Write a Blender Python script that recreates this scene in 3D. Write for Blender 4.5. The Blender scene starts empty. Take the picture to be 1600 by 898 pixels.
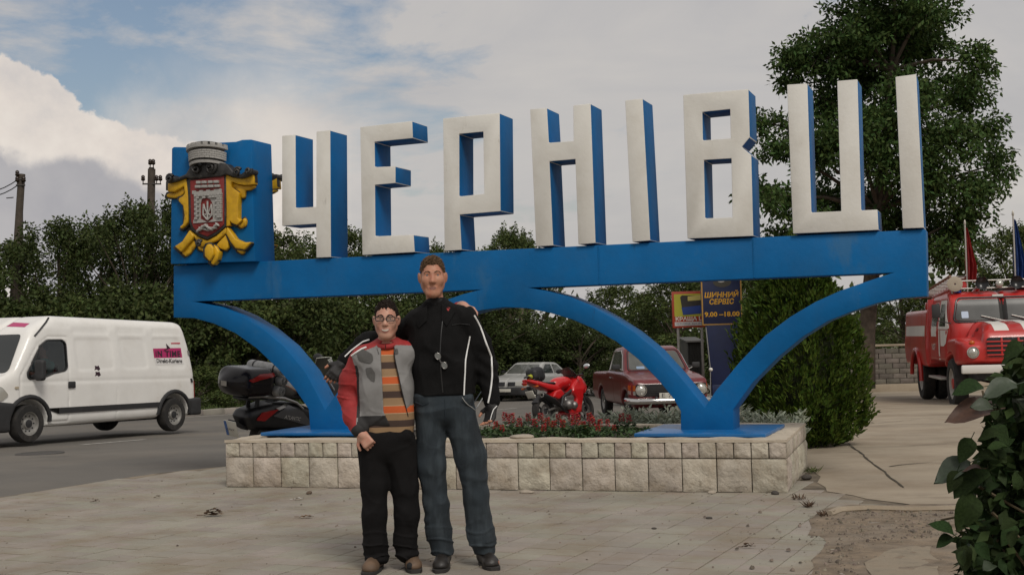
import bpy, bmesh, math, random
import numpy as np
from mathutils import Vector, Matrix, Euler

SC = bpy.context.scene
COL = SC.collection
R = math.radians

# ---------------------------------------------------------------- camera
CAM_H, FPX = 1.47, 1989.0
PITCH, ROLL = 0.03553, -0.02785
_r = np.array([1.0, 0, 0]); CF = np.array([0, math.cos(PITCH), math.sin(PITCH)]); _u = np.array([0, -math.sin(PITCH), math.cos(PITCH)])
CR = math.cos(ROLL) * _r + math.sin(ROLL) * _u
CU = -math.sin(ROLL) * _r + math.cos(ROLL) * _u
cam = bpy.data.cameras.new("camera"); camo = bpy.data.objects.new("camera", cam); COL.objects.link(camo)
M = Matrix.Identity(4)
for i in range(3):
    M[i][0], M[i][1], M[i][2] = CR[i], CU[i], -CF[i]
M[0][3], M[1][3], M[2][3] = 0, 0, CAM_H
camo.matrix_world = M
cam.sensor_width = 36; cam.lens = 36 * FPX / 1600
cam.clip_start = 0.1; cam.clip_end = 3000
SC.camera = camo

# ---------------------------------------------------------------- world: daylight sky under broken cloud
SUN_EL, SUN_AZ = R(47), R(158)        # azimuth clockwise from +Y (the sun is behind the camera, a little right)
world = bpy.data.worlds.new("World"); SC.world = world; world.use_nodes = True
nt = world.node_tree; nt.nodes.clear()
def N(t, **k):
    n = nt.nodes.new(t)
    for a, b in k.items():
        if a == 'inp':
            for i, v in b.items(): n.inputs[i].default_value = v
        else: setattr(n, a, b)
    return n
def L(a, b): nt.links.new(a, b)
def math_(op, a, b=None, clamp=False):
    n = N('ShaderNodeMath', operation=op, use_clamp=clamp)
    for i, v in enumerate((a, b)):
        if v is None: continue
        if isinstance(v, (int, float)): n.inputs[i].default_value = v
        else: L(v, n.inputs[i])
    return n.outputs[0]
def ramp_(fac, stops):
    n = N('ShaderNodeValToRGB'); cr = n.color_ramp
    while len(cr.elements) < len(stops): cr.elements.new(0.5)
    for e, (p, c) in zip(cr.elements, stops):
        e.position = p; e.color = c if len(c) == 4 else (*c, 1)
    L(fac, n.inputs[0]); return n.outputs[0]
def mix_(f, a, b):
    n = N('ShaderNodeMix', data_type='RGBA')
    for i, v in ((0, f), (6, a), (7, b)):
        if isinstance(v, (int, float, tuple)): n.inputs[i].default_value = v if not isinstance(v, tuple) else (*v, 1)
        else: L(v, n.inputs[i])
    return n.outputs[2]
tc = N('ShaderNodeTexCoord'); dirv = tc.outputs['Generated']
sky = N('ShaderNodeTexSky', sky_type='NISHITA', sun_disc=False, sun_elevation=SUN_EL, sun_rotation=SUN_AZ)
sky.air_density = 1.2; sky.dust_density = 2.0
blue = N('ShaderNodeMix', data_type='RGBA', blend_type='MULTIPLY', inp={0: 1.0}); L(sky.outputs[0], blue.inputs[6]); blue.inputs[7].default_value = (0.088, 0.083, 0.082, 1)
# clouds live on a flat layer: project the view direction on a plane overhead
sep = N('ShaderNodeSeparateXYZ'); L(dirv, sep.inputs[0])
zc = math_('MAXIMUM', math_('ADD', sep.outputs[2], 0.10), 0.03)
cmb = N('ShaderNodeCombineXYZ'); L(math_('DIVIDE', sep.outputs[0], zc), cmb.inputs[0]); L(math_('DIVIDE', sep.outputs[1], zc), cmb.inputs[1])
def noise_(vec, scale, detail=6, rough=0.55, dist=0.0):
    n = N('ShaderNodeTexNoise', inp={'Scale': scale, 'Detail': detail, 'Roughness': rough, 'Distortion': dist}); L(vec, n.inputs['Vector']); return n.outputs[0]
def rayd(x, y):
    d = CR * (x - 800) / FPX + CU * (449 - y) / FPX + CF
    return d / np.linalg.norm(d)
def lobe(px, py, r0, r1, warp=None):      # 1 inside, 0 outside a cone round a direction
    d = rayd(px, py)
    n = N('ShaderNodeVectorMath', operation='DISTANCE'); L(warp if warp else dirv, n.inputs[0]); n.inputs[1].default_value = tuple(d)
    m = N('ShaderNodeMapRange', interpolation_type='SMOOTHSTEP', inp={1: r0, 2: r1, 3: 1.0, 4: 0.0}); L(n.outputs['Value'], m.inputs[0]); return m.outputs[0]
n1 = noise_(cmb.outputs[0], 1.1, 7, 0.55, 0.3)
stv = N('ShaderNodeMapping', inp={'Scale': (5.5, 5.5, 15.0)}); L(dirv, stv.inputs[0])
n2 = noise_(stv.outputs[0], 1.3, 8, 0.62, 0.35)
gap = math_('MAXIMUM', lobe(150, 90, 0.05, 0.22), math_('MULTIPLY', lobe(560, 90, 0.02, 0.20), 0.62))
cover = math_('SUBTRACT', math_('ADD', math_('MULTIPLY', n1, 0.6), math_('ADD', math_('MULTIPLY', n2, 0.55), 0.10)), math_('MULTIPLY', gap, 0.255))
cfac = ramp_(cover, [(0.455, (0, 0, 0)), (0.575, (0.93, 0.93, 0.93))])
n3 = math_('ADD', math_('MULTIPLY', noise_(cmb.outputs[0], 0.7, 5, 0.6, 0.6), 0.45), math_('MULTIPLY', noise_(stv.outputs[0], 0.8, 6, 0.6, 0.5), 0.55))
deck = ramp_(n3, [(0.30, (0.44, 0.43, 0.44)), (0.5, (0.52, 0.50, 0.49)), (0.70, (0.60, 0.565, 0.53))])
# lower sky is warmer and brighter than overhead haze
base = mix_(cfac, blue.outputs[2], deck)
# big cumulus far off to the left of the view
nw = N('ShaderNodeTexNoise', inp={'Scale': 16.0, 'Detail': 8, 'Roughness': 0.58}); L(dirv, nw.inputs['Vector'])
wsub = N('ShaderNodeVectorMath', operation='SUBTRACT'); L(nw.outputs['Color'], wsub.inputs[0]); wsub.inputs[1].default_value = (0.5, 0.5, 0.5)
wsc = N('ShaderNodeVectorMath', operation='SCALE', inp={'Scale': 0.075}); L(wsub.outputs[0], wsc.inputs[0])
wad = N('ShaderNodeVectorMath', operation='ADD'); L(dirv, wad.inputs[0]); L(wsc.outputs[0], wad.inputs[1]); warp = wad.outputs[0]
cu = lobe(-40, 240, 0.077, 0.081, warp)
for (px, py, a) in ((70, 330, .078), (-160, 300, .13), (160, 330, .062), (-330, 330, .15), (260, 420, .10)):
    cu = math_('MAXIMUM', cu, lobe(px, py, a - 0.005, a, warp))
veil = math_('MAXIMUM', lobe(400, 290, 0.03, 0.13, warp), lobe(250, 250, 0.02, 0.08, warp))     # bright bank beside the cumulus
nv = noise_(dirv, 9.0, 7, 0.6)
vcol = ramp_(nv, [(0.3, (0.55, 0.53, 0.52)), (0.6, (0.74, 0.68, 0.62))])
base = mix_(math_('MULTIPLY', veil, 0.85), base, vcol)
lowc = N('ShaderNodeSeparateXYZ'); L(warp, lowc.inputs[0])
nd = noise_(dirv, 11.0, 7, 0.6)
shade = math_('ADD', math_('MULTIPLY', math_('SUBTRACT', lowc.outputs[2], 0.125), 9.0), math_('MULTIPLY', math_('SUBTRACT', nd, 0.5), 1.6))
cucol = ramp_(math_('MULTIPLY_ADD', nd, 1.0) if False else nd, [(0.30, (0.56, 0.53, 0.52)), (0.48, (0.74, 0.67, 0.61)), (0.66, (0.86, 0.79, 0.71))])
skycol = mix_(math_('MULTIPLY', cu, 0.95), base, cucol)
# shaded cumulus bellies drifting in front of it
lw = N('ShaderNodeVectorMath', operation='SCALE', inp={'Scale': 0.6}); L(wsc.outputs[0], lw.inputs[0])
lw2 = N('ShaderNodeVectorMath', operation='ADD'); L(dirv, lw2.inputs[0]); L(lw.outputs[0], lw2.inputs[1]); w2 = lw2.outputs[0]
gr_ = lobe(-60, 330, 0.050, 0.056, w2)
for (px, py, a) in ((70, 345, .052), (160, 380, .062), (240, 350, .036), (360, 345, .035), (-220, 330, .075), (310, 420, .06), (20, 300, .034), (-420, 360, .10)):
    gr_ = math_('MAXIMUM', gr_, lobe(px, py, a - 0.012, a, w2))
gcol = ramp_(noise_(dirv, 14.0, 6, 0.55), [(0.3, (0.345, 0.345, 0.375)), (0.7, (0.47, 0.455, 0.46))])
skycol = mix_(math_('MULTIPLY', gr_, 0.9), skycol, gcol)
bg = N('ShaderNodeBackground', inp={1: 1.0}); L(skycol, bg.inputs[0])
out = N('ShaderNodeOutputWorld'); L(bg.outputs[0], out.inputs[0])

# ---------------------------------------------------------------- sun through thin cloud
sd = bpy.data.lights.new("sun", 'SUN'); sd.energy = 1.9; sd.angle = R(20); sd.color = (1.0, 0.95, 0.87)
so = bpy.data.objects.new("sun", sd); COL.objects.link(so)
sv = Vector((math.sin(SUN_AZ) * math.cos(SUN_EL), math.cos(SUN_AZ) * math.cos(SUN_EL), math.sin(SUN_EL)))
so.rotation_euler = (-sv).to_track_quat('-Z', 'Y').to_euler(); so.location = sv * 60
SC.view_settings.view_transform = 'Standard'; SC.view_settings.look = 'None'
SC.view_settings.exposure = 0.0; SC.view_settings.gamma = 1.0
SC.cycles.max_bounces = 6; SC.cycles.transparent_max_bounces = 8
SC.cycles.use_denoising = True

# ---------------------------------------------------------------- helpers: where things stand
def ray(x, y): return CR * (x - 800) / FPX + CU * (449 - y) / FPX + CF
def gz(x, y):                      # the ground falls gently away beyond the paved square
    t = max(0.0, min(y, 70.0) - 15.0)
    return -0.031 * t * t / (t + 1.2)
def atz(x, y, z=0.0):
    d = ray(x, y); t = (z - CAM_H) / d[2]; return Vector(d * t) + Vector((0, 0, CAM_H))
def aty(x, y, Y):
    d = ray(x, y); return Vector(d * Y / d[1]) + Vector((0, 0, CAM_H))
def ong(x, y):                     # pixel -> point on the ground
    z = 0.0
    for _ in range(30):
        p = atz(x, y, z); z = 0.5 * z + 0.5 * gz(p.x, p.y)
    return p
TH = R(20.84)
SN = np.array([math.sin(TH), math.cos(TH), 0.0]); SU = np.array([math.cos(TH), -math.sin(TH), 0.0])
def onp(x, y, nd):                 # pixel -> (u, z) on the sign's plane at distance nd
    d = ray(x, y); t = nd / float(d @ SN); p = d * t
    return float(p @ SU), float(p[2] + CAM_H)

# ---------------------------------------------------------------- materials
def mat(name, col, rough=0.6, metal=0.0, var=0.0, vscale=6.0, bump=0.0, bscale=40.0, dirt=None, dscale=2.0, damt=0.0, coat=0.0, spec=None, island=0.0, trans=0.0, detail=5, coords='Object', vcol=None):
    m = bpy.data.materials.new(name); m.use_nodes = True
    t = m.node_tree; b = t.nodes['Principled BSDF']
    b.inputs['Roughness'].default_value = rough; b.inputs['Metallic'].default_value = metal
    if coat: b.inputs['Coat Weight'].default_value = coat; b.inputs['Coat Roughness'].default_value = 0.08
    if spec is not None: b.inputs['Specular IOR Level'].default_value = spec
    tcn = t.nodes.new('ShaderNodeTexCoord')
    cur = None
    def rgb(c): return (*c[:3], 1)
    b.inputs['Base Color'].default_value = rgb(col)
    def mixc(f, a, c, mode='MIX'):
        n = t.nodes.new('ShaderNodeMix'); n.data_type = 'RGBA'; n.blend_type = mode
        if isinstance(f, (int, float)): n.inputs[0].default_value = f
        else: t.links.new(f, n.inputs[0])
        for i, v in ((6, a), (7, c)):
            if isinstance(v, tuple): n.inputs[i].default_value = rgb(v)
            else: t.links.new(v, n.inputs[i])
        return n.outputs[2]
    def nz(sc, det=detail, ro=0.6):
        n = t.nodes.new('ShaderNodeTexNoise'); n.inputs['Scale'].default_value = sc; n.inputs['Detail'].default_value = det; n.inputs['Roughness'].default_value = ro
        if coords == 'Position':
            if not hasattr(nz, 'g'): nz.g = t.nodes.new('ShaderNodeNewGeometry')
            t.links.new(nz.g.outputs['Position'], n.inputs['Vector'])
        else: t.links.new(tcn.outputs[coords], n.inputs['Vector'])
        return n.outputs[0]
    def mr(s, a, c, lo, hi):
        n = t.nodes.new('ShaderNodeMapRange'); t.links.new(s, n.inputs[0])
        for i, v in ((1, a), (2, c), (3, lo), (4, hi)): n.inputs[i].default_value = v
        return n.outputs[0]
    cur = tuple(col[:3])
    if var:
        f = mr(nz(vscale), 0.3, 0.7, 0.0, 1.0)
        a = tuple(c * (1 - var) for c in col[:3]); c2 = vcol[:3] if vcol else tuple(min(1, c * (1 + var)) for c in col[:3])
        cur = mixc(f, a, tuple(c2))
    if island:
        g = t.nodes.new('ShaderNodeNewGeometry')
        hs = t.nodes.new('ShaderNodeHueSaturation'); oi = t.nodes.new('ShaderNodeObjectInfo'); ad = t.nodes.new('ShaderNodeMath'); ad.operation = 'ADD'
        t.links.new(g.outputs['Random Per Island'], ad.inputs[0]); t.links.new(oi.outputs['Random'], ad.inputs[1])
        fa = t.nodes.new('ShaderNodeMath'); fa.operation = 'FRACT'; t.links.new(ad.outputs[0], fa.inputs[0]); rnd = fa.outputs[0]
        t.links.new(mr(rnd, 0, 1, 1 - island, 1 + island), hs.inputs['Value'])
        mm = t.nodes.new('ShaderNodeMath'); mm.operation = 'MULTIPLY'; t.links.new(rnd, mm.inputs[0]); mm.inputs[1].default_value = 7.31
        fr = t.nodes.new('ShaderNodeMath'); fr.operation = 'FRACT'; t.links.new(mm.outputs[0], fr.inputs[0])
        t.links.new(mr(fr.outputs[0], 0, 1, 0.5 - 0.025, 0.5 + 0.025), hs.inputs['Hue'])
        if isinstance(cur, tuple): hs.inputs['Color'].default_value = rgb(cur)
        else: t.links.new(cur, hs.inputs['Color'])
        cur = hs.outputs[0]
    if damt and dirt:
        f = mr(nz(dscale, 8, 0.65), 0.45, 0.75, 0.0, damt)
        cur = mixc(f, cur, tuple(dirt))
    if not isinstance(cur, tuple): t.links.new(cur, b.inputs['Base Color'])
    if bump:
        bn = t.nodes.new('ShaderNodeBump'); bn.inputs['Strength'].default_value = min(1.0, bump); bn.inputs['Distance'].default_value = 0.01 * max(1.0, bump)
        t.links.new(nz(bscale, 6), bn.inputs['Height']); t.links.new(bn.outputs[0], b.inputs['Normal'])
    if trans:
        tr = t.nodes.new('ShaderNodeBsdfTranslucent'); ms = t.nodes.new('ShaderNodeMixShader'); ms.inputs[0].default_value = trans
        if isinstance(cur, tuple): tr.inputs[0].default_value = rgb(cur)
        else: t.links.new(cur, tr.inputs[0])
        o = t.nodes['Material Output']; t.links.new(b.outputs[0], ms.inputs[1]); t.links.new(tr.outputs[0], ms.inputs[2]); t.links.new(ms.outputs[0], o.inputs[0])
    return m

def scuff(m, col, scale, lo, hi, amt, coords='Position', stretch=(1, 1, 1), rough=None):      # worn marks with a shape of their own, over the base colour
    t = m.node_tree; b = t.nodes['Principled BSDF']; inp = b.inputs['Base Color']
    if coords == 'Position': src = t.nodes.new('ShaderNodeNewGeometry').outputs['Position']
    else: src = t.nodes.new('ShaderNodeTexCoord').outputs['Object']
    mp = t.nodes.new('ShaderNodeMapping'); mp.inputs['Scale'].default_value = stretch; t.links.new(src, mp.inputs[0])
    n = t.nodes.new('ShaderNodeTexNoise'); n.inputs['Scale'].default_value = scale; n.inputs['Detail'].default_value = 9; n.inputs['Roughness'].default_value = .68; t.links.new(mp.outputs[0], n.inputs['Vector'])
    r = t.nodes.new('ShaderNodeMapRange'); t.links.new(n.outputs[0], r.inputs[0])
    for i, v in ((1, lo), (2, hi), (3, 0.0), (4, amt)): r.inputs[i].default_value = v
    x = t.nodes.new('ShaderNodeMix'); x.data_type = 'RGBA'; t.links.new(r.outputs[0], x.inputs[0]); x.inputs[7].default_value = (*col, 1)
    if inp.is_linked: t.links.new(inp.links[0].from_socket, x.inputs[6])
    else: x.inputs[6].default_value = inp.default_value
    t.links.new(x.outputs[2], inp); return m
def see_glass(name, tint=.55, ior=1.5):
    m = bpy.data.materials.new(name); m.use_nodes = True; t = m.node_tree; t.nodes.clear(); o = t.nodes.new('ShaderNodeOutputMaterial')
    tr = t.nodes.new('ShaderNodeBsdfTransparent'); tr.inputs[0].default_value = (tint * .95, tint, tint, 1); gl_ = t.nodes.new('ShaderNodeBsdfGlossy'); gl_.inputs['Roughness'].default_value = .04; gl_.inputs[0].default_value = (.9, .95, .95, 1)
    fr_ = t.nodes.new('ShaderNodeFresnel'); fr_.inputs[0].default_value = ior; ad = t.nodes.new('ShaderNodeMath'); ad.operation = 'ADD'; ad.inputs[1].default_value = .03; mx = t.nodes.new('ShaderNodeMixShader')
    t.links.new(fr_.outputs[0], ad.inputs[0]); t.links.new(ad.outputs[0], mx.inputs[0]); t.links.new(tr.outputs[0], mx.inputs[1]); t.links.new(gl_.outputs[0], mx.inputs[2]); t.links.new(mx.outputs[0], o.inputs[0]); return m
# ---------------------------------------------------------------- objects
def tag(o, label=None, cat=None, group=None, kind=None):
    if label: o['label'] = label
    if cat: o['category'] = cat
    if group: o['group'] = group
    if kind: o['kind'] = kind
    return o
def thing(name, label, cat, loc=(0, 0, 0), rz=0.0, group=None):
    o = bpy.data.objects.new(name, None); COL.objects.link(o); o.empty_display_size = 0.2
    o.location = loc; o.rotation_euler = (0, 0, rz); return tag(o, label, cat, group)
def copy_tree(o, parent=None):
    c = o.copy(); COL.objects.link(c)
    if parent is not None: c.parent = parent
    for ch in o.children: copy_tree(ch, c)
    return c
def link(name, me, mats, parent=None):
    if not isinstance(mats, (list, tuple)): mats = [mats]
    for m in mats: me.materials.append(m)
    o = bpy.data.objects.new(name, me); COL.objects.link(o)
    if parent is not None: o.parent = parent
    return o

class MB:
    def __init__(s): s.v = []; s.f = []; s.m = []
    def add(s, vs, fs, mi=0):
        k = len(s.v); s.v += [tuple(map(float, p)) for p in vs]; s.f += [tuple(i + k for i in f) for f in fs]; s.m += [mi] * len(fs); return s
    def box(s, c, size, rot=None, mi=0):
        h = [x / 2 for x in size]
        vs = [Vector((sx * h[0], sy * h[1], sz * h[2])) for sx in (-1, 1) for sy in (-1, 1) for sz in (-1, 1)]
        if rot is not None:
            rm = rot if isinstance(rot, Matrix) else Euler(rot).to_matrix()
            vs = [rm @ v for v in vs]
        c = Vector(c)
        return s.add([v + c for v in vs], [(0, 1, 3, 2), (4, 6, 7, 5), (0, 4, 5, 1), (2, 3, 7, 6), (0, 2, 6, 4), (1, 5, 7, 3)], mi)
    def tube(s, pts, r, n=8, mi=0, cap=True, flat=1.0):
        pts = [Vector(p) for p in pts]; rs = r if isinstance(r, (list, tuple)) else [r] * len(pts)
        vs = []; up = None
        for i, p in enumerate(pts):
            d = (pts[min(i + 1, len(pts) - 1)] - pts[max(i - 1, 0)]).normalized()
            if up is None: up = Vector((0, 0, 1)) if abs(d.z) < 0.9 else Vector((1, 0, 0))
            a = d.cross(up)
            if a.length < 1e-4: a = d.cross(Vector((0.3, 1, 0.2)))
            a.normalize(); b = a.cross(d).normalized(); up = b
            for k in range(n):
                t = 2 * math.pi * k / n
                vs.append(p + a * math.cos(t) * rs[i] + b * math.sin(t) * rs[i] * flat)
        fs = [(i * n + k, i * n + (k + 1) % n, (i + 1) * n + (k + 1) % n, (i + 1) * n + k) for i in range(len(pts) - 1) for k in range(n)]
        if cap: fs += [tuple(range(n))[::-1], tuple(range((len(pts) - 1) * n, len(pts) * n))]
        return s.add(vs, fs, mi)
    def lathe(s, prof, n=24, o=(0, 0, 0), axis='z', mi=0, cap=False):
        vs = []; o = Vector(o)
        for (r, z) in prof:
            for k in range(n):
                t = 2 * math.pi * k / n; x, y = r * math.cos(t), r * math.sin(t)
                vs.append(o + Vector({'z': (x, y, z), 'y': (x, z, -y), 'x': (z, x, y)}[axis]))
        fs = [(i * n + k, i * n + (k + 1) % n, (i + 1) * n + (k + 1) % n, (i + 1) * n + k) for i in range(len(prof) - 1) for k in range(n)]
        if cap: fs += [tuple(range(n))[::-1], tuple(range((len(prof) - 1) * n, len(prof) * n))]
        return s.add(vs, fs, mi)
    def prism(s, loops, o, ux, uy, ext, mi=0, side=None):   # loops: 2-D outlines (first outer, rest holes); ext: extrusion vector
        if not isinstance(loops[0][0], (list, tuple)): loops = [loops]
        o, ux, uy, ext = Vector(o), Vector(ux), Vector(uy), Vector(ext)
        side = mi if side is None else side
        bm = bmesh.new(); es = []; k = 0; idx = []
        for lp in loops:
            vs = [bm.verts.new((p[0], p[1], 0)) for p in lp]
            for i in range(len(vs)): es.append(bm.edges.new((vs[i], vs[(i + 1) % len(vs)])))
        bm.verts.index_update()
        bmesh.ops.triangle_fill(bm, edges=es, use_beauty=True, use_dissolve=False)
        bm.verts.index_update()
        vs = [v.co.copy() for v in bm.verts]; n = len(vs)
        P0 = [o + ux * v.x + uy * v.y for v in vs]; P1 = [p + ext for p in P0]
        tri = [tuple(v.index for v in f.verts) for f in bm.faces]
        bm.free()
        flip = ux.cross(uy).dot(ext) > 0
        t0 = []
        for t in tri:
            a, b, c = (vs[i] for i in t); ccw = (b - a).cross(c - a).z > 0
            t0.append(t if ccw != flip else t[::-1])
        s.add(P0 + P1, t0 + [tuple(i + n for i in t[::-1]) for t in t0], mi)
        base = len(s.v) - 2 * n; q = 0; sf = []
        for li, lp in enumerate(loops):
            area = sum(lp[i][0] * lp[(i + 1) % len(lp)][1] - lp[(i + 1) % len(lp)][0] * lp[i][1] for i in range(len(lp)))
            m_ = len(lp)
            for i in range(m_):
                a, b = q + i, q + (i + 1) % m_
                f = (a, b, b + n, a + n)
                if ((area > 0) != (li == 0)) != (not flip): f = f[::-1]
                sf.append(tuple(base + j for j in f))
            q += m_
        s.f += sf; s.m += [side] * len(sf); return s
    def ell(s, c, r, n=12, mi=0, rot=None):
        c = Vector(c); vs = []; m_ = max(4, n // 2)
        for i in range(m_ + 1):
            a = math.pi * i / m_
            for k in range(n):
                t = 2 * math.pi * k / n
                p = Vector((math.sin(a) * math.cos(t) * r[0], math.sin(a) * math.sin(t) * r[1], math.cos(a) * r[2]))
                if rot is not None: p = (rot if isinstance(rot, Matrix) else Euler(rot).to_matrix()) @ p
                vs.append(c + p)
        fs = [(i * n + k, (i + 1) * n + k, (i + 1) * n + (k + 1) % n, i * n + (k + 1) % n) for i in range(m_) for k in range(n)]
        return s.add(vs, fs, mi)
    def loft(s, rings, mi=0, cap=True, closed=True):
        n = len(rings[0]); vs = [p for r in rings for p in r]
        kk = n if closed else n - 1
        fs = [(i * n + k, i * n + (k + 1) % n, (i + 1) * n + (k + 1) % n, (i + 1) * n + k) for i in range(len(rings) - 1) for k in range(kk)]
        if cap: fs += [tuple(range(n))[::-1], tuple(range((len(rings) - 1) * n, len(rings) * n))]
        return s.add(vs, fs, mi)
    def mesh(s, name, smooth=35, bevel=0.0, seg=2, fix=True):
        me = bpy.data.meshes.new(name); me.from_pydata(s.v, [], s.f)
        me.polygons.foreach_set('material_index', s.m)
        if fix or bevel:
            bm = bmesh.new(); bm.from_mesh(me)
            if bevel:
                bmesh.ops.remove_doubles(bm, verts=bm.verts, dist=1e-5)
            bmesh.ops.recalc_face_normals(bm, faces=bm.faces)
            if bevel:
                ed = [e for e in bm.edges if len(e.link_faces) == 2 and e.calc_face_angle(0) > R(28)]
                bmesh.ops.bevel(bm, geom=ed, offset=bevel, segments=seg, profile=0.5, affect='EDGES', clamp_overlap=True)
            bm.to_mesh(me); bm.free()
        if smooth:
            me.shade_smooth(); me.set_sharp_from_angle(angle=R(smooth))
        return me
    def build(s, name, mats, parent=None, **k):
        return link(name, s.mesh(name, **k), mats, parent)

# ---------------------------------------------------------------- smooth solids: distance fields meshed by surface nets
def V3(P): return P[..., 0], P[..., 1], P[..., 2]
def s_ell(P, c, r, rot=None):
    q = P - np.array(c)
    if rot is not None: q = q @ np.array(Euler(rot).to_matrix())
    r = np.array(r, float); k0 = np.linalg.norm(q / r, axis=-1); k1 = np.linalg.norm(q / (r * r), axis=-1)
    return k0 * (k0 - 1) / np.maximum(k1, 1e-9)
def s_cap(P, a, b, ra, rb=None, flat=None):
    a, b = np.array(a, float), np.array(b, float); rb = ra if rb is None else rb
    if flat is not None:          # flat: scale y so limbs get oval sections
        sc = np.array([1, 1 / flat, 1]); P = P * sc; a, b = a * sc, b * sc
    pa = P - a; ba = b - a; h = np.clip((pa @ ba) / (ba @ ba), 0, 1)
    return np.linalg.norm(pa - h[..., None] * ba, axis=-1) - (ra + (rb - ra) * h)
def s_box(P, c, half, r=0.0, rot=None):
    q = P - np.array(c)
    if rot is not None: q = q @ np.array(Euler(rot).to_matrix())
    q = np.abs(q) - (np.array(half) - r)
    return np.linalg.norm(np.maximum(q, 0), axis=-1) + np.minimum(q.max(axis=-1), 0) - r
def s_poly(x, y, pts):
    pts = np.array(pts, float); d = np.full(x.shape, 1e9); sg = np.ones(x.shape)
    n = len(pts)
    for i in range(n):
        a, b = pts[i], pts[i - 1]
        ex, ey = b[0] - a[0], b[1] - a[1]; wx, wy = x - a[0], y - a[1]
        h = np.clip((wx * ex + wy * ey) / (ex * ex + ey * ey + 1e-12), 0, 1)
        d = np.minimum(d, (wx - ex * h) ** 2 + (wy - ey * h) ** 2)
        c1, c2, c3 = y >= a[1], y < b[1], ex * wy > ey * wx
        fl = (c1 & c2 & c3) | (~c1 & ~c2 & ~c3); sg = np.where(fl, -sg, sg)
    return sg * np.sqrt(d)
def s_cyl(P, c, axis, r, h):
    q = P - np.array(c); i = 'xyz'.index(axis); o = [j for j in range(3) if j != i]
    d = np.hypot(q[..., o[0]], q[..., o[1]]) - r
    return np.maximum(d, np.abs(q[..., i]) - h)
def smin(a, b, k):
    h = np.maximum(k - np.abs(a - b), 0) / k; return np.minimum(a, b) - h * h * k * 0.25
def smax(a, b, k): return -smin(-a, -b, k)
def wob(P, sc, seed=0, n=5):       # cheap smooth noise, about -1..1
    rng = np.random.RandomState(seed); o = 0
    for i in range(n):
        k = rng.normal(size=3); k *= sc * (0.6 + 0.8 * rng.rand()) / np.linalg.norm(k)
        o = o + np.sin(P @ k + rng.rand() * 6.28 + 1.3 * np.sin(P @ np.roll(k, 1) * 0.6 + i))
    return o / n
def nets(f, lo, hi, h):
    lo, hi = np.array(lo, float), np.array(hi, float)
    B = 6
    n = np.ceil((hi - lo) / h / B).astype(int) * B
    D = np.full(tuple(n + 1), 1.0, np.float32)
    nb = n // B
    cx = [lo[i] + (np.arange(nb[i]) + 0.5) * B * h for i in range(3)]
    G = np.stack(np.meshgrid(*cx, indexing='ij'), -1).reshape(-1, 3)
    dc = f(G); D0 = np.repeat(np.repeat(np.repeat(np.sign(dc).reshape(tuple(nb)), B, 0), B, 1), B, 2)
    D[:-1, :-1, :-1] = D0
    D[-1, :, :] = 1; D[:, -1, :] = 1; D[:, :, -1] = 1
    keep = np.abs(dc) < B * h * 0.87 * 1.7 + 2 * h
    bi = np.stack(np.unravel_index(np.nonzero(keep)[0], tuple(nb)), -1)
    k = np.arange(B + 1); off = np.stack(np.meshgrid(k, k, k, indexing='ij'), -1).reshape(-1, 3)
    for s in range(0, len(bi), 1500):
        ii = (bi[s:s + 1500, None, :] * B + off[None]).reshape(-1, 3)
        D[ii[:, 0], ii[:, 1], ii[:, 2]] = f(lo + ii * h)
    ins = D < 0
    c = [(0, 0, 0), (1, 0, 0), (0, 1, 0), (1, 1, 0), (0, 0, 1), (1, 0, 1), (0, 1, 1), (1, 1, 1)]
    def sh(A, o): return A[o[0]:A.shape[0] - 1 + o[0], o[1]:A.shape[1] - 1 + o[1], o[2]:A.shape[2] - 1 + o[2]]
    cnt = sum(sh(ins, o).astype(np.int8) for o in c)
    act = (cnt > 0) & (cnt < 8); ai = np.argwhere(act)
    vals = np.stack([D[ai[:, 0] + o[0], ai[:, 1] + o[1], ai[:, 2] + o[2]] for o in c], -1)
    acc = np.zeros((len(ai), 3)); num = np.zeros(len(ai))
    for i in range(8):
        for j in range(i + 1, 8):
            if sum(abs(c[i][q] - c[j][q]) for q in range(3)) != 1: continue
            a, b = vals[:, i], vals[:, j]; m = (a < 0) != (b < 0)
            t = np.where(m, a / np.where(m, a - b, 1), 0)
            p = np.array(c[i]) + t[:, None] * (np.array(c[j]) - np.array(c[i]))
            acc[m] += p[m]; num[m] += 1
    verts = lo + (ai + acc / num[:, None]) * h
    ID = np.full(act.shape, -1, np.int64); ID[ai[:, 0], ai[:, 1], ai[:, 2]] = np.arange(len(ai))
    faces = []
    for ax in range(3):
        u, v = (ax + 1) % 3, (ax + 2) % 3
        s0 = [slice(None)] * 3; s1 = [slice(None)] * 3; s0[ax] = slice(0, -1); s1[ax] = slice(1, None)
        a, b = ins[tuple(s0)], ins[tuple(s1)]
        e = np.argwhere(a != b); e = e[(e[:, u] > 0) & (e[:, v] > 0) & (e[:, u] < ins.shape[u] - 1) & (e[:, v] < ins.shape[v] - 1)]
        fl = a[e[:, 0], e[:, 1], e[:, 2]]
        def idx(du, dv):
            q = e.copy(); q[:, u] -= du; q[:, v] -= dv; return ID[q[:, 0], q[:, 1], q[:, 2]]
        qd = np.stack([idx(1, 1), idx(0, 1), idx(0, 0), idx(1, 0)], -1)
        qd[~fl] = qd[~fl][:, ::-1]; faces.append(qd)
    F = np.concatenate(faces); F = F[(F >= 0).all(1)]
    return verts, F
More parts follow.
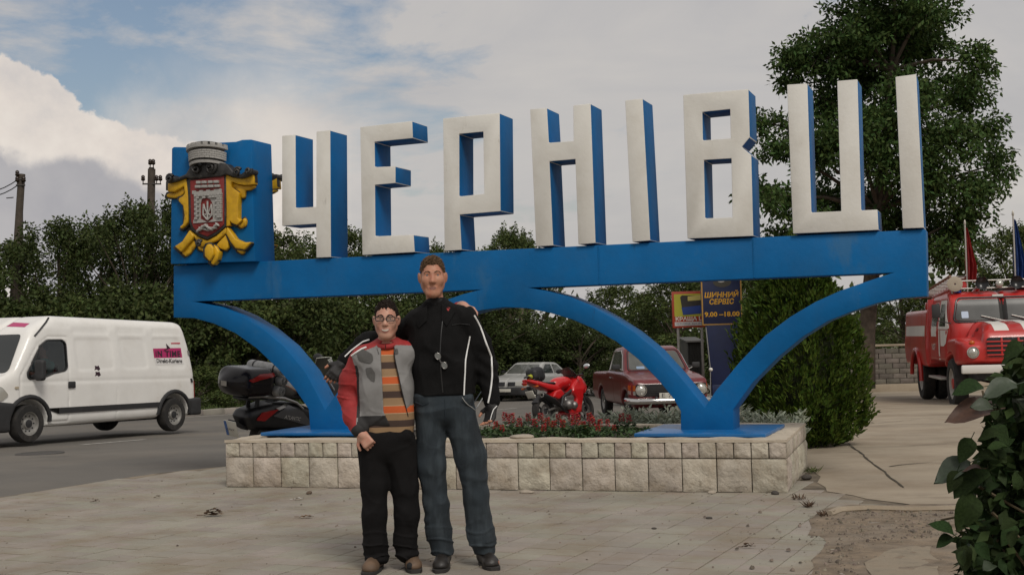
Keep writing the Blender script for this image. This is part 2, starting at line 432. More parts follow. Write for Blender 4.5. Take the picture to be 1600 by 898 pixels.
def sdf_obj(name, f, lo, hi, h, mats, parent=None, classify=None, relax=1, sharp=None):
    v, F = nets(f, lo, hi, h)
    for _ in range(relax):          # light Laplacian pass irons out grid steps
        acc = np.zeros_like(v); cn = np.zeros(len(v))
        for k in range(4):
            for o in (1, 3):
                np.add.at(acc, F[:, k], v[F[:, (k + o) % 4]]); np.add.at(cn, F[:, k], 1)
        v = 0.5 * v + 0.5 * acc / np.maximum(cn, 1)[:, None]
    me = bpy.data.meshes.new(name)
    me.vertices.add(len(v)); me.vertices.foreach_set('co', v.ravel())
    me.loops.add(len(F) * 4); me.loops.foreach_set('vertex_index', F.ravel().astype(np.int32))
    me.polygons.add(len(F)); me.polygons.foreach_set('loop_start', np.arange(len(F), dtype=np.int32) * 4)
    if classify is not None:
        me.polygons.foreach_set('material_index', classify(v[F].mean(1)).astype(np.int32))
    me.update(calc_edges=True); me.validate()
    me.shade_smooth()
    if sharp: me.set_sharp_from_angle(angle=R(sharp))
    return link(name, me, mats, parent)
def project(P, d, f, start=0.0, off=0.004):     # walk points along d until they meet the surface of f
    P = np.array(P, float); d = np.array(d, float) / np.linalg.norm(d); t = np.full(len(P), start)
    for _ in range(60):
        v = f(P + t[:, None] * d); t = t + np.where(v > 0.9, 0.055, 0.85 * np.clip(v, -0.2, 0.4))
        if np.abs(v).max() < 4e-4: break
    return P + (t[:, None] - off) * d
def text_mesh(txt, size=1.0, bold=0.0, shear=0.0, align='CENTER', ext=0.0, spacing=1.0):
    c = bpy.data.curves.new('lettering', 'FONT'); c.body = txt; c.size = size; c.align_x = align; c.align_y = 'CENTER'
    c.offset = bold; c.shear = shear; c.extrude = ext; c.space_character = spacing; c.resolution_u = 2
    o = bpy.data.objects.new('lettering', c); COL.objects.link(o)
    dg = bpy.context.evaluated_depsgraph_get(); me = bpy.data.meshes.new_from_object(o.evaluated_get(dg))
    bpy.data.objects.remove(o); bpy.data.curves.remove(c)
    return me
def put_text(name, txt, size, mtl, parent, o, ux, uy, width=None, surf=None, sdir=None, off=0.004, **k):
    me = text_mesh(txt, size, **k)
    o, ux, uy = np.array(o, float), np.array(ux, float), np.array(uy, float)
    co = np.array([v.co[:] for v in me.vertices])
    if width:
        w = co[:, 0].max() - co[:, 0].min(); co[:, 0] = (co[:, 0] - (co[:, 0].max() + co[:, 0].min()) / 2) * width / w
    nrm = np.cross(ux, uy)
    P = o + co[:, :1] * ux + co[:, 1:2] * uy + co[:, 2:3] * nrm
    if surf is not None: P = project(P, sdir, surf, 0, off)
    me.vertices.foreach_set('co', P.ravel()); me.update()
    return link(name, me, mtl, parent)
def patch(name, poly, to3, mtl, parent, f, d, off=0.006, cell=0.06, thick=0.0, start=0.0):
    """A thin panel that hugs the surface of f: a 2-D outline, gridded, thrown onto the surface along d."""
    bm = bmesh.new(); vs = [bm.verts.new((p[0], p[1], 0)) for p in poly]
    bm.faces.new(vs); xs = [p[0] for p in poly]; ys = [p[1] for p in poly]
    for ax, (a, b) in enumerate(((min(xs), max(xs)), (min(ys), max(ys)))):
        n = int((b - a) / cell)
        for i in range(1, n + 1):
            q = a + (b - a) * i / (n + 1)
            co = (q, 0, 0) if ax == 0 else (0, q, 0); no = (1, 0, 0) if ax == 0 else (0, 1, 0)
            bmesh.ops.bisect_plane(bm, geom=bm.verts[:] + bm.edges[:] + bm.faces[:], plane_co=co, plane_no=no)
    bm.verts.index_update(); P = np.array([to3(v.co.x, v.co.y) for v in bm.verts])
    Q = project(P, d, f, start, off)
    for v, q in zip(bm.verts, Q): v.co = q
    bmesh.ops.recalc_face_normals(bm, faces=bm.faces)
    dn = Vector(d)
    if sum(f_.normal.dot(dn) * f_.calc_area() for f_ in bm.faces) > 0: bmesh.ops.reverse_faces(bm, faces=bm.faces)
    if thick:
        r = bmesh.ops.extrude_face_region(bm, geom=bm.faces[:])
        nd_ = Vector(d).normalized() * thick
        for e in r['geom']:
            if isinstance(e, bmesh.types.BMVert): e.co -= nd_
        bmesh.ops.recalc_face_normals(bm, faces=bm.faces)
    me = bpy.data.meshes.new(name); bm.to_mesh(me); bm.free(); me.shade_smooth(); me.set_sharp_from_angle(angle=R(40))
    return link(name, me, mtl, parent)
def rounded(poly, r, n=3):         # round the corners of a 2-D outline
    out = []
    for i, p in enumerate(poly):
        a, b, c = Vector(poly[i - 1]), Vector(p), Vector(poly[(i + 1) % len(poly)])
        u, w = (a - b), (c - b); rr = min(r, u.length * 0.45, w.length * 0.45)
        u.normalize(); w.normalize(); A, C = b + u * rr, b + w * rr
        for k in range(n + 1):
            t = k / n; q = A * (1 - t) ** 2 + b * 2 * t * (1 - t) + C * t * t; out.append((q.x, q.y))
    return out
# ================================================================ the setting
random.seed(7); rng = np.random.RandomState(7)
RD = Vector((0.45, 0.893, 0)).normalized(); RN = Vector((-RD.y, RD.x, 0))      # along / across the road
def rp(s, t, dz=0.0):               # road coordinates: s across (from the camera side), t along
    p = RN * s + RD * t; return (p.x, p.y, gz(p.x, p.y) + dz)
def sheet(name, pts, dz, m, cell, kind='structure', noisez=0.0):
    """A ground sheet: outline filled, gridded, dropped on the ground profile."""
    bm = bmesh.new(); vs = [bm.verts.new((p[0], p[1], 0)) for p in pts]
    es = [bm.edges.new((vs[i], vs[(i + 1) % len(vs)])) for i in range(len(vs))]
    bmesh.ops.triangle_fill(bm, edges=es, use_beauty=True)
    for ax in (0, 1):
        a, b = min(p[ax] for p in pts), max(p[ax] for p in pts); n = int((b - a) / cell)
        for i in range(1, n + 1):
            q = a + (b - a) * i / (n + 1)
            bmesh.ops.bisect_plane(bm, geom=bm.verts[:] + bm.edges[:] + bm.faces[:], plane_co=(q, 0, 0) if ax == 0 else (0, q, 0), plane_no=(1, 0, 0) if ax == 0 else (0, 1, 0))
    for v in bm.verts: v.co.z = gz(v.co.x, v.co.y) + dz
    if noisez:
        for v in bm.verts:
            if not v.is_boundary: v.co.z += noisez * (random.random() - 0.2)
    bmesh.ops.recalc_face_normals(bm, faces=bm.faces)
    if sum(f.normal.z for f in bm.faces) < 0: bmesh.ops.reverse_faces(bm, faces=bm.faces)
    me = bpy.data.meshes.new(name); bm.to_mesh(me); bm.free(); me.shade_smooth()
    return tag(link(name, me, m), kind=kind)

M_earth = mat('earth', (0.10, 0.085, 0.055), 0.95, var=0.4, vscale=0.6, coords='Position', bump=0.6, bscale=9, dirt=(0.05, 0.075, 0.02), dscale=0.25, damt=0.9)
M_asphalt = mat('asphalt', (0.118, 0.108, 0.094), 0.88, var=0.16, vscale=0.45, coords='Position', bump=0.35, bscale=160, dirt=(0.20, 0.17, 0.135), dscale=0.35, damt=0.55)
M_mortar = mat('sandy_joint', (0.085, 0.066, 0.044), 0.95, var=0.6, vscale=3.0, vcol=(0.26, 0.21, 0.15), coords='Position', bump=0.5, bscale=90)
M_paver = mat('concrete_paver', (0.276, 0.249, 0.207), 0.85, var=0.15, vscale=1.1, coords='Position', bump=0.45, bscale=130, island=0.06, dirt=(0.20, 0.145, 0.09), dscale=1.6, damt=0.8)
scuff(M_paver, (.12, .095, .07), 1.7, .60, .74, .75, stretch=(.7, 1.3, 1)); scuff(M_paver, (.42, .385, .33), 5.0, .64, .74, .6, stretch=(.6, 1.4, 1)); scuff(M_paver, (.07, .055, .04), 26, .69, .74, .7)
M_slab = mat('concrete_slab', (0.325, 0.270, 0.20), 0.9, var=0.2, vscale=0.5, coords='Position', bump=0.5, bscale=60, dirt=(0.19, 0.14, 0.09), dscale=0.8, damt=0.9)
scuff(M_slab, (.13, .10, .07), 1.2, .56, .72, .7, stretch=(.5, 1.5, 1)); scuff(M_slab, (.09, .07, .05), 20, .68, .74, .6); scuff(M_asphalt, (.05, .047, .043), .9, .58, .70, .6, stretch=(.5, 1.2, 1))
M_white_line = mat('road_paint', (0.50, 0.48, 0.44), 0.8, var=0.2, vscale=9, coords='Position', dirt=(0.14, 0.13, 0.115), dscale=12, damt=0.9)
M_kerb = mat('kerb_concrete', (0.27, 0.245, 0.21), 0.9, var=0.25, vscale=1.5, coords='Position', bump=0.4, bscale=60, island=0.12)
M_gravel = mat('rubble_dirt', (0.19, 0.145, 0.10), 0.95, var=0.45, vscale=5, coords='Position', bump=1.0, bscale=55, dirt=(0.24, 0.205, 0.165), dscale=3, damt=0.8)
M_stonebit = mat('gravel_stone', (0.165, 0.135, 0.105), 0.9, island=0.5, var=0.15)

M_oldslab = mat('worn_screed', (0.27, 0.225, 0.165), 0.95, var=0.3, vscale=4, coords='Position', bump=0.9, bscale=40, dirt=(0.17, 0.13, 0.09), dscale=4, damt=1.0)
# one ground sheet out to the horizon
def grid_lines(): return [-900, -500, -300, -180, -110, -70, -50, -35, -25, -18, -12, -8, -4, 0, 4, 8, 12, 18, 25, 35, 50, 70, 110, 180, 300, 500, 900]
gx = grid_lines(); gy = [-300, -150, -60, -20, 0, 8, 12, 14, 15, 16, 17, 18, 20, 22, 25, 28, 32, 36, 40, 46, 52, 60, 70, 90, 120, 200, 400, 900]
mb = MB(); mb.add([(x, y, gz(x, y) - 0.16) for y in gy for x in gx], [(j * len(gx) + i, j * len(gx) + i + 1, (j + 1) * len(gx) + i + 1, (j + 1) * len(gx) + i) for j in range(len(gy) - 1) for i in range(len(gx) - 1)])
tag(mb.build('ground', M_earth, fix=False), kind='structure')

# road: asphalt from the square's edge to the far kerb
road_out = [tuple(rp(26.0, t)[:2]) for t in range(-60, 131, 10)] + [tuple(rp(3.0, t)[:2]) for t in range(130, 20, -10)] + [(4.0, 26), (2.6, 17.0), (-2.2, 14.2), (-5.5, 11.0), (-6.9, 7), (-9, 0)] + [tuple(rp(8.5, t)[:2]) for t in (-10, -30, -60)]
road = sheet('road', road_out, -0.075, M_asphalt, 2.5)
def dash(s, t0, t1, w=0.12):
    m = MB(); n = max(1, int((t1 - t0) / 1.0))
    for i in range(n + 1):
        t = t0 + (t1 - t0) * i / n
        m.v += [rp(s - w / 2, t, -0.069), rp(s + w / 2, t, -0.069)]
    m.f = [(2 * i, 2 * i + 2, 2 * i + 3, 2 * i + 1) for i in range(n)]; m.m = [0] * n
    m.build('lane_dash', M_white_line, road)
p0, p1 = ong(125, 688), ong(228, 680)
s_d = RN.dot(Vector((p0.x + p1.x, p0.y + p1.y, 0)) / 2); ta, tb = RD.dot(Vector((p0.x, p0.y, 0))), RD.dot(Vector((p1.x, p1.y, 0)))
for k in range(-4, 9): dash(s_d, ta + k * 5.1, tb + k * 5.1)
dash(25.3, -40, 120, 0.14)
# manhole cover in the carriageway
mb = MB(); q = ong(62, 701); mb.lathe([(0.0, 0.004), (0.30, 0.004), (0.31, 0.010), (0.36, 0.010), (0.37, -0.02)], 28, (0, 0, 0))
o = mb.build('manhole_cover', mat('cast_iron', (0.055, 0.05, 0.045), 0.7, var=0.3, vscale=20, bump=0.6, bscale=60)); o.location = (q.x, q.y, gz(q.x, q.y) - 0.07)
tag(o, 'round dark iron manhole cover set in the asphalt near the van', 'manhole cover')
# far kerb, stone by stone
kerb = bpy.data.objects.new('kerb', None); COL.objects.link(kerb); tag(kerb, kind='structure')
ks = MB().box((0, 0, 0), (0.24, 0.985, 0.26)).mesh('kerb_stone', bevel=0.03)
ks.materials.append(M_kerb)
for i, t in enumerate(np.arange(8, 92, 1.0)):
    o = bpy.data.objects.new('kerb_stone', ks); COL.objects.link(o); o.parent = kerb
    x, y, z = rp(26.15, t); o.location = (x, y, z - 0.03 + random.uniform(-.012, .012)); o.rotation_euler = (0, 0, math.atan2(RD.y, RD.x) - math.pi / 2 + random.uniform(-.01, .01))
M_turf = mat('turf', (0.055, 0.075, 0.02), 0.95, var=0.5, vscale=1.2, coords='Position', bump=1.0, bscale=25)
verge = sheet('verge', [tuple(rp(26.2, t)[:2]) for t in range(-40, 121, 10)] + [tuple(rp(60, t)[:2]) for t in range(120, -41, -20)], -0.02, M_turf, 3.0)

# paved square: joint bed, then the pavers
PL = [(-9.6, -3), (-7.6, 4), (-6.55, 9.4), (-5.75, 11.35), (-5.11, 12.62), (-4.64, 13.58), (-4.06, 14.55), (-3.44, 15.09), (-2.6, 15.6), (-1.4, 15.9), (3.2, 14.9), (2.98, 13.0), (2.72, 11.6), (3.02, 10.5), (3.4, 10.02), (3.4, 9.4), (2.7, 9.0), (2.55, 8.3), (2.7, 7.2), (2.9, -3)]
PLB = PL[:10] + [(3.6, 15.2), (3.6, 10.2), (3.6, 9.0), (3.3, 8.0), (3.3, -3)]
plaza = sheet('plaza', PLB, -0.0085, M_mortar, 3.0)
plaza_base = MB()
for i in range(4, 8):      # broken concrete edge toward the carriageway
    a, b = PL[i], PL[i + 1]
def inside(x, y, P=PL):
    c = False
    for i in range(len(P)):
        a, b = P[i - 1], P[i]
        if (a[1] > y) != (b[1] > y) and x < (b[0] - a[0]) * (y - a[1]) / (b[1] - a[1]) + a[0]: c = not c
    return c
PA = R(25); pu = Vector((math.cos(PA), -math.sin(PA), 0)); pv = Vector((math.sin(PA), math.cos(PA), 0))
PW, PD = 0.222, 0.205
fr = MB(); g = 0.0042
def frustum(m, w, d, o=Vector((0, 0, 0)), z=0.0, c=0.004, tilt=(0, 0)):
    def P(x, y, zz): return o + pu * x + pv * y + Vector((0, 0, zz + z + tilt[0] * x + tilt[1] * y))
    w, d = w / 2 - g, d / 2 - 1.9 * g
    vs = [P(sx * w, sy * d, -0.03) for sx, sy in ((-1, -1), (1, -1), (1, 1), (-1, 1))] + [P(sx * w, sy * d, -c) for sx, sy in ((-1, -1), (1, -1), (1, 1), (-1, 1))] + [P(sx * (w - c), sy * (d - c), 0) for sx, sy in ((-1, -1), (1, -1), (1, 1), (-1, 1))]
    m.add(vs, [(a, (a + 1) % 4, (a + 1) % 4 + 4, a + 4) for a in range(4)] + [(a + 4, (a + 1) % 4 + 4, (a + 1) % 4 + 8, a + 8) for a in range(4)] + [(8, 9, 10, 11)])
frustum(fr, PW, PD); pme = fr.mesh('paver', smooth=0, fix=False); pme.materials.append(M_paver)
cells = []
for j in range(-10, 110):
    for i in range(-90, 60):
        c = pu * (i * PW + (PW / 2 if (j // 1) % 2 and False else 0)) + pv * (5.0 + j * PD)
        if c.y < 6.0 or not inside(c.x, c.y): continue
        edge = all(inside((c + pu * a * PW * .5 + pv * b * PD * .5).x, (c + pu * a * PW * .5 + pv * b * PD * .5).y) for a in (-1, 1) for b in (-1, 1))
        if edge: cells.append(c)
vis = [c for c in cells if abs(c.x) < c.y * 0.41 and c.y > 7.75]; vis.sort(key=lambda c: c.length)
near = set(id(c) for c in vis[:300]); rest = MB()
for c in cells:
    tl = (random.gauss(0, .004), random.gauss(0, .004)); z = random.gauss(0, .0012)
    if id(c) in near:
        o = bpy.data.objects.new('paver', pme); COL.objects.link(o); o.parent = plaza; o.location = (c.x, c.y, gz(c.x, c.y) + z); o.rotation_euler = (tl[0] * .6, tl[1] * .6, 0)
    else: frustum(rest, PW, PD, Vector((c.x, c.y, gz(c.x, c.y))), z, tilt=tl)
tag(rest.build('paver_field', M_paver, plaza, smooth=0, fix=False), kind='stuff')

# concrete yard behind, cracked into big slabs, and the broken-up patch in front of it
yard = sheet('concrete_yard', [(3.22, 14.9), (3.04, 13.9), (3.03, 13.4), (2.98, 12.9), (2.94, 12.4), (2.80, 11.95), (2.79, 11.6), (2.73, 11.3), (2.88, 11.0), (2.93, 10.75), (3.09, 10.5), (3.2, 10.33), (3.27, 10.15), (3.42, 10.06), (3.3, 9.3), (3.05, 8.6), (2.95, 7.2), (3.05, -3), (30, -3), (30, 14), (30, 60), (6.2, 60), (4.4, 32), (3.4, 18.5)], -0.004, M_slab, 2.0)
crack = MB()
def crack_line(pix, w=0.012):
    P = [ong(*p) for p in pix]; Q = []
    for a, b in zip(P, P[1:]):
        n = max(2, int((b - a).length / 0.18)); Q += [a + (b - a) * i / n + Vector((random.uniform(-.012, .012), random.uniform(-.03, .03), 0)) for i in range(n)]
    Q.append(P[-1])
    L_, Rr = [], []
    for i, p in enumerate(Q):
        d = (Q[min(i + 1, len(Q) - 1)] - Q[max(i - 1, 0)]); d.z = 0; d.normalize(); nn = Vector((-d.y, d.x, 0)) * w * random.uniform(.4, 1.2)
        for lst, s in ((L_, 1), (Rr, -1)):
            v = p + nn * s; lst.append((v.x, v.y, gz(v.x, v.y) + 0.0025))
    k = len(crack.v); n = len(Q); crack.v += L_ + Rr; crack.f += [(k + i, k + i + 1, k + n + i + 1, k + n + i) for i in range(n - 1)]; crack.m += [0] * (n - 1)
for pl in ([(1325, 692), (1365, 724), (1412, 761)], [(1330, 699), (1420, 696), (1500, 690)], [(1360, 662), (1440, 654), (1500, 650)], [(1390, 728), (1450, 722), (1500, 724)], [(1340, 640), (1420, 636)]): crack_line(pl)
crack.build('crack', mat('crack_dirt', (0.055, 0.045, 0.03), 1.0), yard, fix=False)
dpx = [(1303, 801), (1360, 797), (1430, 799), (1489, 796), (1486, 839), (1430, 842), (1386, 846), (1333, 862), (1343, 898), (1350, 960), (1262, 960), (1276, 898), (1290, 866), (1313, 839), (1278, 832), (1286, 812)]
dirt = sheet('dirt_patch', [tuple(ong(*p)[:2]) for p in [(1290, 794), (1330, 788), (1400, 789), (1510, 786), (1640, 790), (1640, 980), (1240, 980), (1262, 905), (1272, 885), (1268, 874), (1284, 860), (1291, 846), (1280, 838), (1262, 836), (1268, 824), (1264, 812), (1278, 803)]], 0.002, M_gravel, 0.12, noisez=0.012)
def jag(pix, amt, step=14.0):
    out = []
    for a, b in zip(pix, pix[1:] + pix[:1]):
        n = max(1, int(math.hypot(b[0] - a[0], b[1] - a[1]) / step)); out += [(a[0] + (b[0] - a[0]) * i / n + random.gauss(0, amt), a[1] + (b[1] - a[1]) * i / n + random.gauss(0, amt * .35)) for i in range(n)]
    return out
slab2 = jag([(1362, 905), (1352, 880), (1392, 858), (1452, 853), (1468, 880), (1462, 930), (1372, 940)], 5.0, 10)
tag(sheet('broken_slab', [tuple(ong(*p)[:2]) for p in slab2], 0.008, M_oldslab, 0.12, noisez=0.006), kind='structure')
edge = MB()
P = [ong(x, y) for x, y in ((1296, 806), (1312, 800), (1360, 797), (1425, 799), (1500, 797))]
edge.tube([p + Vector((0, 0, 0.015)) for p in P], [0.03, 0.035, 0.03, 0.028, 0.03], 6)
edge.build('slab_edge', M_slab, dirt)
gm = MB(); dpoly = [tuple(ong(*p)[:2]) for p in dpx]
def pebble(m, c, r):
    a = [Vector((math.cos(t) * r * random.uniform(.6, 1.1), math.sin(t) * r * random.uniform(.6, 1.1), 0)) for t in (0.3, 1.6, 2.9, 4.1, 5.2)]
    top = [v * random.uniform(.45, .75) + Vector((0, 0, r * random.uniform(.4, .9))) for v in a]
    k = len(a); m.add([c + v for v in a] + [c + v for v in top], [(i, (i + 1) % k, (i + 1) % k + k, i + k) for i in range(k)] + [tuple(range(k, 2 * k))])
xs = [p[0] for p in dpoly]; ys = [p[1] for p in dpoly]; n = 0
while n < 2000:
    x, y = random.uniform(min(xs) - .1, max(xs) + .3), random.uniform(min(ys), max(ys) + .1)
    if inside(x, y, dpoly) or random.random() < .05:
        n += 1; pebble(gm, Vector((x, y, 0.006)), 0.003 + 0.018 * random.random() ** 6)
for _ in range(700):          # crumbs spilling over the edge of the broken patch
    k = random.randrange(len(dpoly)); f = random.random(); a, b = dpoly[k - 1], dpoly[k]
    pebble(gm, Vector((a[0] + (b[0] - a[0]) * f + random.gauss(0, .09), a[1] + (b[1] - a[1]) * f + random.gauss(0, .13), 0.001)), 0.003 + 0.012 * random.random() ** 5)
# sandy grit and small stones scattered over the paving
for _ in range(900):
    x, y = random.uniform(-5, 3), random.uniform(7.3, 14)
    if inside(x, y): pebble(gm, Vector((x, y, 0)), 0.003 + 0.011 * random.random() ** 5)
tag(gm.build('gravel', M_stonebit, smooth=0, fix=False), kind='stuff')

# ---------------------------------------------------------------- planter of split stone blocks
M_block = mat('split_stone', (0.455, 0.408, 0.335), 0.92, var=0.16, vscale=5, coords='Position', bump=1.6, bscale=26, island=0.10, dirt=(0.25, 0.19, 0.125), dscale=4.5, damt=0.7)
scuff(M_block, (.16, .125, .085), 7, .58, .70, .7); scuff(M_block, (.62, .57, .48), 16, .62, .72, .5)
M_cap = mat('cap_mortar', (0.50, 0.43, 0.335), 0.9, var=0.15, vscale=3, coords='Position', bump=0.6, bscale=40, dirt=(0.30, 0.25, 0.19), dscale=5, damt=0.7)
M_joint = mat('mortar_joint', (0.085, 0.07, 0.055), 1.0)
PFR, PFL = Vector((2.37, 11.22, 0)), Vector((-2.94, 12.91, 0))
fu = (PFR - PFL).normalized(); fn = Vector((-fu.y, fu.x, 0)); PLEN = (PFR - PFL).length; PDEP = 1.95; PH = 0.455
planter = thing('planter', 'long raised flower bed walled with pale split stone blocks under the blue sign', 'planter', (PFL.x, PFL.y, 0), math.atan2(fu.y, fu.x))
def rock(name, w, h, d=0.09, seed=0):      # rock-faced block: face at y=0 looking -y, joint edges set back
    rs = random.Random(seed); nx, nz_ = 9, max(5, int(9 * h / w)); m = MB(); vs = []
    for j in range(nz_ + 1):
        for i in range(nx + 1):
            x, z = (i / nx - .5) * (w - .009), (j / nz_ - .5) * (h - .009)
            e = min(i, nx - i, j, nz_ - j)
            am = .58 if h > .25 else .30; y = 0.006 * rs.random() if e == 0 else am * (-(0.012 if e == 1 else 0.019) - rs.random() * 0.013 - 0.014 * math.sin(i * .8 + seed) * math.cos(j * .9 + seed * 2))
            vs.append((x, y, z))
    fs = [(j * (nx + 1) + i, j * (nx + 1) + i + 1, (j + 1) * (nx + 1) + i + 1, (j + 1) * (nx + 1) + i) for j in range(nz_) for i in range(nx)]
    k = len(vs); vs += [(sx * (w - .009) / 2, d, sz * (h - .009) / 2) for sx, sz in ((-1, -1), (1, -1), (1, 1), (-1, 1))]
    c = [0, nx, (nz_ + 1) * (nx + 1) - 1, nz_ * (nx + 1)]
    vs2 = [vs[q] for q in c]; kk = len(vs); vs += vs2
    fs += [(k + 1, k, kk, kk + 1), (k + 2, k + 1, kk + 1, kk + 2), (k + 3, k + 2, kk + 2, kk + 3), (k, k + 3, kk + 3, kk)]
    m.add(vs, fs); me = m.mesh(name, smooth=38, fix=False); me.materials.append(M_block); return me
NB = 18; BW = PLEN / NB; LH = 0.30; UH = PH - LH
low = [rock('stone_block', BW, LH, seed=i) for i in range(5)]; top_ = [rock('stone_block', BW / 2, UH, seed=20 + i) for i in range(6)]
wide = rock('stone_block', BW, UH, seed=40)
MB().box((PLEN / 2, PDEP / 2, PH / 2 - 0.03), (PLEN - 0.05, PDEP - 0.05, PH - 0.03)).build('wall_core', M_joint, planter)
def place(me, x, y, z, rz):
    o = bpy.data.objects.new('stone_block', me); COL.objects.link(o); o.parent = planter
    o.location = (x, y, z); o.rotation_euler = (random.uniform(-.01, .01), random.uniform(-.004, .004), rz + random.uniform(-.01, .01))
for i in range(NB):
    x = (i + .5) * BW
    place(random.choice(low), x, random.uniform(-.006, .006), LH / 2, 0)
    if i == 9: place(wide, x, 0.0, LH + UH / 2, 0)
    else:
        for q in (-.25, .25): place(random.choice(top_), x + q * BW, random.uniform(-.005, .005), LH + UH / 2, 0)
nd_ = 6; dw = PDEP / nd_
lowd = [rock('stone_block', dw, LH, seed=60 + i) for i in range(3)]; topd = [rock('stone_block', dw / 2, UH, seed=70 + i) for i in range(3)]
for i in range(nd_):
    y = (i + .5) * dw
    for x, rz in ((PLEN, math.pi / 2), (0, -math.pi / 2)):
        place(random.choice(lowd), x, y, LH / 2, rz)
        for q in (-.25, .25): place(random.choice(topd), x, y + q * dw, LH + UH / 2, rz)
nbk = 12
for i in range(nbk):
    place(random.choice(low), PLEN - (i + .5) * PLEN / nbk, PDEP, LH / 2 + .08, math.pi)
# coping: flat mortar bed with rough edges
cw = 0.24
cp = MB()
for (x0, y0, x1, y1) in ((-.005, -.008, PLEN + .005, cw), (-.005, PDEP - cw, PLEN + .005, PDEP + .008), (-.005, cw + .001, cw * .8, PDEP - cw - .001), (PLEN - cw * 1.3, cw + .001, PLEN + .005, PDEP - cw - .001)):
    nx, ny = max(2, int((x1 - x0) / .12)), max(2, int((y1 - y0) / .09)); k = len(cp.v)
    for j in range(ny + 1):
        for i in range(nx + 1):
            cp.v.append((x0 + (x1 - x0) * i / nx, y0 + (y1 - y0) * j / ny, PH + 0.012 + random.uniform(-.006, .007)))
    cp.f += [(k + j * (nx + 1) + i, k + j * (nx + 1) + i + 1, k + (j + 1) * (nx + 1) + i + 1, k + (j + 1) * (nx + 1) + i) for j in range(ny) for i in range(nx)]
    # edge skirt down to the blocks
    bd = [k + i for i in range(nx + 1)] + [k + j * (nx + 1) + nx for j in range(1, ny + 1)] + [k + ny * (nx + 1) + i for i in range(nx - 1, -1, -1)] + [k + j * (nx + 1) for j in range(ny - 1, 0, -1)]
    q = len(cp.v); cp.v += [(cp.v[b][0], cp.v[b][1], PH - 0.012) for b in bd]
    cp.f += [(bd[i], q + i, q + (i + 1) % len(bd), bd[(i + 1) % len(bd)]) for i in range(len(bd))]
cp.m = [0] * len(cp.f)
cp.build('coping', M_cap, planter, smooth=60)
soil = MB(); nx, ny = 60, 18
for j in range(ny + 1):
    for i in range(nx + 1): soil.v.append((cw * .7 + (PLEN - cw * 1.9) * i / nx, cw - .02 + (PDEP - 2 * cw + .04) * j / ny, PH - 0.035 + random.uniform(-.012, .012)))
soil.f = [(j * (nx + 1) + i, j * (nx + 1) + i + 1, (j + 1) * (nx + 1) + i + 1, (j + 1) * (nx + 1) + i) for j in range(ny) for i in range(nx)]; soil.m = [0] * len(soil.f)
soil.build('soil', mat('bed_soil', (0.035, 0.028, 0.02), 1.0, var=.4, vscale=20), planter)
def pl_at(x, y, z=0.0):            # planter coordinates -> world
    p = PFL + fu * x + fn * y; return Vector((p.x, p.y, z))
# ================================================================ the city sign
M_blue = mat('blue_paint', (0.0015, 0.108, 0.302), 0.55, var=0.16, vscale=1.4, coords='Position', bump=0.35, bscale=14, dirt=(0.015, 0.105, 0.26), dscale=3.0, damt=0.6, spec=.18)
scuff(M_blue, (.045, .13, .24), 2.2, .60, .72, .55, stretch=(1, 1, .5)); scuff(M_blue, (.16, .20, .24), 17, .685, .73, .55); scuff(M_blue, (.012, .03, .06), 3.5, .64, .74, .6, stretch=(2.5, 2.5, .4))
M_bluetop = mat('blue_plate_paint', (0.004, 0.115, 0.33), 0.35, var=.1, bump=.3, bscale=18, dirt=(.06, .12, .22), dscale=4, damt=.5)
M_letter = mat('white_paint', (0.675, 0.658, 0.612), 0.75, var=0.03, vscale=1.2, coords='Position', bump=0.22, bscale=26, dirt=(0.54, 0.51, 0.45), dscale=3.0, damt=0.6)
scuff(M_letter, (.30, .28, .25), 9, .66, .76, .6, stretch=(1.6, 1.6, .35)); scuff(M_letter, (.22, .20, .17), 24, .70, .745, .7)
SD = 11.97; U0 = -4.6
sb = SU * U0 + SN * SD
city_sign = thing('city_sign', 'big blue city name sign with white block letters standing on arched legs', 'sign', (sb[0], sb[1], 0.0), -TH)
def q(px, nd=SD):
    u, z = onp(px[0], px[1], nd); return (u - U0, z)
X, Z, Nn = (1, 0, 0), (0, 0, 1), (0, 1, 0)
r_low = [(1448.3, 462.7), (1410, 465.4), (1371, 473.2), (1332.2, 486), (1293.2, 501.7), (1254, 526.2), (1215.3, 558), (1176.3, 597), (1145.2, 640), (1145.2, 671)]
r_up = [(1394.8, 433), (1351.7, 440.5), (1312.7, 454.1), (1273.7, 471.7), (1234.8, 494.7), (1195.8, 523.9), (1156.9, 564), (1117.9, 610.8), (1101.5, 636)]
c_up = [(826.7, 449.5), (852.5, 454), (887, 463), (921.6, 477.5), (956, 496), (990.6, 518.3), (1025, 546.5), (1059.6, 584.5), (1083.7, 614), (1101.5, 636)]
c_low = [(783.5, 480), (825, 481.8), (859.4, 488.7), (894, 499), (928.4, 513.9), (963, 533.6), (997.5, 561.2), (1032, 597.4), (1052.7, 623.3), (1063.5, 642), (1063.5, 671)]
l_up = [(302.8, 468.5), (343.5, 479), (377, 493), (410.4, 513.5), (443.8, 541), (477, 581), (508, 637)]
l_low = [(271, 496), (303.4, 497), (333.5, 505.3), (367, 520), (400.3, 543.7), (433.7, 575.4), (460.5, 607.2), (482, 639), (484.5, 670)]
Q = lambda L_: [q(p) for p in L_]
rl, ru, cu_, cl, lu, ll = map(Q, (r_low, r_up, c_up, c_low, l_up, l_low))
mid = (ll[-1][0] + rl[-1][0]) / 2 + 0.0
apex = mid
cl[0] = (apex, cl[0][1])
cl = [cl[0]] + [p for p in cl[1:] if p[0] > apex + 0.1]
mir = lambda L_: [(2 * apex - x, z) for x, z in L_]
vz = lu[-1][1]; vx = lu[-1][0]
cu_m = mir(cu_); sh = vx - cu_m[-1][0]
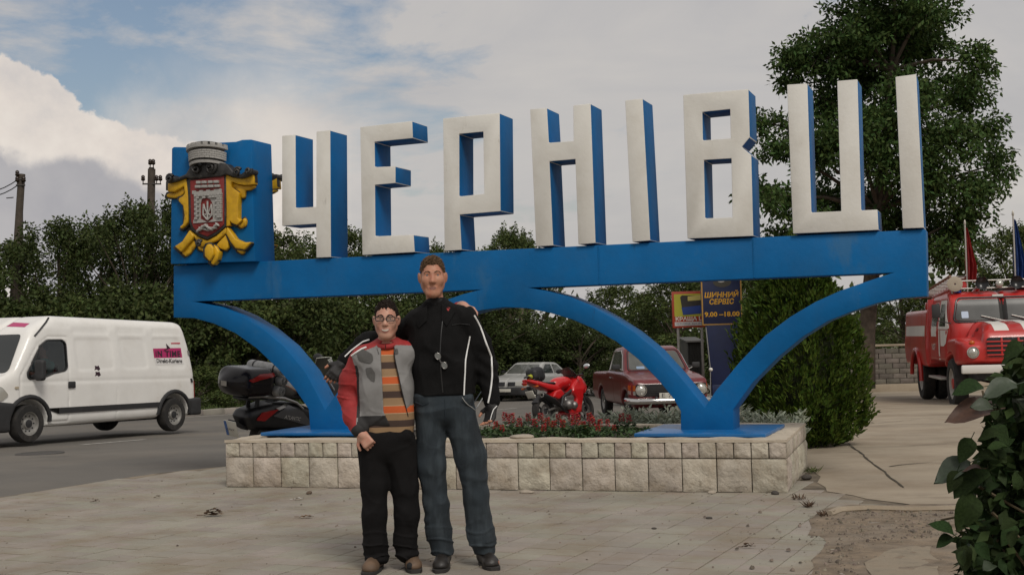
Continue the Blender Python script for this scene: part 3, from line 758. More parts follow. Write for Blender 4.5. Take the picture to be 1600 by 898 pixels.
cu_m = [(x + sh * (i / (len(cu_m) - 1)), z) for i, (x, z) in enumerate(cu_m)]
cl_m = mir(cl[1:])
ZF = 0.47
for L_ in (rl, cl, ll): L_[-1] = (L_[-1][0], ZF)
cl_m[-1] = (cl_m[-1][0], ZF)
btl, btr = q((271, 415)), q((1446.5, 358.3))
zb = (onp(302.8, 467.8, SD)[1] + onp(1394.8, 430.3, SD)[1]) / 2
outer = [btl, btr] + rl + cl[::-1] + cl_m + ll[::-1]
hole_l = [(lu[0][0], zb), (cu_m[0][0], zb)] + cu_m[1:] + lu[::-1][1:-1]
hole_r = [(cu_[0][0], zb), (ru[0][0], zb)] + ru[1:] + cu_[::-1][1:-1]
FD = 0.34
m = MB().prism([outer, hole_l, hole_r], (0, 0, 0), X, Z, (0, FD, 0))
frame = m.build('frame', M_blue, city_sign, smooth=25, bevel=0.008)
for x0 in ((ll[-1][0] + cl_m[-1][0]) / 2, (rl[-1][0] + cl[-1][0]) / 2):
    m = MB().box((x0 + .02, 0.12, 0.485), (1.22, 1.12, 0.034)); m.build('base_plate', M_bluetop, city_sign, bevel=0.006)
zt_ = btl[1]
for px_ in (424, 690, 936, 1178):
    u_, _ = q((px_, 420)); zt1 = btl[1] + (btr[1] - btl[1]) * (u_ - btl[0]) / (btr[0] - btl[0]); MB().box((u_, -.0015, (zb + zt1) / 2), (.012, .005, zt1 - zb - .02)).build('weld_seam', M_blue, city_sign)
LN = -0.035; ld = SD + LN
letters = {
 'Ч': [[(440.5, 212.2), (461.3, 210.3), (461.9, 325), (494, 323.1), (494.2, 205.5), (515.6, 203.4), (516.7, 401.7), (494, 402.5), (494, 349.6), (440.5, 353)]],
 'Е': [[(562.6, 198.7), (643.7, 189.1), (644.8, 216), (584.9, 221.8), (585.5, 261.2), (617.6, 259.8), (617.6, 286.1), (585.5, 289), (586.3, 369.2), (646, 366.6), (647.7, 393.8), (566, 398.5)]],
 'Р': [[(692, 185.3), (780.4, 176.6), (781.8, 330.1), (718.1, 335.3), (721, 390.4), (694.4, 392.1)], [(717.2, 209.4), (754.9, 205.9), (756.3, 302.9), (717.5, 307)]],
 'Н': [[(828.1, 170.8), (854.3, 168.6), (857.4, 223.2), (896, 220.4), (895.4, 164.9), (922.5, 161.8), (930.3, 379.7), (903.5, 381.9), (898.8, 248.8), (858.3, 252.2), (864.2, 383.5), (837.4, 385)]],
 'І': [[(976.5, 157.1), (1003.9, 154), (1015.8, 375.7), (988, 377.9)]],
 'В': [[(1067.1, 148.4), (1169.2, 139.4), (1171.4, 214.6), (1158.8, 229.8), (1173.7, 242.1), (1176.9, 368.6), (1073.9, 372.8)], [(1097.2, 175.2), (1140.7, 170.7), (1141.7, 216.2), (1098.1, 219.5)], [(1099.7, 250.1), (1142.7, 247.6), (1144.3, 339.6), (1101.7, 341.2)]],
 'Ц': [[(1229.6, 132.6), (1261.4, 130.5), (1267.8, 332), (1314.3, 329.9), (1308, 126.7), (1339.7, 124.1), (1345.7, 328.7), (1371, 327.4), (1372.8, 359.2), (1239, 365)]],
 'І2': [[(1399, 120.3), (1431.6, 116), (1443.5, 355.8), (1410.5, 357)]]}
for ch, loops in letters.items():
    m = MB().prism([[q(p, ld) for p in lp] for lp in loops], (0, LN, 0), X, Z, (0, 0.386, 0), 0, 1)
    m.build('letter', [M_letter, M_blue], city_sign, smooth=25, bevel=0.007)
# emblem panel at the left end
PN = -0.10; pd = SD + PN
pan = [(266.5, 412.5), (268, 232), (271, 229.6), (292, 230), (299, 227), (340, 223), (368, 221.5), (378, 218.5), (393, 218.0), (398.5, 408.3)]
panel = MB().prism([[q(p, pd) for p in pan]], (0, PN, 0), X, Z, (0, 0.41, 0)).build('emblem_panel', M_blue, city_sign, smooth=25, bevel=0.02)
M_black = mat('black_paint', (0.020, 0.019, 0.018), 0.5, var=0.3, vscale=8, bump=0.4, bscale=25, dirt=(0.12, 0.11, 0.10), dscale=14, damt=0.35)
M_yellow = mat('yellow_paint', (0.60, 0.345, 0.006), 0.5, var=0.12, vscale=5, bump=0.4, bscale=20, dirt=(0.30, 0.14, 0.01), dscale=6, damt=0.6)
scuff(M_yellow, (.12, .05, .008), 9, .58, .72, .8, 'Object'); scuff(M_black, (.16, .15, .14), 22, .62, .72, .6, 'Object')
M_red = mat('crest_red', (0.20, 0.017, 0.014), 0.55, var=0.2, vscale=6, bump=0.3)
M_silver = mat('crest_grey', (0.36, 0.35, 0.33), 0.6, var=0.12, vscale=9, bump=0.6, bscale=35, dirt=(0.20, 0.19, 0.17), dscale=9, damt=0.6)
A_ = lambda x, y: (255 + x / 8.556, 215 + y / 8.556)
B_ = lambda x, y: (325 + x / 8.556, 215 + y / 8.556)
C_ = lambda x, y: (255 + x / 7.81, 305 + y / 7.81)
D_ = lambda x, y: (325 + x / 7.81, 305 + y / 7.81)
def rel(name, pts, n0, n1, mt, parent, bev=0.012, side=None, rnd=0.0):
    P = [q(p, SD + n1) for p in pts]
    if rnd: P = rounded(P, rnd, 3)
    return MB().prism([P], (0, n1, 0), X, Z, (0, n0 - n1, 0)).build(name, mt, parent, smooth=50, bevel=bev)
cx_, cz_ = q((323, 320), pd)
crest = rel('crest', [(284, 290), (362, 283), (362, 352), (345, 376), (323, 386), (300, 378), (285, 350)], PN + .002, PN - .02, M_black, city_sign)
yl = [A_(55, 610), A_(180, 580), A_(300, 530), A_(322, 600), C_(305, 60), C_(300, 330), C_(270, 370), C_(215, 412), C_(195, 385), C_(238, 350), C_(255, 250), C_(238, 130), C_(178, 70), C_(190, 30), A_(245, 790), A_(283, 745), A_(272, 650), A_(150, 728), A_(55, 728)]
yl2 = [A_(150, 733), A_(272, 655), A_(290, 730), A_(230, 790), A_(150, 810), A_(50, 800), A_(35, 770), A_(60, 742)]
yr = [B_(235, 490), B_(330, 535), B_(430, 548), B_(520, 520), B_(600, 478), B_(612, 625), B_(540, 634), B_(480, 636), B_(400, 622), B_(312, 588), B_(308, 660), B_(412, 742), B_(400, 850), D_(362, 110), D_(360, 280), D_(395, 310), D_(415, 300), D_(350, 362), D_(290, 338), D_(262, 310), D_(262, 370), D_(222, 380), D_(225, 150)]
yr2 = [B_(312, 592), B_(400, 626), B_(480, 642), B_(612, 632), B_(628, 660), B_(560, 700), B_(492, 706), B_(485, 800), B_(440, 812), B_(418, 738), B_(312, 662)]
yr3 = [D_(350, 366), D_(415, 302), D_(440, 272), D_(465, 310), D_(455, 370), D_(400, 405)]
bl = [C_(318, 422), C_(372, 492), C_(350, 540), C_(215, 697), C_(132, 622), C_(230, 560)]
bl2 = [C_(217, 703), C_(356, 545), C_(398, 570), C_(388, 620), C_(330, 705), C_(270, 752)]
bc = [C_(325, 430), C_(430, 512), C_(535, 550), D_(100, 492), D_(218, 385), D_(222, 460), D_(120, 545), D_(20, 598), C_(530, 610), C_(470, 640), C_(415, 600), C_(395, 545)]
bs = [C_(405, 600), C_(470, 640), C_(515, 640), C_(490, 690), C_(430, 668)]
bs2 = [D_(150, 545), D_(215, 478), D_(242, 560), D_(245, 640), D_(215, 675), D_(150, 655), D_(90, 610)]
lf = [C_(560, 590), C_(605, 640), C_(610, 720), C_(560, 808), C_(500, 742), C_(498, 660), C_(525, 602)]
lf2 = [C_(585, 595), C_(640, 620), C_(680, 690), C_(660, 780), C_(605, 855), C_(558, 812)]
br = [D_(225, 385), D_(264, 430), D_(330, 530), D_(430, 575), D_(520, 570), D_(440, 665), D_(330, 648), D_(270, 570), D_(215, 470)]
br2 = [D_(330, 650), D_(440, 670), D_(430, 705), D_(405, 722), D_(360, 690)]
for P, a, b in ((yl, -.16, .0), (yl2, -.125, 0), (yr, -.16, 0), (yr2, -.125, 0), (yr3, -.125, 0), (bl, -.16, 0), (bl2, -.12, 0), (bc, -.15, 0), (bs, -.13, 0), (bs2, -.135, 0), (lf, -.21, 0), (lf2, -.17, 0), (br, -.165, 0), (br2, -.13, 0)):
    o = rel('scroll', P, PN + .003, a - .02, M_yellow, crest, 0.014)
    c = (sum(p[0] for p in P) / len(P), sum(p[1] for p in P) / len(P))
    rel('outline', [(c[0] + (p[0] - c[0]) * 1.045 + (1.7 if p[0] > c[0] else -1.7), c[1] + (p[1] - c[1]) * 1.045 + (1.7 if p[1] > c[1] else -1.7)) for p in P], PN + .002, a + .012, M_black, crest, 0.006)
rel('shield_border', [(290.4, 279), (353, 271), (353.6, 297), (353, 330.6), (352.5, 353.7), (337.8, 366.5), (323.5, 374.8), (311.3, 370.3), (298.5, 358.8), (294.7, 347.3), (293.4, 305)], PN + .003, PN - .085, M_black, crest)
field = rel('shield_field', [(297, 282), (349.5, 275), (349.5, 351), (336, 362.5), (323.5, 369.5), (311, 364.5), (302, 356), (298.5, 346)], PN - .07, PN - .095, M_red, crest, 0.004)
cas = MB(); CN = PN - .125
op = [(313.3, 342), (313.3, 317.8), (315.2, 311.4), (321.6, 308.2), (328.6, 311.4), (332.5, 319), (332.5, 342), (324.8, 347.0)]
cas.prism([[q(p, SD + CN + .02) for p in [(300, 298), (306, 297.6), (306, 299.5), (311, 299.2), (311, 297.3), (317, 297), (317, 298.7), (322, 298.4), (322, 296.6), (328, 296.2), (328, 297.8), (334, 297.4), (334, 295.8), (345.5, 294.7), (346, 301), (344.5, 302), (345.2, 338), (347.3, 341), (347, 345.2), (301.7, 348.8), (302, 344), (304, 341), (302.8, 303.5), (300, 303)]], [q(p, SD + CN + .02) for p in op]], (0, CN + .02, 0), X, Z, (0, .045, 0))
for j in range(11):                    # courses of raised bricks
    y = 304 + j * 3.55
    for i in range(9):
        x0 = 303.2 + i * 5.0 + (2.5 if j % 2 else 0); x1 = min(x0 + 4.5, 345.3)
        yy = y - (x0 - 303) * 0.07
        if x1 - x0 < 1.5: continue
        if yy > 307 and x1 > 312.5 and x0 < 333.5: continue
        if yy < 307 and 318 < (x0 + x1) / 2 < 326 and j > 0: continue
        cas.prism([[q(p, SD + CN) for p in ((x0, yy), (x1, yy - .3), (x1, yy + 2.8), (x0, yy + 3.1))]], (0, CN, 0), X, Z, (0, .03, 0))
cas.build('castle', M_silver, crest, smooth=30, bevel=0.003, seg=1)
cas = MB()
for y0, y1, xs_ in ((575, 611, ((435, 490), (510, 570), (595, 650), (670, 730))), (632, 667, ((420, 495), (505, 580), (595, 665), (680, 745)))):
    for a, b in xs_:
        dy = (a - 580) * -0.035
        cas.prism([[q(p, SD + CN) for p in (A_(a, y0 + dy), A_(b, y0 + dy - 2), A_(b, y1 + dy - 2), A_(a, y1 + dy))]], (0, CN, 0), X, Z, (0, .04, 0))
cas.build('battlement', M_silver, crest, smooth=30, bevel=0.004)
tr = MB(); TN = PN - .115
def tl(pts, r): tr.tube([(*[q(C_(*p), SD + TN)][0][:1], TN, q(C_(*p), SD + TN)[1]) for p in pts], r, 6)
tl([(541, 72), (541, 300)], [.004, .013] if False else .011)
for s in (-1, 1):
    tl([(541 + s * 47, 108), (541 + s * 53, 180), (541 + s * 53, 240), (541 + s * 20, 280), (541, 300)], .010)
    tl([(541 + s * 47, 108), (541 + s * 30, 170), (541 + s * 8, 215), (541 + s * 28, 245)], .009)
    tl([(541 + s * 50, 235), (541 + s * 22, 235), (541, 200)], .008)
tr.build('trident', M_silver, crest)
la = MB()
for i in range(16):
    t = i / 15; x = 425 + 235 * t; y = 405 + 25 * math.cos(t * 9) - 25 * t
    c = q(C_(x, y), SD + TN); la.ell((c[0], TN, c[1]), (.034, .022, .014), 8, rot=(0, random.uniform(-.8, .8), 0))
la.tube([(q(C_(430, 395), SD + TN)[0], TN + .01, q(C_(430, 395), SD + TN)[1]), (q(C_(540, 425), SD + TN)[0], TN + .01, q(C_(540, 425), SD + TN)[1]), (q(C_(650, 395), SD + TN)[0], TN + .01, q(C_(650, 395), SD + TN)[1])], .012, 6)
la.build('laurel', M_silver, crest)
# mantling under the crown
man = [A_(40, 530), A_(75, 500), A_(120, 497), A_(150, 540), A_(230, 515), A_(300, 485), A_(350, 395), A_(390, 352), A_(560, 322), B_(100, 325), B_(250, 352), B_(330, 450), B_(420, 500), B_(490, 445), B_(540, 415), B_(595, 425), B_(600, 478), B_(510, 530), B_(430, 548), B_(330, 528), B_(240, 492), B_(160, 520), B_(0, 530), A_(345, 552), A_(300, 536), A_(180, 585), A_(60, 612), A_(42, 575)]
rel('mantling', man, PN + .003, PN - .12, M_black, crest, 0.015)
def curl(cpx, r, turns=1.3, s=1, n1=PN - .13):
    c = q(cpx, SD + n1); pts = []
    for i in range(16):
        t = i / 15; a = turns * 2 * math.pi * t * s + 0.5; rr = r * (1 - .75 * t)
        pts.append((c[0] + rr * math.cos(a), n1 - .02 * t, c[1] + rr * math.sin(a)))
    MB().tube(pts, [.02 - .006 * i / 15 for i in range(16)], 6).build('mantling_curl', M_black, crest, smooth=60)
for p, r, s in ((A_(450, 420), .06, 1), (A_(640, 405), .065, -1), (B_(40, 400), .06, 1), (B_(395, 455), .045, 1), (B_(545, 445), .04, -1), (A_(90, 545), .045, 1), (C_(440, 585), .035, 1)): curl(p, r, 1.4, s)
# mural crown
cr = MB(); ck = MB(); c0 = q((329.0, 261.5), pd); HW = .240
def ring_(prof, mb_, t0=-82, t1=82, n=26, arch=.045):
    rings = []
    for k in range(n + 1):
        t = R(t0 + (t1 - t0) * k / n)
        rings.append([(c0[0] + HW * f * math.sin(t), PN - .02 - .19 * f * math.cos(t), c0[1] + z * .88 + arch * math.cos(t) - .06 * math.sin(t) * 0) for f, z in prof])
    mb_.loft(rings)
ring_([(.80, -.02), (.86, -.02), (.86, .25), (.80, .25)], ck)
ring_([(.84, -.015), (.95, -.015), (.97, .018), (.84, .022)], cr)
for j in range(4):
    for i in range(12):
        a = -80 + i * 13.6 + (6.8 if j % 2 else 0)
        ring_([(.87, .045 + j * .027), (.985 + .006 * j, .045 + j * .027), (.99 + .006 * j, .068 + j * .027), (.87, .068 + j * .027)], cr, a, min(82, a + 12.9), 3)
ring_([(.88, .172), (1.09, .180), (1.10, .205), (.88, .205)], cr)
for i in range(9):
    a = -82 + i * 18.8; ring_([(.90, .206), (1.09, .206), (1.09, .238), (.90, .238)], cr, a, a + 12.5, 4)
ck.build('crown_core', M_black, crest, smooth=40); cr.build('crown', M_silver, crest, smooth=40)
back = copy_tree(crest, city_sign); back.scale = (1, -1, 1); back.location = (0, 2 * PN + 0.41, 0)
# ================================================================ plants
def leaf_mesh(name, P, A, W, m, fold=0.18, Nrm=None):
    """Many leaves as one mesh: base P, axis A (length included), half width W; each leaf is two triangles folded on its midrib."""
    P, A, W = np.asarray(P, float), np.asarray(A, float), np.asarray(W, float).reshape(-1, 1)
    n = len(P); L_ = np.linalg.norm(A, axis=1, keepdims=True); ax = A / L_
    if Nrm is None: Nrm = rng.normal(size=(n, 3)) + np.array([0, 0, 0.9])
    s = np.cross(ax, Nrm); s /= np.maximum(np.linalg.norm(s, axis=1, keepdims=True), 1e-6); nn = np.cross(s, ax)
    m0 = P + A * 0.45
    V = np.stack([P, m0 + s * W - nn * W * fold, P + A - nn * L_ * 0.12, m0 - s * W - nn * W * fold], 1).reshape(-1, 3)
    F = np.arange(n * 4).reshape(-1, 4)
    T = np.concatenate([F[:, [0, 1, 2]], F[:, [0, 2, 3]]], 1).reshape(-1, 3)
    me = bpy.data.meshes.new(name); me.vertices.add(len(V)); me.vertices.foreach_set('co', V.ravel())
    me.loops.add(len(T) * 3); me.loops.foreach_set('vertex_index', T.ravel().astype(np.int32))
    me.polygons.add(len(T)); me.polygons.foreach_set('loop_start', np.arange(len(T), dtype=np.int32) * 3)
    me.update(calc_edges=True); me.materials.append(m); return me
def unit(n): v = rng.normal(size=(n, 3)); return v / np.linalg.norm(v, axis=1, keepdims=True)
def clusters(cent, rad, per, size, squash=0.75, droop=0.25):
    P = []; A = []
    rm = max(rad); per0 = per
    for c, r in zip(cent, rad):
        per = max(8, int(1.25 * per0 * (r / rm) ** 1.6)); u = unit(per) * (rng.rand(per, 1) ** 0.45) * r; u[:, 2] *= squash
        P.append(np.asarray(c) + u)
        a = u / max(r, 1e-3) + unit(per) * 0.9; a[:, 2] -= droop; A.append(a)
    P, A = np.concatenate(P), np.concatenate(A)
    A /= np.linalg.norm(A, axis=1, keepdims=True); A *= size * (0.6 + 0.8 * rng.rand(len(A), 1))
    return P, A
M_bark = mat('bark', (0.075, 0.058, 0.042), 0.95, var=0.4, vscale=8, bump=1.0, bscale=14)
M_leafA = mat('leaf_dark_green', (0.052, 0.070, 0.022), 0.6, island=0.45, trans=0.22, spec=0.12)
M_leafB = mat('leaf_mid_green', (0.066, 0.088, 0.026), 0.6, island=0.45, trans=0.22, spec=0.12)
M_leafC = mat('leaf_robinia', (0.054, 0.092, 0.026), 0.6, island=0.45, trans=0.22, spec=0.12)
M_leafD = mat('leaf_pale_green', (0.075, 0.10, 0.032), 0.6, island=0.4, trans=0.25, spec=0.12)
M_thuja = mat('thuja_spray', (0.052, 0.085, 0.010), 0.65, island=0.5, trans=0.12, spec=0.2)

def crown_variant(seed, H, Rw, m, base=0.12, leaf=0.15, ncl=88, per=150, shoots=16):
    """A bushy tree about H tall: limbs, then leaf clusters through the crown with shoots breaking the outline."""
    global rng; keep = rng; rng = np.random.RandomState(seed)
    tm = MB(); tm.tube([(0, 0, -.3), (0.05, 0, H * .2), (-.06, .05, H * .5), (.02, 0, H * .8)], [H * .022, H * .018, H * .012, H * .004], 7)
    cen, rad = [], []
    for i in range(ncl):
        t = rng.rand(); z = H * (base + (1 - base) * t ** 0.85); prof = math.sin(math.pi * min(1, (0.18 + 0.82 * (z / H)) ** 1.15)) ** 0.6 if z < H else 0
        a = rng.rand() * 6.283; r = Rw * prof * (0.35 + 0.65 * rng.rand() ** 0.5) * (1 + .25 * math.sin(3 * a + seed))
        cen.append((r * math.cos(a), r * math.sin(a), z)); rad.append(Rw * (0.12 + 0.13 * rng.rand()))
        if i % 4 == 0:
            z0 = max(.1, z * .55); tm.tube([(0, 0, z0), (r * .55 * math.cos(a), r * .55 * math.sin(a), z0 + (z - z0) * .6), cen[-1]], [H * .008, H * .005, H * .002], 5, cap=False)
    for i in range(shoots):
        a = rng.rand() * 6.283; r = Rw * .75 * rng.rand() ** .5; z = H * (1.0 - .35 * (r / Rw) ** 2) + .1 + .10 * H * (rng.rand() - .5)
        for k in range(5): cen.append((r * math.cos(a) * (1 + .03 * k), r * math.sin(a) * (1 + .03 * k), z + k * H * .022 - H * .06)); rad.append(Rw * (.095 - .015 * k))
    P, A = clusters(cen, rad, per, leaf)
    lm = leaf_mesh('crown', P, A, leaf * (0.24 + .1 * rng.rand(len(P))), m); wm = tm.mesh('trunk'); wm.materials.append(M_bark)
    rng = keep; return lm, wm, H, Rw
variants = [crown_variant(1, 7, 2.6, M_leafA, leaf=.135), crown_variant(2, 7, 2.3, M_leafB, leaf=.125), crown_variant(3, 7, 2.9, M_leafA, leaf=.14, ncl=84), crown_variant(4, 7, 1.9, M_leafD, base=.3, leaf=.12, ncl=55), crown_variant(5, 7, 2.4, M_leafB, base=.2, leaf=.135)]
def tree(px, top, Y, wid, v, label, group='trees along the far side of the road', sink=0.0):
    lm, wm, H, Rw = variants[v]
    b = aty(px, 560, Y); x = b.x; z0 = gz(x, Y) - .1; h = aty(px, top, Y).z - z0
    t = thing('tree', label, 'tree', (x, Y, z0), random.random() * 6.28, group)
    s = (wid / Rw, wid / Rw, h / (H * 1.04))
    for nm, me in (('crown', lm), ('trunk', wm)):
        o = bpy.data.objects.new(nm, me); COL.objects.link(o); o.parent = t; o.scale = s
    return t
far_trees = [
 (28, 372, 50, 2.6, 4, 'bushy green tree around the foot of the twin wooden pole'), (95, 338, 47, 2.6, 0, 'dark bushy tree rising above the cab of the white van'), (160, 340, 49, 2.4, 1, 'leafy tree just right of the first bushy tree above the white van'),
 (212, 318, 46, 2.5, 2, 'broad dark tree in front of the insulator pole'), (268, 305, 48, 2.2, 0, 'tall dark tree half hidden by the left edge of the emblem panel'), (330, 350, 50, 2.6, 2, 'dense dark tree right behind the emblem panel'),
 (400, 372, 47, 2.4, 4, 'tree behind the leftmost arch filling the gap right of the emblem'), (452, 356, 50, 2.2, 1, 'tree showing between the emblem panel and the first letter'), (505, 372, 52, 2.5, 0, 'dark tree behind the first letter and the left arch'),
 (553, 352, 52, 2.0, 1, 'slender tree showing in the gap between the first two letters'), (610, 395, 53, 2.8, 2, 'wide dark tree behind the head of the shorter man'), (668, 385, 56, 2.3, 0, 'dark tree behind the head of the taller man'), (690, 378, 60, 1.8, 1, 'small treetop showing left of the third letter'),
 (752, 385, 58, 2.2, 4, 'low treetop showing just right of the third letter'), (797, 356, 56, 1.9, 3, 'airy pale tree with loose clumps showing left of the fourth letter'), (826, 366, 60, 1.8, 3, 'second airy pale tree touching the fourth letter'), (740, 455, 50, 2.9, 0, 'dark tree under the middle of the blue beam'),
 (800, 500, 52, 2.3, 2, 'low dark tree behind the white hatchback'), (858, 508, 54, 2.5, 0, 'low dark tree behind the red motorcycle'), (905, 500, 52, 2.2, 2, 'drooping dark tree between the motorcycle and the pickup'), (962, 442, 60, 2.3, 4, 'rounded tree left of the thin pole under the beam'), (1015, 478, 56, 1.9, 0, 'tree at the foot of the thin pole under the beam'),
 (1062, 425, 50, 2.4, 1, 'leafy tree behind the yellow and red billboard'), (1120, 420, 52, 2.0, 4, 'tree straight behind the tyre service board'), (1175, 428, 54, 1.7, 3, 'pale airy tree between the tyre board and the conifer'),
 (1412, 425, 60, 2.3, 3, 'pale distant tree above the stone wall left of the fire engine'), (1450, 455, 58, 2.2, 1, 'green tree showing over the tank of the fire engine'), (1590, 350, 44, 2.2, 4, 'tree behind the blue flag at the right edge'), (1548, 425, 46, 1.5, 1, 'low tree between the red and the blue flags'), (1300, 530, 60, 3.0, 2, 'dark tree hidden behind the conifer')]
for a in far_trees: tree(*a)
# undergrowth along the verge, each bush its own
bushv = [crown_variant(21, 3, 2.0, M_leafA, base=.02, leaf=.13, ncl=55, per=120, shoots=5), crown_variant(22, 3, 1.9, M_leafB, base=.02, leaf=.125, ncl=55, per=120, shoots=6)]
kb = 0
BUSH = ['dark bush at the far left edge behind the nose of the white van', 'bush standing right behind the cab of the white van', 'wide bush rising over the front roof of the white van', 'bush behind the middle of the white van roof', 'wide bush above the pink logo of the white van', 'bush behind the rear roof corner of the white van', 'low bush at the roadside just right of the white van', 'bush under the lower left corner of the blue sign', 'bush seen through the upper part of the leftmost arch', 'bush above the scooter top box under the leftmost arch', 'bush behind the foot of the left pair of arches', 'bush behind the shorter man', 'bush behind the gap between the two heads', 'bush under the middle of the central arch', 'bush right of the tall man shoulder under the central arch', 'bush above the roof of the white hatchback', 'bush above the red motorcycle', 'bush left of the maroon pickup roof', 'bush directly above the maroon pickup roof', 'bush behind the yellow and red billboard and grey shed', 'bush between the tyre service pillar and the conifer', 'bush hidden behind the upper part of the conifer', 'small bush in the grass behind the scooter top box']
for px, top, Y, wid, v in [(-30, 470, 47, 3.2, 0), (20, 478, 44, 2.4, 0), (75, 462, 45, 2.8, 0), (140, 470, 44, 2.4, 1), (200, 450, 44, 2.8, 0), (262, 460, 44, 2.6, 0), (312, 575, 41, 1.6, 1), (345, 470, 45, 2.6, 0), (405, 470, 45, 2.5, 1), (460, 465, 46, 2.7, 0), (520, 470, 48, 2.5, 0), (575, 465, 49, 2.6, 1), (640, 470, 50, 2.8, 0), (715, 500, 50, 2.6, 0), (772, 520, 51, 2.3, 1), (830, 530, 54, 2.6, 0), (880, 530, 54, 2.4, 1), (945, 530, 54, 2.6, 0), (1010, 535, 50, 2.4, 0), (1070, 520, 48, 2.4, 1), (1160, 500, 47, 2.2, 0), (1215, 520, 50, 2.4, 0), (372, 590, 41.5, 1.3, 1)]:
    lm, wm, H, Rw = bushv[v]; b = aty(px, 560, Y); z0 = gz(b.x, Y) - .1; h = aty(px, top, Y).z - z0
    kb += 1
    t = thing('bush', BUSH[kb - 1], 'bush', (b.x, Y, z0), random.random() * 6.28, 'bushes in the thicket beyond the road')
    for nm, me in (('foliage', lm), ('stem', wm)):
        o = bpy.data.objects.new(nm, me); COL.objects.link(o); o.parent = t; o.scale = (wid / Rw, wid / Rw, h / (H * 1.02))
# a far wood closing the horizon
P, A = [], []
for i in range(900):
    ang = R(random.uniform(-75, 75)); d = random.uniform(95, 130); h = random.uniform(3, 7.5)
    P.append((d * math.sin(ang), d * math.cos(ang), -1.6 + h * random.random() ** .7))
P, A = clusters(P, [2.2] * len(P), 22, .75)
tag(link('far_wood', leaf_mesh('far_wood', P, A, .25 * np.ones(len(P)), M_leafA), []), kind='stuff')

# ---- the big robinia behind the right end of the sign
TY = 33.5
big = thing('robinia_tree', 'tall spreading robinia towering behind the last letters of the sign', 'tree', (*aty(1352, 600, TY)[:2], gz(0, TY) - .1))
bx, bz = big.location.x, big.location.z
def wl(px, py, dy=0): p = aty(px, py, TY + dy); return np.array([p.x - bx, dy, p.z - bz])
tm = MB(); T = [wl(1352, 606), wl(1354, 520), wl(1362, 430), wl(1372, 330), wl(1385, 220), wl(1392, 110), wl(1400, 20)]
tm.tube(T, [.26, .22, .20, .17, .12, .08, .04], 10)
blobs = [(1390, 40, 75, 60), (1330, 45, 60, 45), (1285, 85, 62, 45), (1245, 92, 32, 22), (1450, 15, 55, 30), (1380, -60, 100, 60), (1440, 70, 60, 45), (1350, 120, 75, 55), (1500, 150, 50, 40), (1525, 95, 25, 30), (1545, 200, 30, 28), (1490, 215, 60, 40), (1425, 160, 60, 50), (1560, 255, 28, 30), (1530, 290, 35, 22), (1480, 300, 55, 40), (1420, 260, 60, 50), (1340, 220, 75, 60), (1290, 170, 40, 40), (1270, 240, 40, 40), (1205, 195, 42, 22), (1215, 235, 38, 18), (1205, 305, 40, 28), (1250, 330, 40, 30), (1170, 290, 30, 18), (1300, 310, 50, 45), (1370, 330, 70, 45), (1430, 350, 55, 35), (1490, 365, 40, 30), (1510, 335, 35, 25), (1500, 410, 22, 22), (1470, 395, 30, 20), (1330, 380, 60, 30), (1400, 400, 50, 30), (1225, 365, 30, 14), (1235, 130, 25, 25)]
cen, rad = [], []
for (px, py, rx, ry) in blobs:
    n = max(7, int(rx * ry / 52)); dy0 = random.uniform(-1.2, 1.2)
    c0_ = wl(px, py, dy0)
    k = min(range(len(T)), key=lambda i: abs(T[i][2] - (c0_[2] - .9)))
    mid_ = (T[k] + c0_) / 2 + np.array([0, 0, .15]); tm.tube([T[k], mid_, c0_], [.07, .045, .015], 6, cap=False)
    for i in range(n):
        u = unit(1)[0] * rng.rand() ** 0.5
        c = wl(px + u[0] * rx, py - u[2] * ry, dy0 + u[1] * rx / 64 * 1.1); cen.append(c); rad.append(rng.uniform(.20, .44))
        if i % 3 == 0: tm.tube([c0_, (c0_ + c) / 2 + np.array([0, 0, .06]), c], [.018, .012, .006], 4, cap=False)
P, A = clusters(cen, rad, 74, .14, squash=.7, droop=.45)
link('crown', leaf_mesh('crown', P, A, .13 * (.24 + .08 * rng.rand(len(P))), M_leafC), [], big)
tm.build('trunk', M_bark, big, smooth=60)

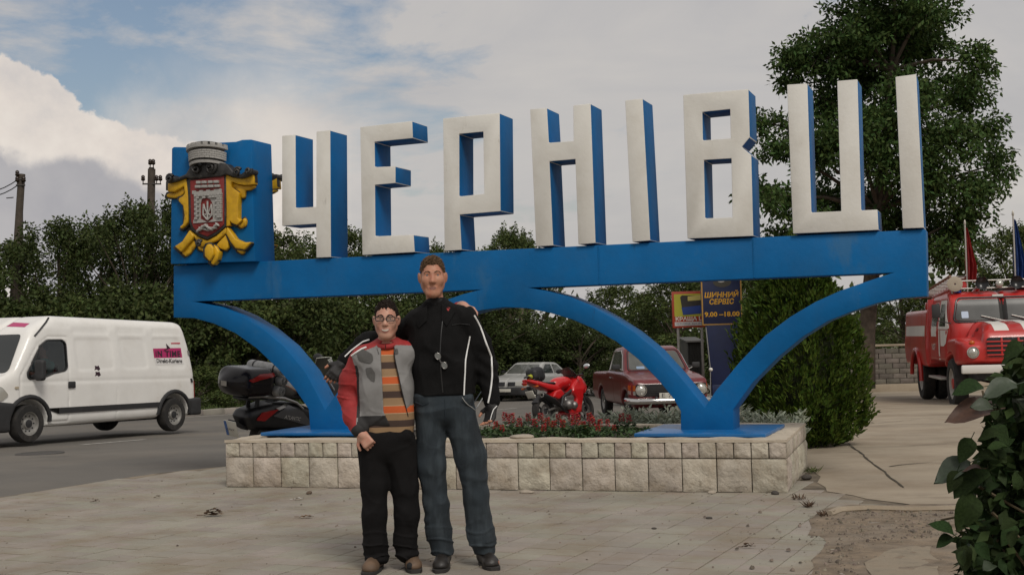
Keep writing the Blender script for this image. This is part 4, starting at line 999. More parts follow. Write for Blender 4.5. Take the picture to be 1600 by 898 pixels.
# ---- thuja beside the planter
TB = aty(1257, 690, 15.75); th_ = thing('thuja', 'dense conical thuja bush beside the right end of the planter', 'conifer', (TB.x, 15.75, gz(TB.x, 15.75)))
def thr(z):      # radius by height, metres
    prof = [(0, .45), (.12, .60), (.35, .76), (.7, .83), (1.1, .80), (1.5, .70), (1.9, .50), (2.2, .32), (2.45, .15), (2.6, .02)]
    for a, b in zip(prof, prof[1:]):
        if a[0] <= z <= b[0]: return a[1] + (b[1] - a[1]) * (z - a[0]) / (b[0] - a[0])
    return 0.02
P, A, Wd, NN = [], [], [], []
for i in range(1150):                  # upright sprays, each a fan of scaly twigs
    z = 2.55 * rng.rand() ** 1.02; a = rng.rand() * 6.283
    lump = 1 + .13 * math.sin(3 * a + 2.1 * z + 1) + .07 * math.sin(9 * a - 6 * z) + .10 * (rng.rand() - .5)
    r = thr(z) * lump * (1 - .34 * rng.rand() ** 2.2) * (.86 if math.cos(a) > .5 and z > .4 else 1.0); o = np.array([math.cos(a), math.sin(a), 0])
    r = min(r, thr(z) * .93) if z < .8 else r; ax_ = o * (.14 + .26 * rng.rand()) + np.array([0, 0, 1.0]) + rng.normal(size=3) * .16; ax_ /= np.linalg.norm(ax_); Ls = .11 + .15 * rng.rand(); b0 = np.array([o[0] * r, o[1] * r, max(.02, z - .1)])
    sd_ = np.cross(ax_, o + rng.normal(size=3) * .5); sd_ /= np.linalg.norm(sd_)
    for k in range(26):
        f = rng.rand(); sg = 1 if k % 2 else -1
        d = ax_ * (.8 + .3 * rng.rand()) + sd_ * sg * (.25 + .7 * (1 - f)) * rng.rand() + rng.normal(size=3) * .16; d /= np.linalg.norm(d)
        P.append(b0 + ax_ * Ls * f + sd_ * sg * .03 * rng.rand()); A.append(d * (.045 + .05 * rng.rand()) * (1.15 - .5 * f)); Wd.append(.006 + .009 * rng.rand()); NN.append(np.cross(d, sd_) + rng.normal(size=3) * .4)
for i in range(15000):
    z = 2.5 * rng.rand() ** 1.05; a = rng.rand() * 6.283; lump = 1 + .13 * math.sin(3 * a + 2.1 * z + 1) + .07 * math.sin(9 * a - 6 * z)
    r = thr(z) * lump * (.97 - .33 * rng.rand() ** 1.4) * (.88 if math.cos(a) > .5 and z > .4 else 1.0); o = np.array([math.cos(a), math.sin(a), 0]); P.append(np.array([o[0] * r, o[1] * r, z]))
    d = o * (.5 + .5 * rng.rand()) + np.array([0, 0, .6]) + rng.normal(size=3) * .33; d /= np.linalg.norm(d); A.append(d * (.05 + .06 * rng.rand())); Wd.append(.008 + .012 * rng.rand()); NN.append(np.cross(d, o) + rng.normal(size=3) * .5)
link('foliage', leaf_mesh('foliage', P, A, Wd, M_thuja, Nrm=np.array(NN)), [], th_)
tm = MB(); tm.tube([(0, 0, -.1), (0, 0, 1.2), (0, 0, 2.3)], [.07, .05, .015], 7)
for i in range(60):
    z = .1 + 2.2 * i / 60; a = i * 2.4; r = thr(z) * .7; tm.tube([(0, 0, z * .9), (r * math.cos(a), r * math.sin(a), z + .12)], [.014, .005], 4, cap=False)
tm.build('trunk', M_bark, th_)
# solid dark green core filling the gaps deep in the bush
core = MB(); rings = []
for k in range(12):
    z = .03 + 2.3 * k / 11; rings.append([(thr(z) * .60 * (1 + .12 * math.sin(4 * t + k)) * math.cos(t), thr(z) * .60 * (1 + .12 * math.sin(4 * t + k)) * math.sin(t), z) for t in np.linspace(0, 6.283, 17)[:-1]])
core.loft(rings); core.build('inner_core', mat('core_dark_green', (0.018, 0.024, 0.006), 1.0, var=.5, vscale=30, bump=1, bscale=40), th_)

# ---- right foreground shrub: every large leaf an object
M_big = [mat('shrub_leaf', (0.024, 0.042, 0.013), 0.55, var=0.4, vscale=14, island=.35, trans=.12, bump=.4, bscale=60, spec=.10), mat('shrub_leaf_grey', (0.045, 0.062, 0.036), 0.5, var=0.2, vscale=14, trans=.1, island=.2), mat('shrub_leaf_red', (0.075, 0.036, 0.022), 0.5, var=0.25, vscale=14, trans=.1)]
def big_leaf(seed, wavy):
    rs = random.Random(seed); m = MB(); n = 7; vs = []
    for i in range(n + 1):
        t = i / n; w = 0.36 * math.sin(math.pi * min(1, t ** .8 * 1.0)) ** .8 * (1 - .25 * t) if 0 < t < 1 else 0.0
        zc = -.22 * t * t + .05 * math.sin(6 * t)
        for s in (-1, -.5, 0, .5, 1):
            vs.append((t, s * w, zc + abs(s) * w * .35 + wavy * math.sin(9 * t + 4 * s) * abs(s)))
    fs = [(i * 5 + j, i * 5 + j + 1, (i + 1) * 5 + j + 1, (i + 1) * 5 + j) for i in range(n) for j in range(4)]
    m.add(vs, fs); m.tube([(-.25, 0, .03), (0, 0, 0), (.5, 0, -.05)], [.016, .014, .006], 4)
    return m.mesh('leaf', smooth=60, fix=False)
lmesh = [big_leaf(i, w) for i, w in ((1, .02), (2, .05), (3, .035))]
for me in lmesh: me.materials.append(M_big[0])
lgrey = lmesh[1].copy(); lgrey.materials.clear(); lgrey.materials.append(M_big[1]); lred = lmesh[0].copy(); lred.materials.clear(); lred.materials.append(M_big[2])
SY = 3.3; shp = aty(1640, 890, SY)
shrub = thing('shrub', 'large leafed shrub in the near right corner', 'bush', (shp.x, SY, 0))
sx0 = shrub.location.x
def leaf_obj(me, p, d, up, s):
    d = Vector(d).normalized(); y = Vector(up).cross(d).normalized(); z = d.cross(y)
    mm = Matrix((d, y, z)).transposed().to_4x4(); mm = Matrix.Translation(p) @ mm @ Matrix.Scale(s, 4)
    o = bpy.data.objects.new('leaf', me); COL.objects.link(o); o.parent = shrub; o.matrix_local = mm; return o
def sl(px, py, dy=0): p = aty(px, py, SY + dy); return Vector((p.x - sx0, dy, p.z))
stems = MB(); tips = []
for i, (pts) in enumerate([[(1660, 990), (1610, 850), (1560, 720), (1535, 610)], [(1680, 990), (1640, 800), (1600, 650), (1585, 560)], [(1640, 990), (1580, 880), (1530, 800), (1470, 812)], [(1690, 980), (1650, 760), (1620, 620), (1610, 540)], [(1640, 1000), (1560, 940), (1510, 860), (1495, 800)], [(1650, 960), (1570, 800), (1510, 745), (1475, 735)], [(1700, 960), (1660, 820), (1640, 700), (1640, 560)]]):
    dy = random.uniform(-.2, .25); P = [sl(x, y, dy + .05 * k) for k, (x, y) in enumerate(pts)]; P[0].z = max(-.1, P[0].z - .4)
    stems.tube(P, [.008, .006, .004, .003], 6); tips.append(P)
for i in range(3): stems.tube([sl(1530 + 20 * i, 760 + 40 * i, -.1), sl(1600 + 15 * i, 800 + 60 * i, -.1)], [.004, .003], 5)
stems.build('stem', mat('shrub_stem', (0.10, 0.075, 0.04), .8, var=.3, vscale=20), shrub)
special = [(0, (1536, 604), (1490, 607), 0, 0), (1, (1588, 600), (1537, 610), -.05, 0), (2, (1552, 640), (1480, 645), 0, .1), (0, (1518, 684), (1500, 720), 0, .2), (1, (1516, 722), (1460, 744), .02, .1), (0, (1496, 735), (1484, 768), 0, .2), (0, (1522, 735), (1492, 775), 0, .3), (0, (1545, 735), (1505, 755), 0, 0), (0, (1490, 835), (1458, 812), 0, 0), (0, (1488, 838), (1464, 850), 0, 0), (0, (1520, 770), (1500, 830), 0, .3)]
for k, a, b, dy, rl_ in special:
    A0, B0 = sl(*a, dy - .12), sl(*b, dy - .14); leaf_obj((lmesh[0], lgrey, lred)[k], A0, B0 - A0, Vector((rl_, -.55, .8)), (B0 - A0).length)
def bound(y): # left outline of the leaf mass, px
    for (y0, x0), (y1, x1) in zip([(500, 1600), (545, 1578), (590, 1550), (640, 1535), (700, 1528), (740, 1512), (790, 1504), (840, 1496), (900, 1488), (1010, 1490)], [(545, 1578), (590, 1550), (640, 1535), (700, 1528), (740, 1512), (790, 1504), (840, 1496), (900, 1488), (1010, 1490), (1100, 1490)]):
        if y0 <= y <= y1: return x0 + (x1 - x0) * (y - y0) / (y1 - y0)
    return 1600
cnt = 0
while cnt < 285:
    y = random.uniform(520, 1000); xb = bound(y); x = xb + (abs(random.gauss(0, 60)) if random.random() < .6 else random.uniform(0, 170)) + 12
    if x > 1720: continue
    dy = random.uniform(-.22, .4); p = sl(x, y, dy)
    if p.z < 0: continue
    d = Vector((random.gauss(-.35, .7), random.gauss(-.45, .5), random.gauss(-.35, .55)))
    r_ = random.random(); me = lred if r_ < .025 else (lgrey if r_ < .12 else random.choice(lmesh))
    leaf_obj(me, p, d, Vector((random.gauss(0, .4), -.5 + random.gauss(0, .3), .9)), random.uniform(.034, .066)); cnt += 1

P, A = [], []          # small shaded leaves deep inside the shrub
for i in range(6500):
    y = random.uniform(535, 1000); x = bound(y) + 14 + random.uniform(0, 200); p = sl(x, y, random.uniform(-.12, .5))
    if p.z < 0: continue
    P.append(p + shrub.location); A.append(Vector((random.gauss(-.2, .8), random.gauss(-.4, .6), random.gauss(-.4, .6))).normalized() * random.uniform(.03, .062))
o = link('inner_leaves', leaf_mesh('inner_leaves', [q - shrub.location for q in P], A, .013 * np.ones(len(P)), M_big[0]), [], shrub); tag(o, kind='stuff')
# ---- planting in the bed
M_salv = mat('salvia_red', (0.42, 0.018, 0.016), 0.6, island=.35, trans=.15); M_sleaf = mat('salvia_leaf', (0.040, 0.075, 0.020), 0.6, island=.4, trans=.15)
M_silverleaf = mat('silver_leaf', (0.30, 0.33, 0.25), 0.8, island=.35, trans=.08)
def salvia(seed):
    global rng; keep = rng; rng = np.random.RandomState(seed)
    ns = 90; z = rng.rand(ns) * .17; a = rng.rand(ns) * 6.283; r = .02 + .05 * rng.rand(ns)
    P = np.stack([r * np.cos(a), r * np.sin(a), z], 1); A = np.stack([np.cos(a), np.sin(a), .25 + .4 * rng.rand(ns)], 1) * (.035 + .03 * rng.rand(ns, 1))
    lm = leaf_mesh('foliage', P, A, .012 + .006 * rng.rand(ns), M_sleaf)
    nf = 110; z = .17 + .15 * rng.rand(nf); a = rng.rand(nf) * 6.283; r = .005 + .012 * (1 - (z - .17) / .16)
    P = np.stack([r * np.cos(a), r * np.sin(a), z], 1); A = np.stack([np.cos(a), np.sin(a), .5 + .5 * rng.rand(nf)], 1) * (.016 + .014 * rng.rand(nf, 1))
    fm = leaf_mesh('flower_spike', P, A, .005 + .003 * rng.rand(nf), M_salv)
    sm = MB().tube([(0, 0, 0), (.004, 0, .15), (0, .003, .31)], [.004, .003, .002], 5).mesh('stem'); sm.materials.append(M_sleaf)
    rng = keep; return lm, fm, sm
sv_ = [salvia(i) for i in (51, 52, 53)]
spots = [(762, 676, 1), (775, 680, .9), (790, 672, 1.15), (800, 676, 1.2), (812, 678, 1), (826, 670, 1.05), (836, 678, .95), (846, 672, 1.1), (856, 677, 1), (866, 680, .9), (873, 672, 1.05), (880, 680, 1), (893, 672, 1.1), (899, 682, 1.35), (903, 676, 1.1), (912, 681, .9), (922, 674, 1.15), (926, 680, 1.1), (938, 678, .9), (950, 676, .85), (972, 670, 1), (983, 671, .95), (785, 684, .8), (850, 684, .85), (935, 684, .8), (606, 676, .9), (694, 674, .9), (960, 681, .7)]
for i, (px, py, s) in enumerate(spots):
    p = atz(px, py + 3, PH - .03); lm, fm, sm = sv_[i % 3]
    t = thing('salvia', 'red flowering salvia growing in the planter bed', 'flower', p, random.random() * 6, 'red salvias in the planter'); t.scale = (s * .95, s * .95, s * .56)
    for nm, me in (('foliage', lm), ('flower_spike', fm), ('stem', sm)):
        o = bpy.data.objects.new(nm, me); COL.objects.link(o); o.parent = t
P, A = [], []
for x in np.arange(2.3, PLEN - .05, .06):
    for y in np.arange(PDEP + .10, PDEP + .95, .06):
        jx, jy = x + random.uniform(-.03, .03), y + random.uniform(-.03, .03); h = (.335 if jx < 3.3 else .37) + .12 * random.random() + .04 * math.sin(jx * 3) * math.cos(jy * 5) + (.06 if 3.4 < jx < 4.9 else 0) + .035
        for k in range(9):
            a = random.random() * 6.283; w = pl_at(jx, jy, h * random.uniform(.55, 1)); P.append(w); A.append(Vector((math.cos(a), math.sin(a), random.uniform(.2, 1.1))) * random.uniform(.05, .085))
tag(link('silver_groundcover', leaf_mesh('silver_groundcover', P, A, .013 * np.ones(len(P)), M_silverleaf), []), kind='stuff')
P, A = [], []
for i in range(900):          # green foliage between the salvias
    x = random.uniform(2.2, 4.2); w = pl_at(x, random.uniform(.3, 1.05), PH - .03 + random.uniform(0, .08)); a = random.random() * 6.283
    P.append(w); A.append(Vector((math.cos(a), math.sin(a), random.uniform(.1, 1))) * random.uniform(.03, .06))
tag(link('bed_greenery', leaf_mesh('bed_greenery', P, A, .011 * np.ones(len(P)), M_sleaf), []), kind='stuff')
# grass on the verge
P, A = [], []
M_grass = mat('grass', (0.075, 0.105, 0.025), 0.7, island=.4, trans=.2)
for i in range(16000):
    t = random.uniform(8, 62); s = 26.35 + 3.5 * random.random() ** 1.3; x, y, z = rp(s, t); h = random.uniform(.08, .3)
    P.append((x, y, z - .03)); A.append((random.gauss(0, .35) * h, random.gauss(0, .35) * h, h))
tag(link('verge_grass', leaf_mesh('verge_grass', P, A, .022 * np.ones(len(P)), M_grass, Nrm=np.tile(np.array([0, -1.0, .2]), (len(P), 1)) + rng.normal(size=(len(P), 3)) * .4), []), kind='stuff')
# ================================================================ the two men
class Soft:
    """A smooth union of solids; each is only looked at near its own bounding ball."""
    def __init__(s, pad=0.07): s.p = []; s.pad = pad; s.post = []
    def add(s, fn, c, r, k=0.02, cut=False): s.p.append((fn, np.array(c, float), r, k, cut)); return s
    def cap(s, a, b, ra, rb=None, k=0.02, flat=None, cut=False):
        a, b = np.array(a, float), np.array(b, float); rb = ra if rb is None else rb
        return s.add(lambda P: s_cap(P, a, b, ra, rb, flat), (a + b) / 2, np.linalg.norm(b - a) / 2 + max(ra, rb) * max(1, flat or 1), k, cut)
    def chain(s, pts, k=0.03, **kw):
        for (a, ra), (b, rb) in zip(pts, pts[1:]): s.cap(a, b, ra, rb, k, **kw)
        return s
    def ell(s, c, r, k=0.02, rot=None, cut=False): return s.add(lambda P: s_ell(P, c, r, rot), c, max(r), k, cut)
    def box(s, c, h, r=0.0, k=0.02, rot=None, cut=False): return s.add(lambda P: s_box(P, c, h, r, rot), c, float(np.linalg.norm(h)), k, cut)
    def __call__(s, P):
        sh = P.shape[:-1]; P = P.reshape(-1, 3); d = np.full(len(P), 1.0)
        for fn, c, r, k, cut in s.p:
            m = ((P - c) ** 2).sum(1) < (r + s.pad) ** 2
            if not m.any(): continue
            q = fn(P[m]); d[m] = smax(d[m], -q, k) if cut else smin(d[m], q, k)
        for f in s.post: d = f(P, d)
        return d.reshape(sh)
class Head:
    def __init__(s, c, sc, yaw=0.0, roll=0.0, smile=False):
        s.c = np.array(c, float); s.sc = sc; s.M = np.array(Euler((0, roll, yaw)).to_matrix()); s.smile = smile
    def w(s, x, y, z): return s.c + s.sc * (s.M @ np.array([x, y, z]))
    def into(s, S):
        sc = s.sc
        def E(c, r, k=.02, cut=False, rot=None): S.ell(s.w(*c), [v * sc for v in r], k * sc, rot or tuple(Matrix(s.M.tolist()).to_euler()), cut)
        def C(a, b, ra, rb=None, k=.02): S.cap(s.w(*a), s.w(*b), ra * sc, (rb if rb is not None else ra) * sc, k * sc)
        E((0, .018, .036), (.0675, .092, .087)); E((0, -.022, -.028), (.0565, .071, .086), .04)
        E((0, -.064, -.098), (.024, .022, .020), .03)
        for sx in (-1, 1):
            C((sx * .048, .0, -.05), (sx * .020, -.060, -.096), .018, .016, .04)
            E((sx * .038, -.062, -.020), (.024, .022, .024), .035)
            E((sx * .0315, -.098, .0115), (.0150, .013, .0085), .016, True)
            S.ell(s.w(sx * .078, .006, -.002), [v * sc for v in (.0075, .020, .034)], .008 * sc, rot=(0, sx * .12, sx * -.55))
            E((sx * .011, -.095, -.031), (.0080, .009, .0072), .008)
            C((sx * .012, -.084, .028), (sx * .046, -.074, .026), .009, .007, .012)
            C((sx * .0185, -.0815, .0185), (sx * .044, -.072, .0180), .0065, .006, .006); C((sx * .0195, -.0815, .0015), (sx * .043, -.072, .0025), .0052, .005, .006)     # lids
        C((0, -.082, .016), (0, -.106, -.026), .0070, .0108, .018)
        if s.smile:
            C((-.024, -.076, -.055), (0, -.085, -.062), .008, .009, .018); C((.024, -.076, -.055), (0, -.085, -.062), .008, .009, .018)
            C((-.018, -.077, -.068), (.018, -.077, -.068), .010, .010, .018)
        else:
            C((-.021, -.083, -.062), (.021, -.083, -.062), .0065, None, .01); C((-.017, -.082, -.071), (.017, -.082, -.071), .0075, None, .01)
            S.cap(s.w(-.02, -.0915, -.0665), s.w(.02, -.0915, -.0665), .002 * sc, None, .004, cut=True)
    def details(s, parent, f, skin_lip, iris, brow_m, brow_w=.0035):
        eye_m = mat('eye', (0.24, 0.20, 0.175), 0.4); ir = mat('iris', iris, 0.15)  # eye whites toned dark: the shade of brow and lids is in the colour
        for sx in (-1, 1):
            c = s.w(sx * .0315, -.0715, .0100); m = MB().ell(c, [.0120 * s.sc] * 3, 14)
            d = s.M @ np.array([0, -1, -.02]); k = c + d * .0125 * s.sc * .93
            m.ell(k, [.0056 * s.sc, .0022 * s.sc, .0056 * s.sc], 10, 1); m.build('eye', [eye_m, ir], parent)
            pts = project([s.w(sx * x, -.16, z) for x, z in ((.013, .027), (.026, .0335), (.040, .032), (.050, .025))], s.M @ np.array([0, 1, 0]), f, 0, .001)
            MB().tube(pts, [brow_w, brow_w * 1.3, brow_w, brow_w * .6], 6, flat=1.0).build('eyebrow', brow_m, parent)
        fw = s.M @ np.array([0, 1.0, 0])
        to3 = lambda x, z: s.w(x, -.17, z)
        if s.smile:
            patch('lips', rounded([(-.031, -.053), (-.012, -.056), (0, -.0575), (.012, -.056), (.031, -.053), (.020, -.074), (0, -.083), (-.020, -.074)], .004), to3, skin_lip, parent, f, fw, .0012, .008)
            patch('teeth', rounded([(-.0255, -.0565), (0, -.0610), (.0255, -.0565), (.017, -.0675), (0, -.0715), (-.017, -.0675)], .003), to3, mat('teeth', (0.58, 0.52, 0.44), .4), parent, f, fw, .0028, .008)
        else:
            patch('lips', rounded([(-.024, -.0655), (-.008, -.0575), (0, -.0595), (.008, -.0575), (.024, -.0655), (.010, -.0765), (-.010, -.0765)], .004), to3, skin_lip, parent, f, fw, .0010, .008)
def hand_into(S, w, d, n, curl=(.3, .35, .3), th=1, sc=1.0, palm=True, seg=3, inflate=0.0, spread=.12, fingers=True):
    d = np.array(d, float); d /= np.linalg.norm(d); n = np.array(n, float); n -= d * (n @ d); n /= np.linalg.norm(n); sv_ = np.cross(d, n) * th
    w = np.array(w, float)
    if palm:
        S.cap(w - d * .015, w + d * .02, .026 * sc + inflate, .030 * sc + inflate, .02)
        for t in (-.6, -.2, .2, .6): S.cap(w + d * .02 * sc + sv_ * t * .034 * sc, w + d * .088 * sc + sv_ * t * .048 * sc, .0155 * sc + inflate, .0125 * sc + inflate, .012)
    if fingers:
        for i, ln in enumerate((.070, .078, .073, .058)):
            t = (.6, .2, -.2, -.6)[i]; b = w + d * .088 * sc + sv_ * t * .050 * sc; dd = d + sv_ * t * spread; dd /= np.linalg.norm(dd); ang = 0
            for j, f in enumerate((.45, .32, .25)[:seg]):
                ang += curl[j] * (1 + .12 * i); u = dd * math.cos(ang) + n * math.sin(ang); e = b + u * ln * f * sc
                S.cap(b, e, (.0095 - .001 * j) * sc + inflate, (.0085 - .001 * j) * sc + inflate, .004); b = e
    b = w + d * .022 * sc + sv_ * .030 * sc; u = d * .62 + sv_ * .72 + n * .25; u /= np.linalg.norm(u)
    e = b + u * .045 * sc; S.cap(b, e, .0125 * sc + inflate, .011 * sc + inflate, .012)
    if seg == 3:
        u2 = d * .9 + sv_ * .25 + n * .35; u2 /= np.linalg.norm(u2); S.cap(e, e + u2 * .034 * sc, .0105 * sc + inflate, .0085 * sc + inflate, .004)

def crease(P, sc, seed, amp):      # narrow soft ridges, the way cloth folds
    w = wob(P * np.array([1, 1, .72]), sc, seed, 4); return amp * np.clip(1 - np.abs(w) * 4.2, 0, 1) ** 1.4
PXM = 246.0
def person_frame(x0, y0=886.0):
    base = ong(x0, y0)
    def K(px, py, y=0.0): return np.array([(px - x0 + .0278 * (y0 - py)) / PXM, y, (y0 - py) / PXM])
    def inv(P): z = P[:, 2] * PXM; return x0 + P[:, 0] * PXM - .0278 * z, y0 - z
    return base, K, inv
M_skinA = mat('skin_weathered', (0.43, 0.212, 0.135), 0.5, var=.12, vscale=25, bump=.15, bscale=300, spec=.35)
M_skinB = mat('skin_fair', (0.48, 0.27, 0.195), 0.48, var=.10, vscale=25, bump=.12, bscale=300, spec=.35)
scuff(M_skinA, (.40, .12, .075), 22, .46, .66, .55, 'Object'); scuff(M_skinB, (.52, .17, .12), 22, .46, .66, .5, 'Object')
M_lipA = mat('lips_a', (0.23, 0.10, 0.075), .5); M_lipB = mat('lips_b', (0.36, 0.135, 0.11), .45)
M_hairA = mat('hair_brown', (0.085, 0.051, 0.028), .8, spec=.15, var=.6, vscale=90, bump=.8, bscale=160)
M_hairB = mat('hair_dark', (0.018, 0.012, 0.009), .75, spec=.15, var=.4, vscale=60, bump=.8, bscale=160)
M_bjack = mat('black_jacket', (0.0062, 0.0060, 0.0062), .8, var=.4, vscale=9, bump=.6, bscale=240, spec=.16)
M_strip = mat('reflective_piping', (0.88, 0.88, 0.86), .35)  # near-white colour stands in for the flash glare off the tape
M_under = mat('under_layer', (0.010, 0.010, 0.011), .9)
def denim(name, col, hi):
    m = mat(name, col, .85, var=.35, vscale=5, bump=.6, bscale=260, dirt=hi, dscale=7, damt=.75)
    t = m.node_tree; mp = t.nodes.new('ShaderNodeMapping'); mp.inputs['Scale'].default_value = (9, 9, 1.8)
    tcn = [n for n in t.nodes if n.type == 'TEX_COORD'][0]; t.links.new(tcn.outputs['Object'], mp.inputs[0])
    for n in t.nodes:
        if n.type == 'TEX_NOISE' and abs(n.inputs['Scale'].default_value - 7) < .1: t.links.new(mp.outputs[0], n.inputs['Vector']); n.inputs['Scale'].default_value = 1.5
    return m
M_jeans = denim('blue_jeans', (0.016, 0.024, 0.031), (0.060, 0.078, 0.090)); M_bpant = mat('black_trousers', (0.0068, 0.0062, 0.0065), .9, var=.3, vscale=8, bump=.4, bscale=200, spec=.2)
M_bshoe = mat('black_leather', (0.020, 0.017, 0.015), .45, var=.4, vscale=12, bump=.3, bscale=60); M_tshoe = mat('tan_leather', (0.115, 0.072, 0.044), .65, var=.3, vscale=14, bump=.4, bscale=70)
M_sole = mat('shoe_sole', (0.025, 0.022, 0.02), .8)

M_hairA2 = mat('hair_strand_brown', (0.135, 0.085, 0.047), .75, spec=.2, island=.5); M_hairB2 = mat('hair_strand_dark', (0.020, 0.013, 0.010), .7, spec=.2, island=.5)
def strands(ho, m, n, ln, hd):          # short tufts of hair over the cap of the hair mesh
    me = ho.data; k = len(me.vertices); co = np.zeros(k * 3); me.vertices.foreach_get('co', co); co = co.reshape(-1, 3); no = np.zeros(k * 3); me.vertices.foreach_get('normal', no); no = no.reshape(-1, 3)
    q = ((co - hd.c) @ hd.M) / hd.sc; ok = np.nonzero(np.linalg.norm(q - np.array([0, .02, .03]), axis=1) > .070)[0]; ii = rng.choice(ok, n)
    P = co[ii] - no[ii] * .002; d = no[ii] * .55 + np.array([0.12, .25, .15]) + np.where(q[ii, 1:2] < -.05, 1, 0) * np.array([.25, -.35, .35]) + rng.normal(size=(n, 3)) * .25 + np.where(np.abs(q[ii, 0:1]) > .055, 1, 0) * np.array([0, .2, -.6])
    d /= np.linalg.norm(d, axis=1, keepdims=True); o = link('hair_strands', leaf_mesh('hair_strands', P, d * ln * (.5 + .8 * rng.rand(n, 1)), .0022 * np.ones(n), m), [], ho.parent); return tag(o, kind='stuff')
def shoe(name, heel, toe, mt, parent, w=.047, lace=True):
    h, t = np.array(heel, float), np.array(toe, float); d = (t - h) / np.linalg.norm(t - h); sd_ = np.array([-d[1], d[0], 0])
    S = Soft(); L_ = np.linalg.norm(t - h)
    S.cap(h + [0, 0, .058], h + d * .02 + [0, 0, .11], .045, .043, .03); S.cap(h + [0, 0, .045], t - d * .05 + [0, 0, .036], .044, w * .92, .03)
    S.ell(t - d * .055 + [0, 0, .034], (w, w * 1.35, .036), .02); S.cap(h + d * .04 + [0, 0, .09], t - d * .09 + [0, 0, .055], .038, .030, .03)
    S.post.append(lambda P, dd: np.maximum(dd, .008 - P[:, 2]))
    o = sdf_obj(name, S, np.minimum(h, t) - .09, np.maximum(h, t) + [.09, .09, .19], .006, mt, parent)
    m = MB(); pr = []
    for i in range(20):
        a = 2 * math.pi * i / 20; c, s_ = math.cos(a), math.sin(a)
        along = (L_ / 2 + .048) * math.copysign(abs(c) ** .75, c); wid = (w + .004) * math.copysign(abs(s_) ** .6, s_) * (1.0 if c > 0 else .88)
        pr.append((h + t) / 2 + d * along + sd_ * wid)
    m.loft([[p * [1, 1, 0] + [0, 0, .001] for p in pr], [p * [1, 1, 0] + [0, 0, .020] for p in pr]]); m.build('sole', M_sole, o, smooth=40)
    if lace:
        m = MB()
        for i in range(4):
            p = t - d * (.10 + .022 * i); z = .072 + .012 * i
            m.tube([p + sd_ * .024 + [0, 0, z - .006], p + [0, 0, z + .006], p - sd_ * .024 + d * .01 + [0, 0, z - .006]], .0035, 5)
        m.build('lace', M_sole if mt is M_bshoe else M_tshoe, o)
    return o
def ribbon(name, pts, f, parent, m=M_strip, r=.0065, d=(0, 1, 0), start=-.6):
    P = np.array([np.array(p, float) for p in pts]); Q = []
    for a, b in zip(P, P[1:]):
        for i in range(5): Q.append(a + (b - a) * i / 5)
    Q.append(P[-1]); Q = np.array(Q); dd = np.array(d, float); dd /= np.linalg.norm(dd)
    Q = project(Q + dd * start, dd, f, 0, .002)
    return MB().tube(list(Q), r, 7, flat=.6).build(name, m, parent)

# ---------------------------------------------------------------- the tall man
base, K, inv = person_frame(705)
tall = thing('person', 'tall man in black motorcycle jacket and blue jeans with arm round the shorter man', 'person', (base.x, base.y, 0))
HA = Head(K(675.5, 434.8, -.035), 1.055, yaw=.06)
W_R, W_L = K(768.5, 634, -.02), K(529, 566, .15)
body = Soft(); HA.into(body)
body.chain([(HA.w(0, .03, -.05), .052), (K(681, 482, .01), .056), (K(684, 500, .02), .07)], .03)
body.cap(K(650, 503), K(724, 501), .05, None, .04); body.ell(K(688, 555), (.15, .09, .27), .05); body.ell(K(694, 625), (.13, .09, .09), .05)
body.chain([(K(727, 505), .05), (K(757, 572, .03), .042), (W_R, .028)]); body.chain([(K(650, 503, .03), .05), (K(604, 527, .20), .042), (K(566, 530, .24), .04), (W_L, .028)])
hand_into(body, W_R, K(764, 668, -.06) - W_R, (-.45, -.5, 0.1), (.35, .45, .3), th=1, sc=1.02)
hand_into(body, W_L, K(512, 590, .08) - W_L, (-.4, .5, -.5), (.35, .4, .3), th=-1, sc=1.0)
body.chain([(K(675, 645), .075), (K(679, 752, .01), .055), (K(691, 862, .05), .04)]); body.chain([(K(718, 645), .075), (K(742, 752, .01), .055), (K(757, 862, .05), .04)])
for x, tx in ((692, 0), (757, .07)): body.cap(K(x, 874, .06), K(x, 877, -.08) + [tx, 0, 0], .03, .025)
def cls(P): px, py = inv(P); return np.where((py > 478) & ~((px > 741) & (py > 632)) & ~((px < 536) & (py > 556)), 1, 0)
def clsA(P):
    o = cls(P); q = ((P - HA.c) @ HA.M) / HA.sc; o[(o == 0) & (np.linalg.norm(q - np.array([0, -.04, -.085]), axis=1) < .052) & (q[:, 2] < -.047)] = 2; return o
M_stub = mat('skin_stubble', (0.33, 0.175, 0.12), .6, var=.2, vscale=120)
bo = sdf_obj('body', body, K(495, 896, -.25) - [0, 0, .02], K(795, 392, .4), .0050, [M_skinA, M_under, M_stub], tall, clsA)
HA.details(bo, body, M_lipA, (0.10, 0.13, 0.15), M_hairA, .0030)
hair = Soft(); c = HA.w(0, .022, .043)
hair.ell(c, (.0735 * HA.sc, .096 * HA.sc, .0885 * HA.sc), .01)
def hairA(P, d):
    q = (P - HA.c) @ HA.M / HA.sc; d = d + .0035 * wob(q, 110, 3) + .002 * wob(q, 260, 4)
    hl = .064 + .012 * np.cos(q[:, 0] * 60) - np.clip(-q[:, 1] - .04, -1, 0) * 0 ; front = q[:, 1] < -.012
    zlim = np.where(q[:, 1] < -.055, .066 - .10 * np.maximum(0, np.abs(q[:, 0]) - .042), np.where(q[:, 1] < -.028, .045 - 1.1 * (np.abs(q[:, 0]) > .05) * .03, np.where(q[:, 1] < .0, -.012, np.where(q[:, 1] < .035, .028, -.055))))
    d = d + .0075 * np.clip(1 - (q[:, 2] - zlim) / .022, 0, 1) - .006 * np.exp(-((q[:, 0] - .01) ** 2 + (q[:, 1] + .055) ** 2) / .0009) * (q[:, 2] > .07)
    return np.maximum(d, (zlim - q[:, 2]) * HA.sc)
hair.post.append(hairA)
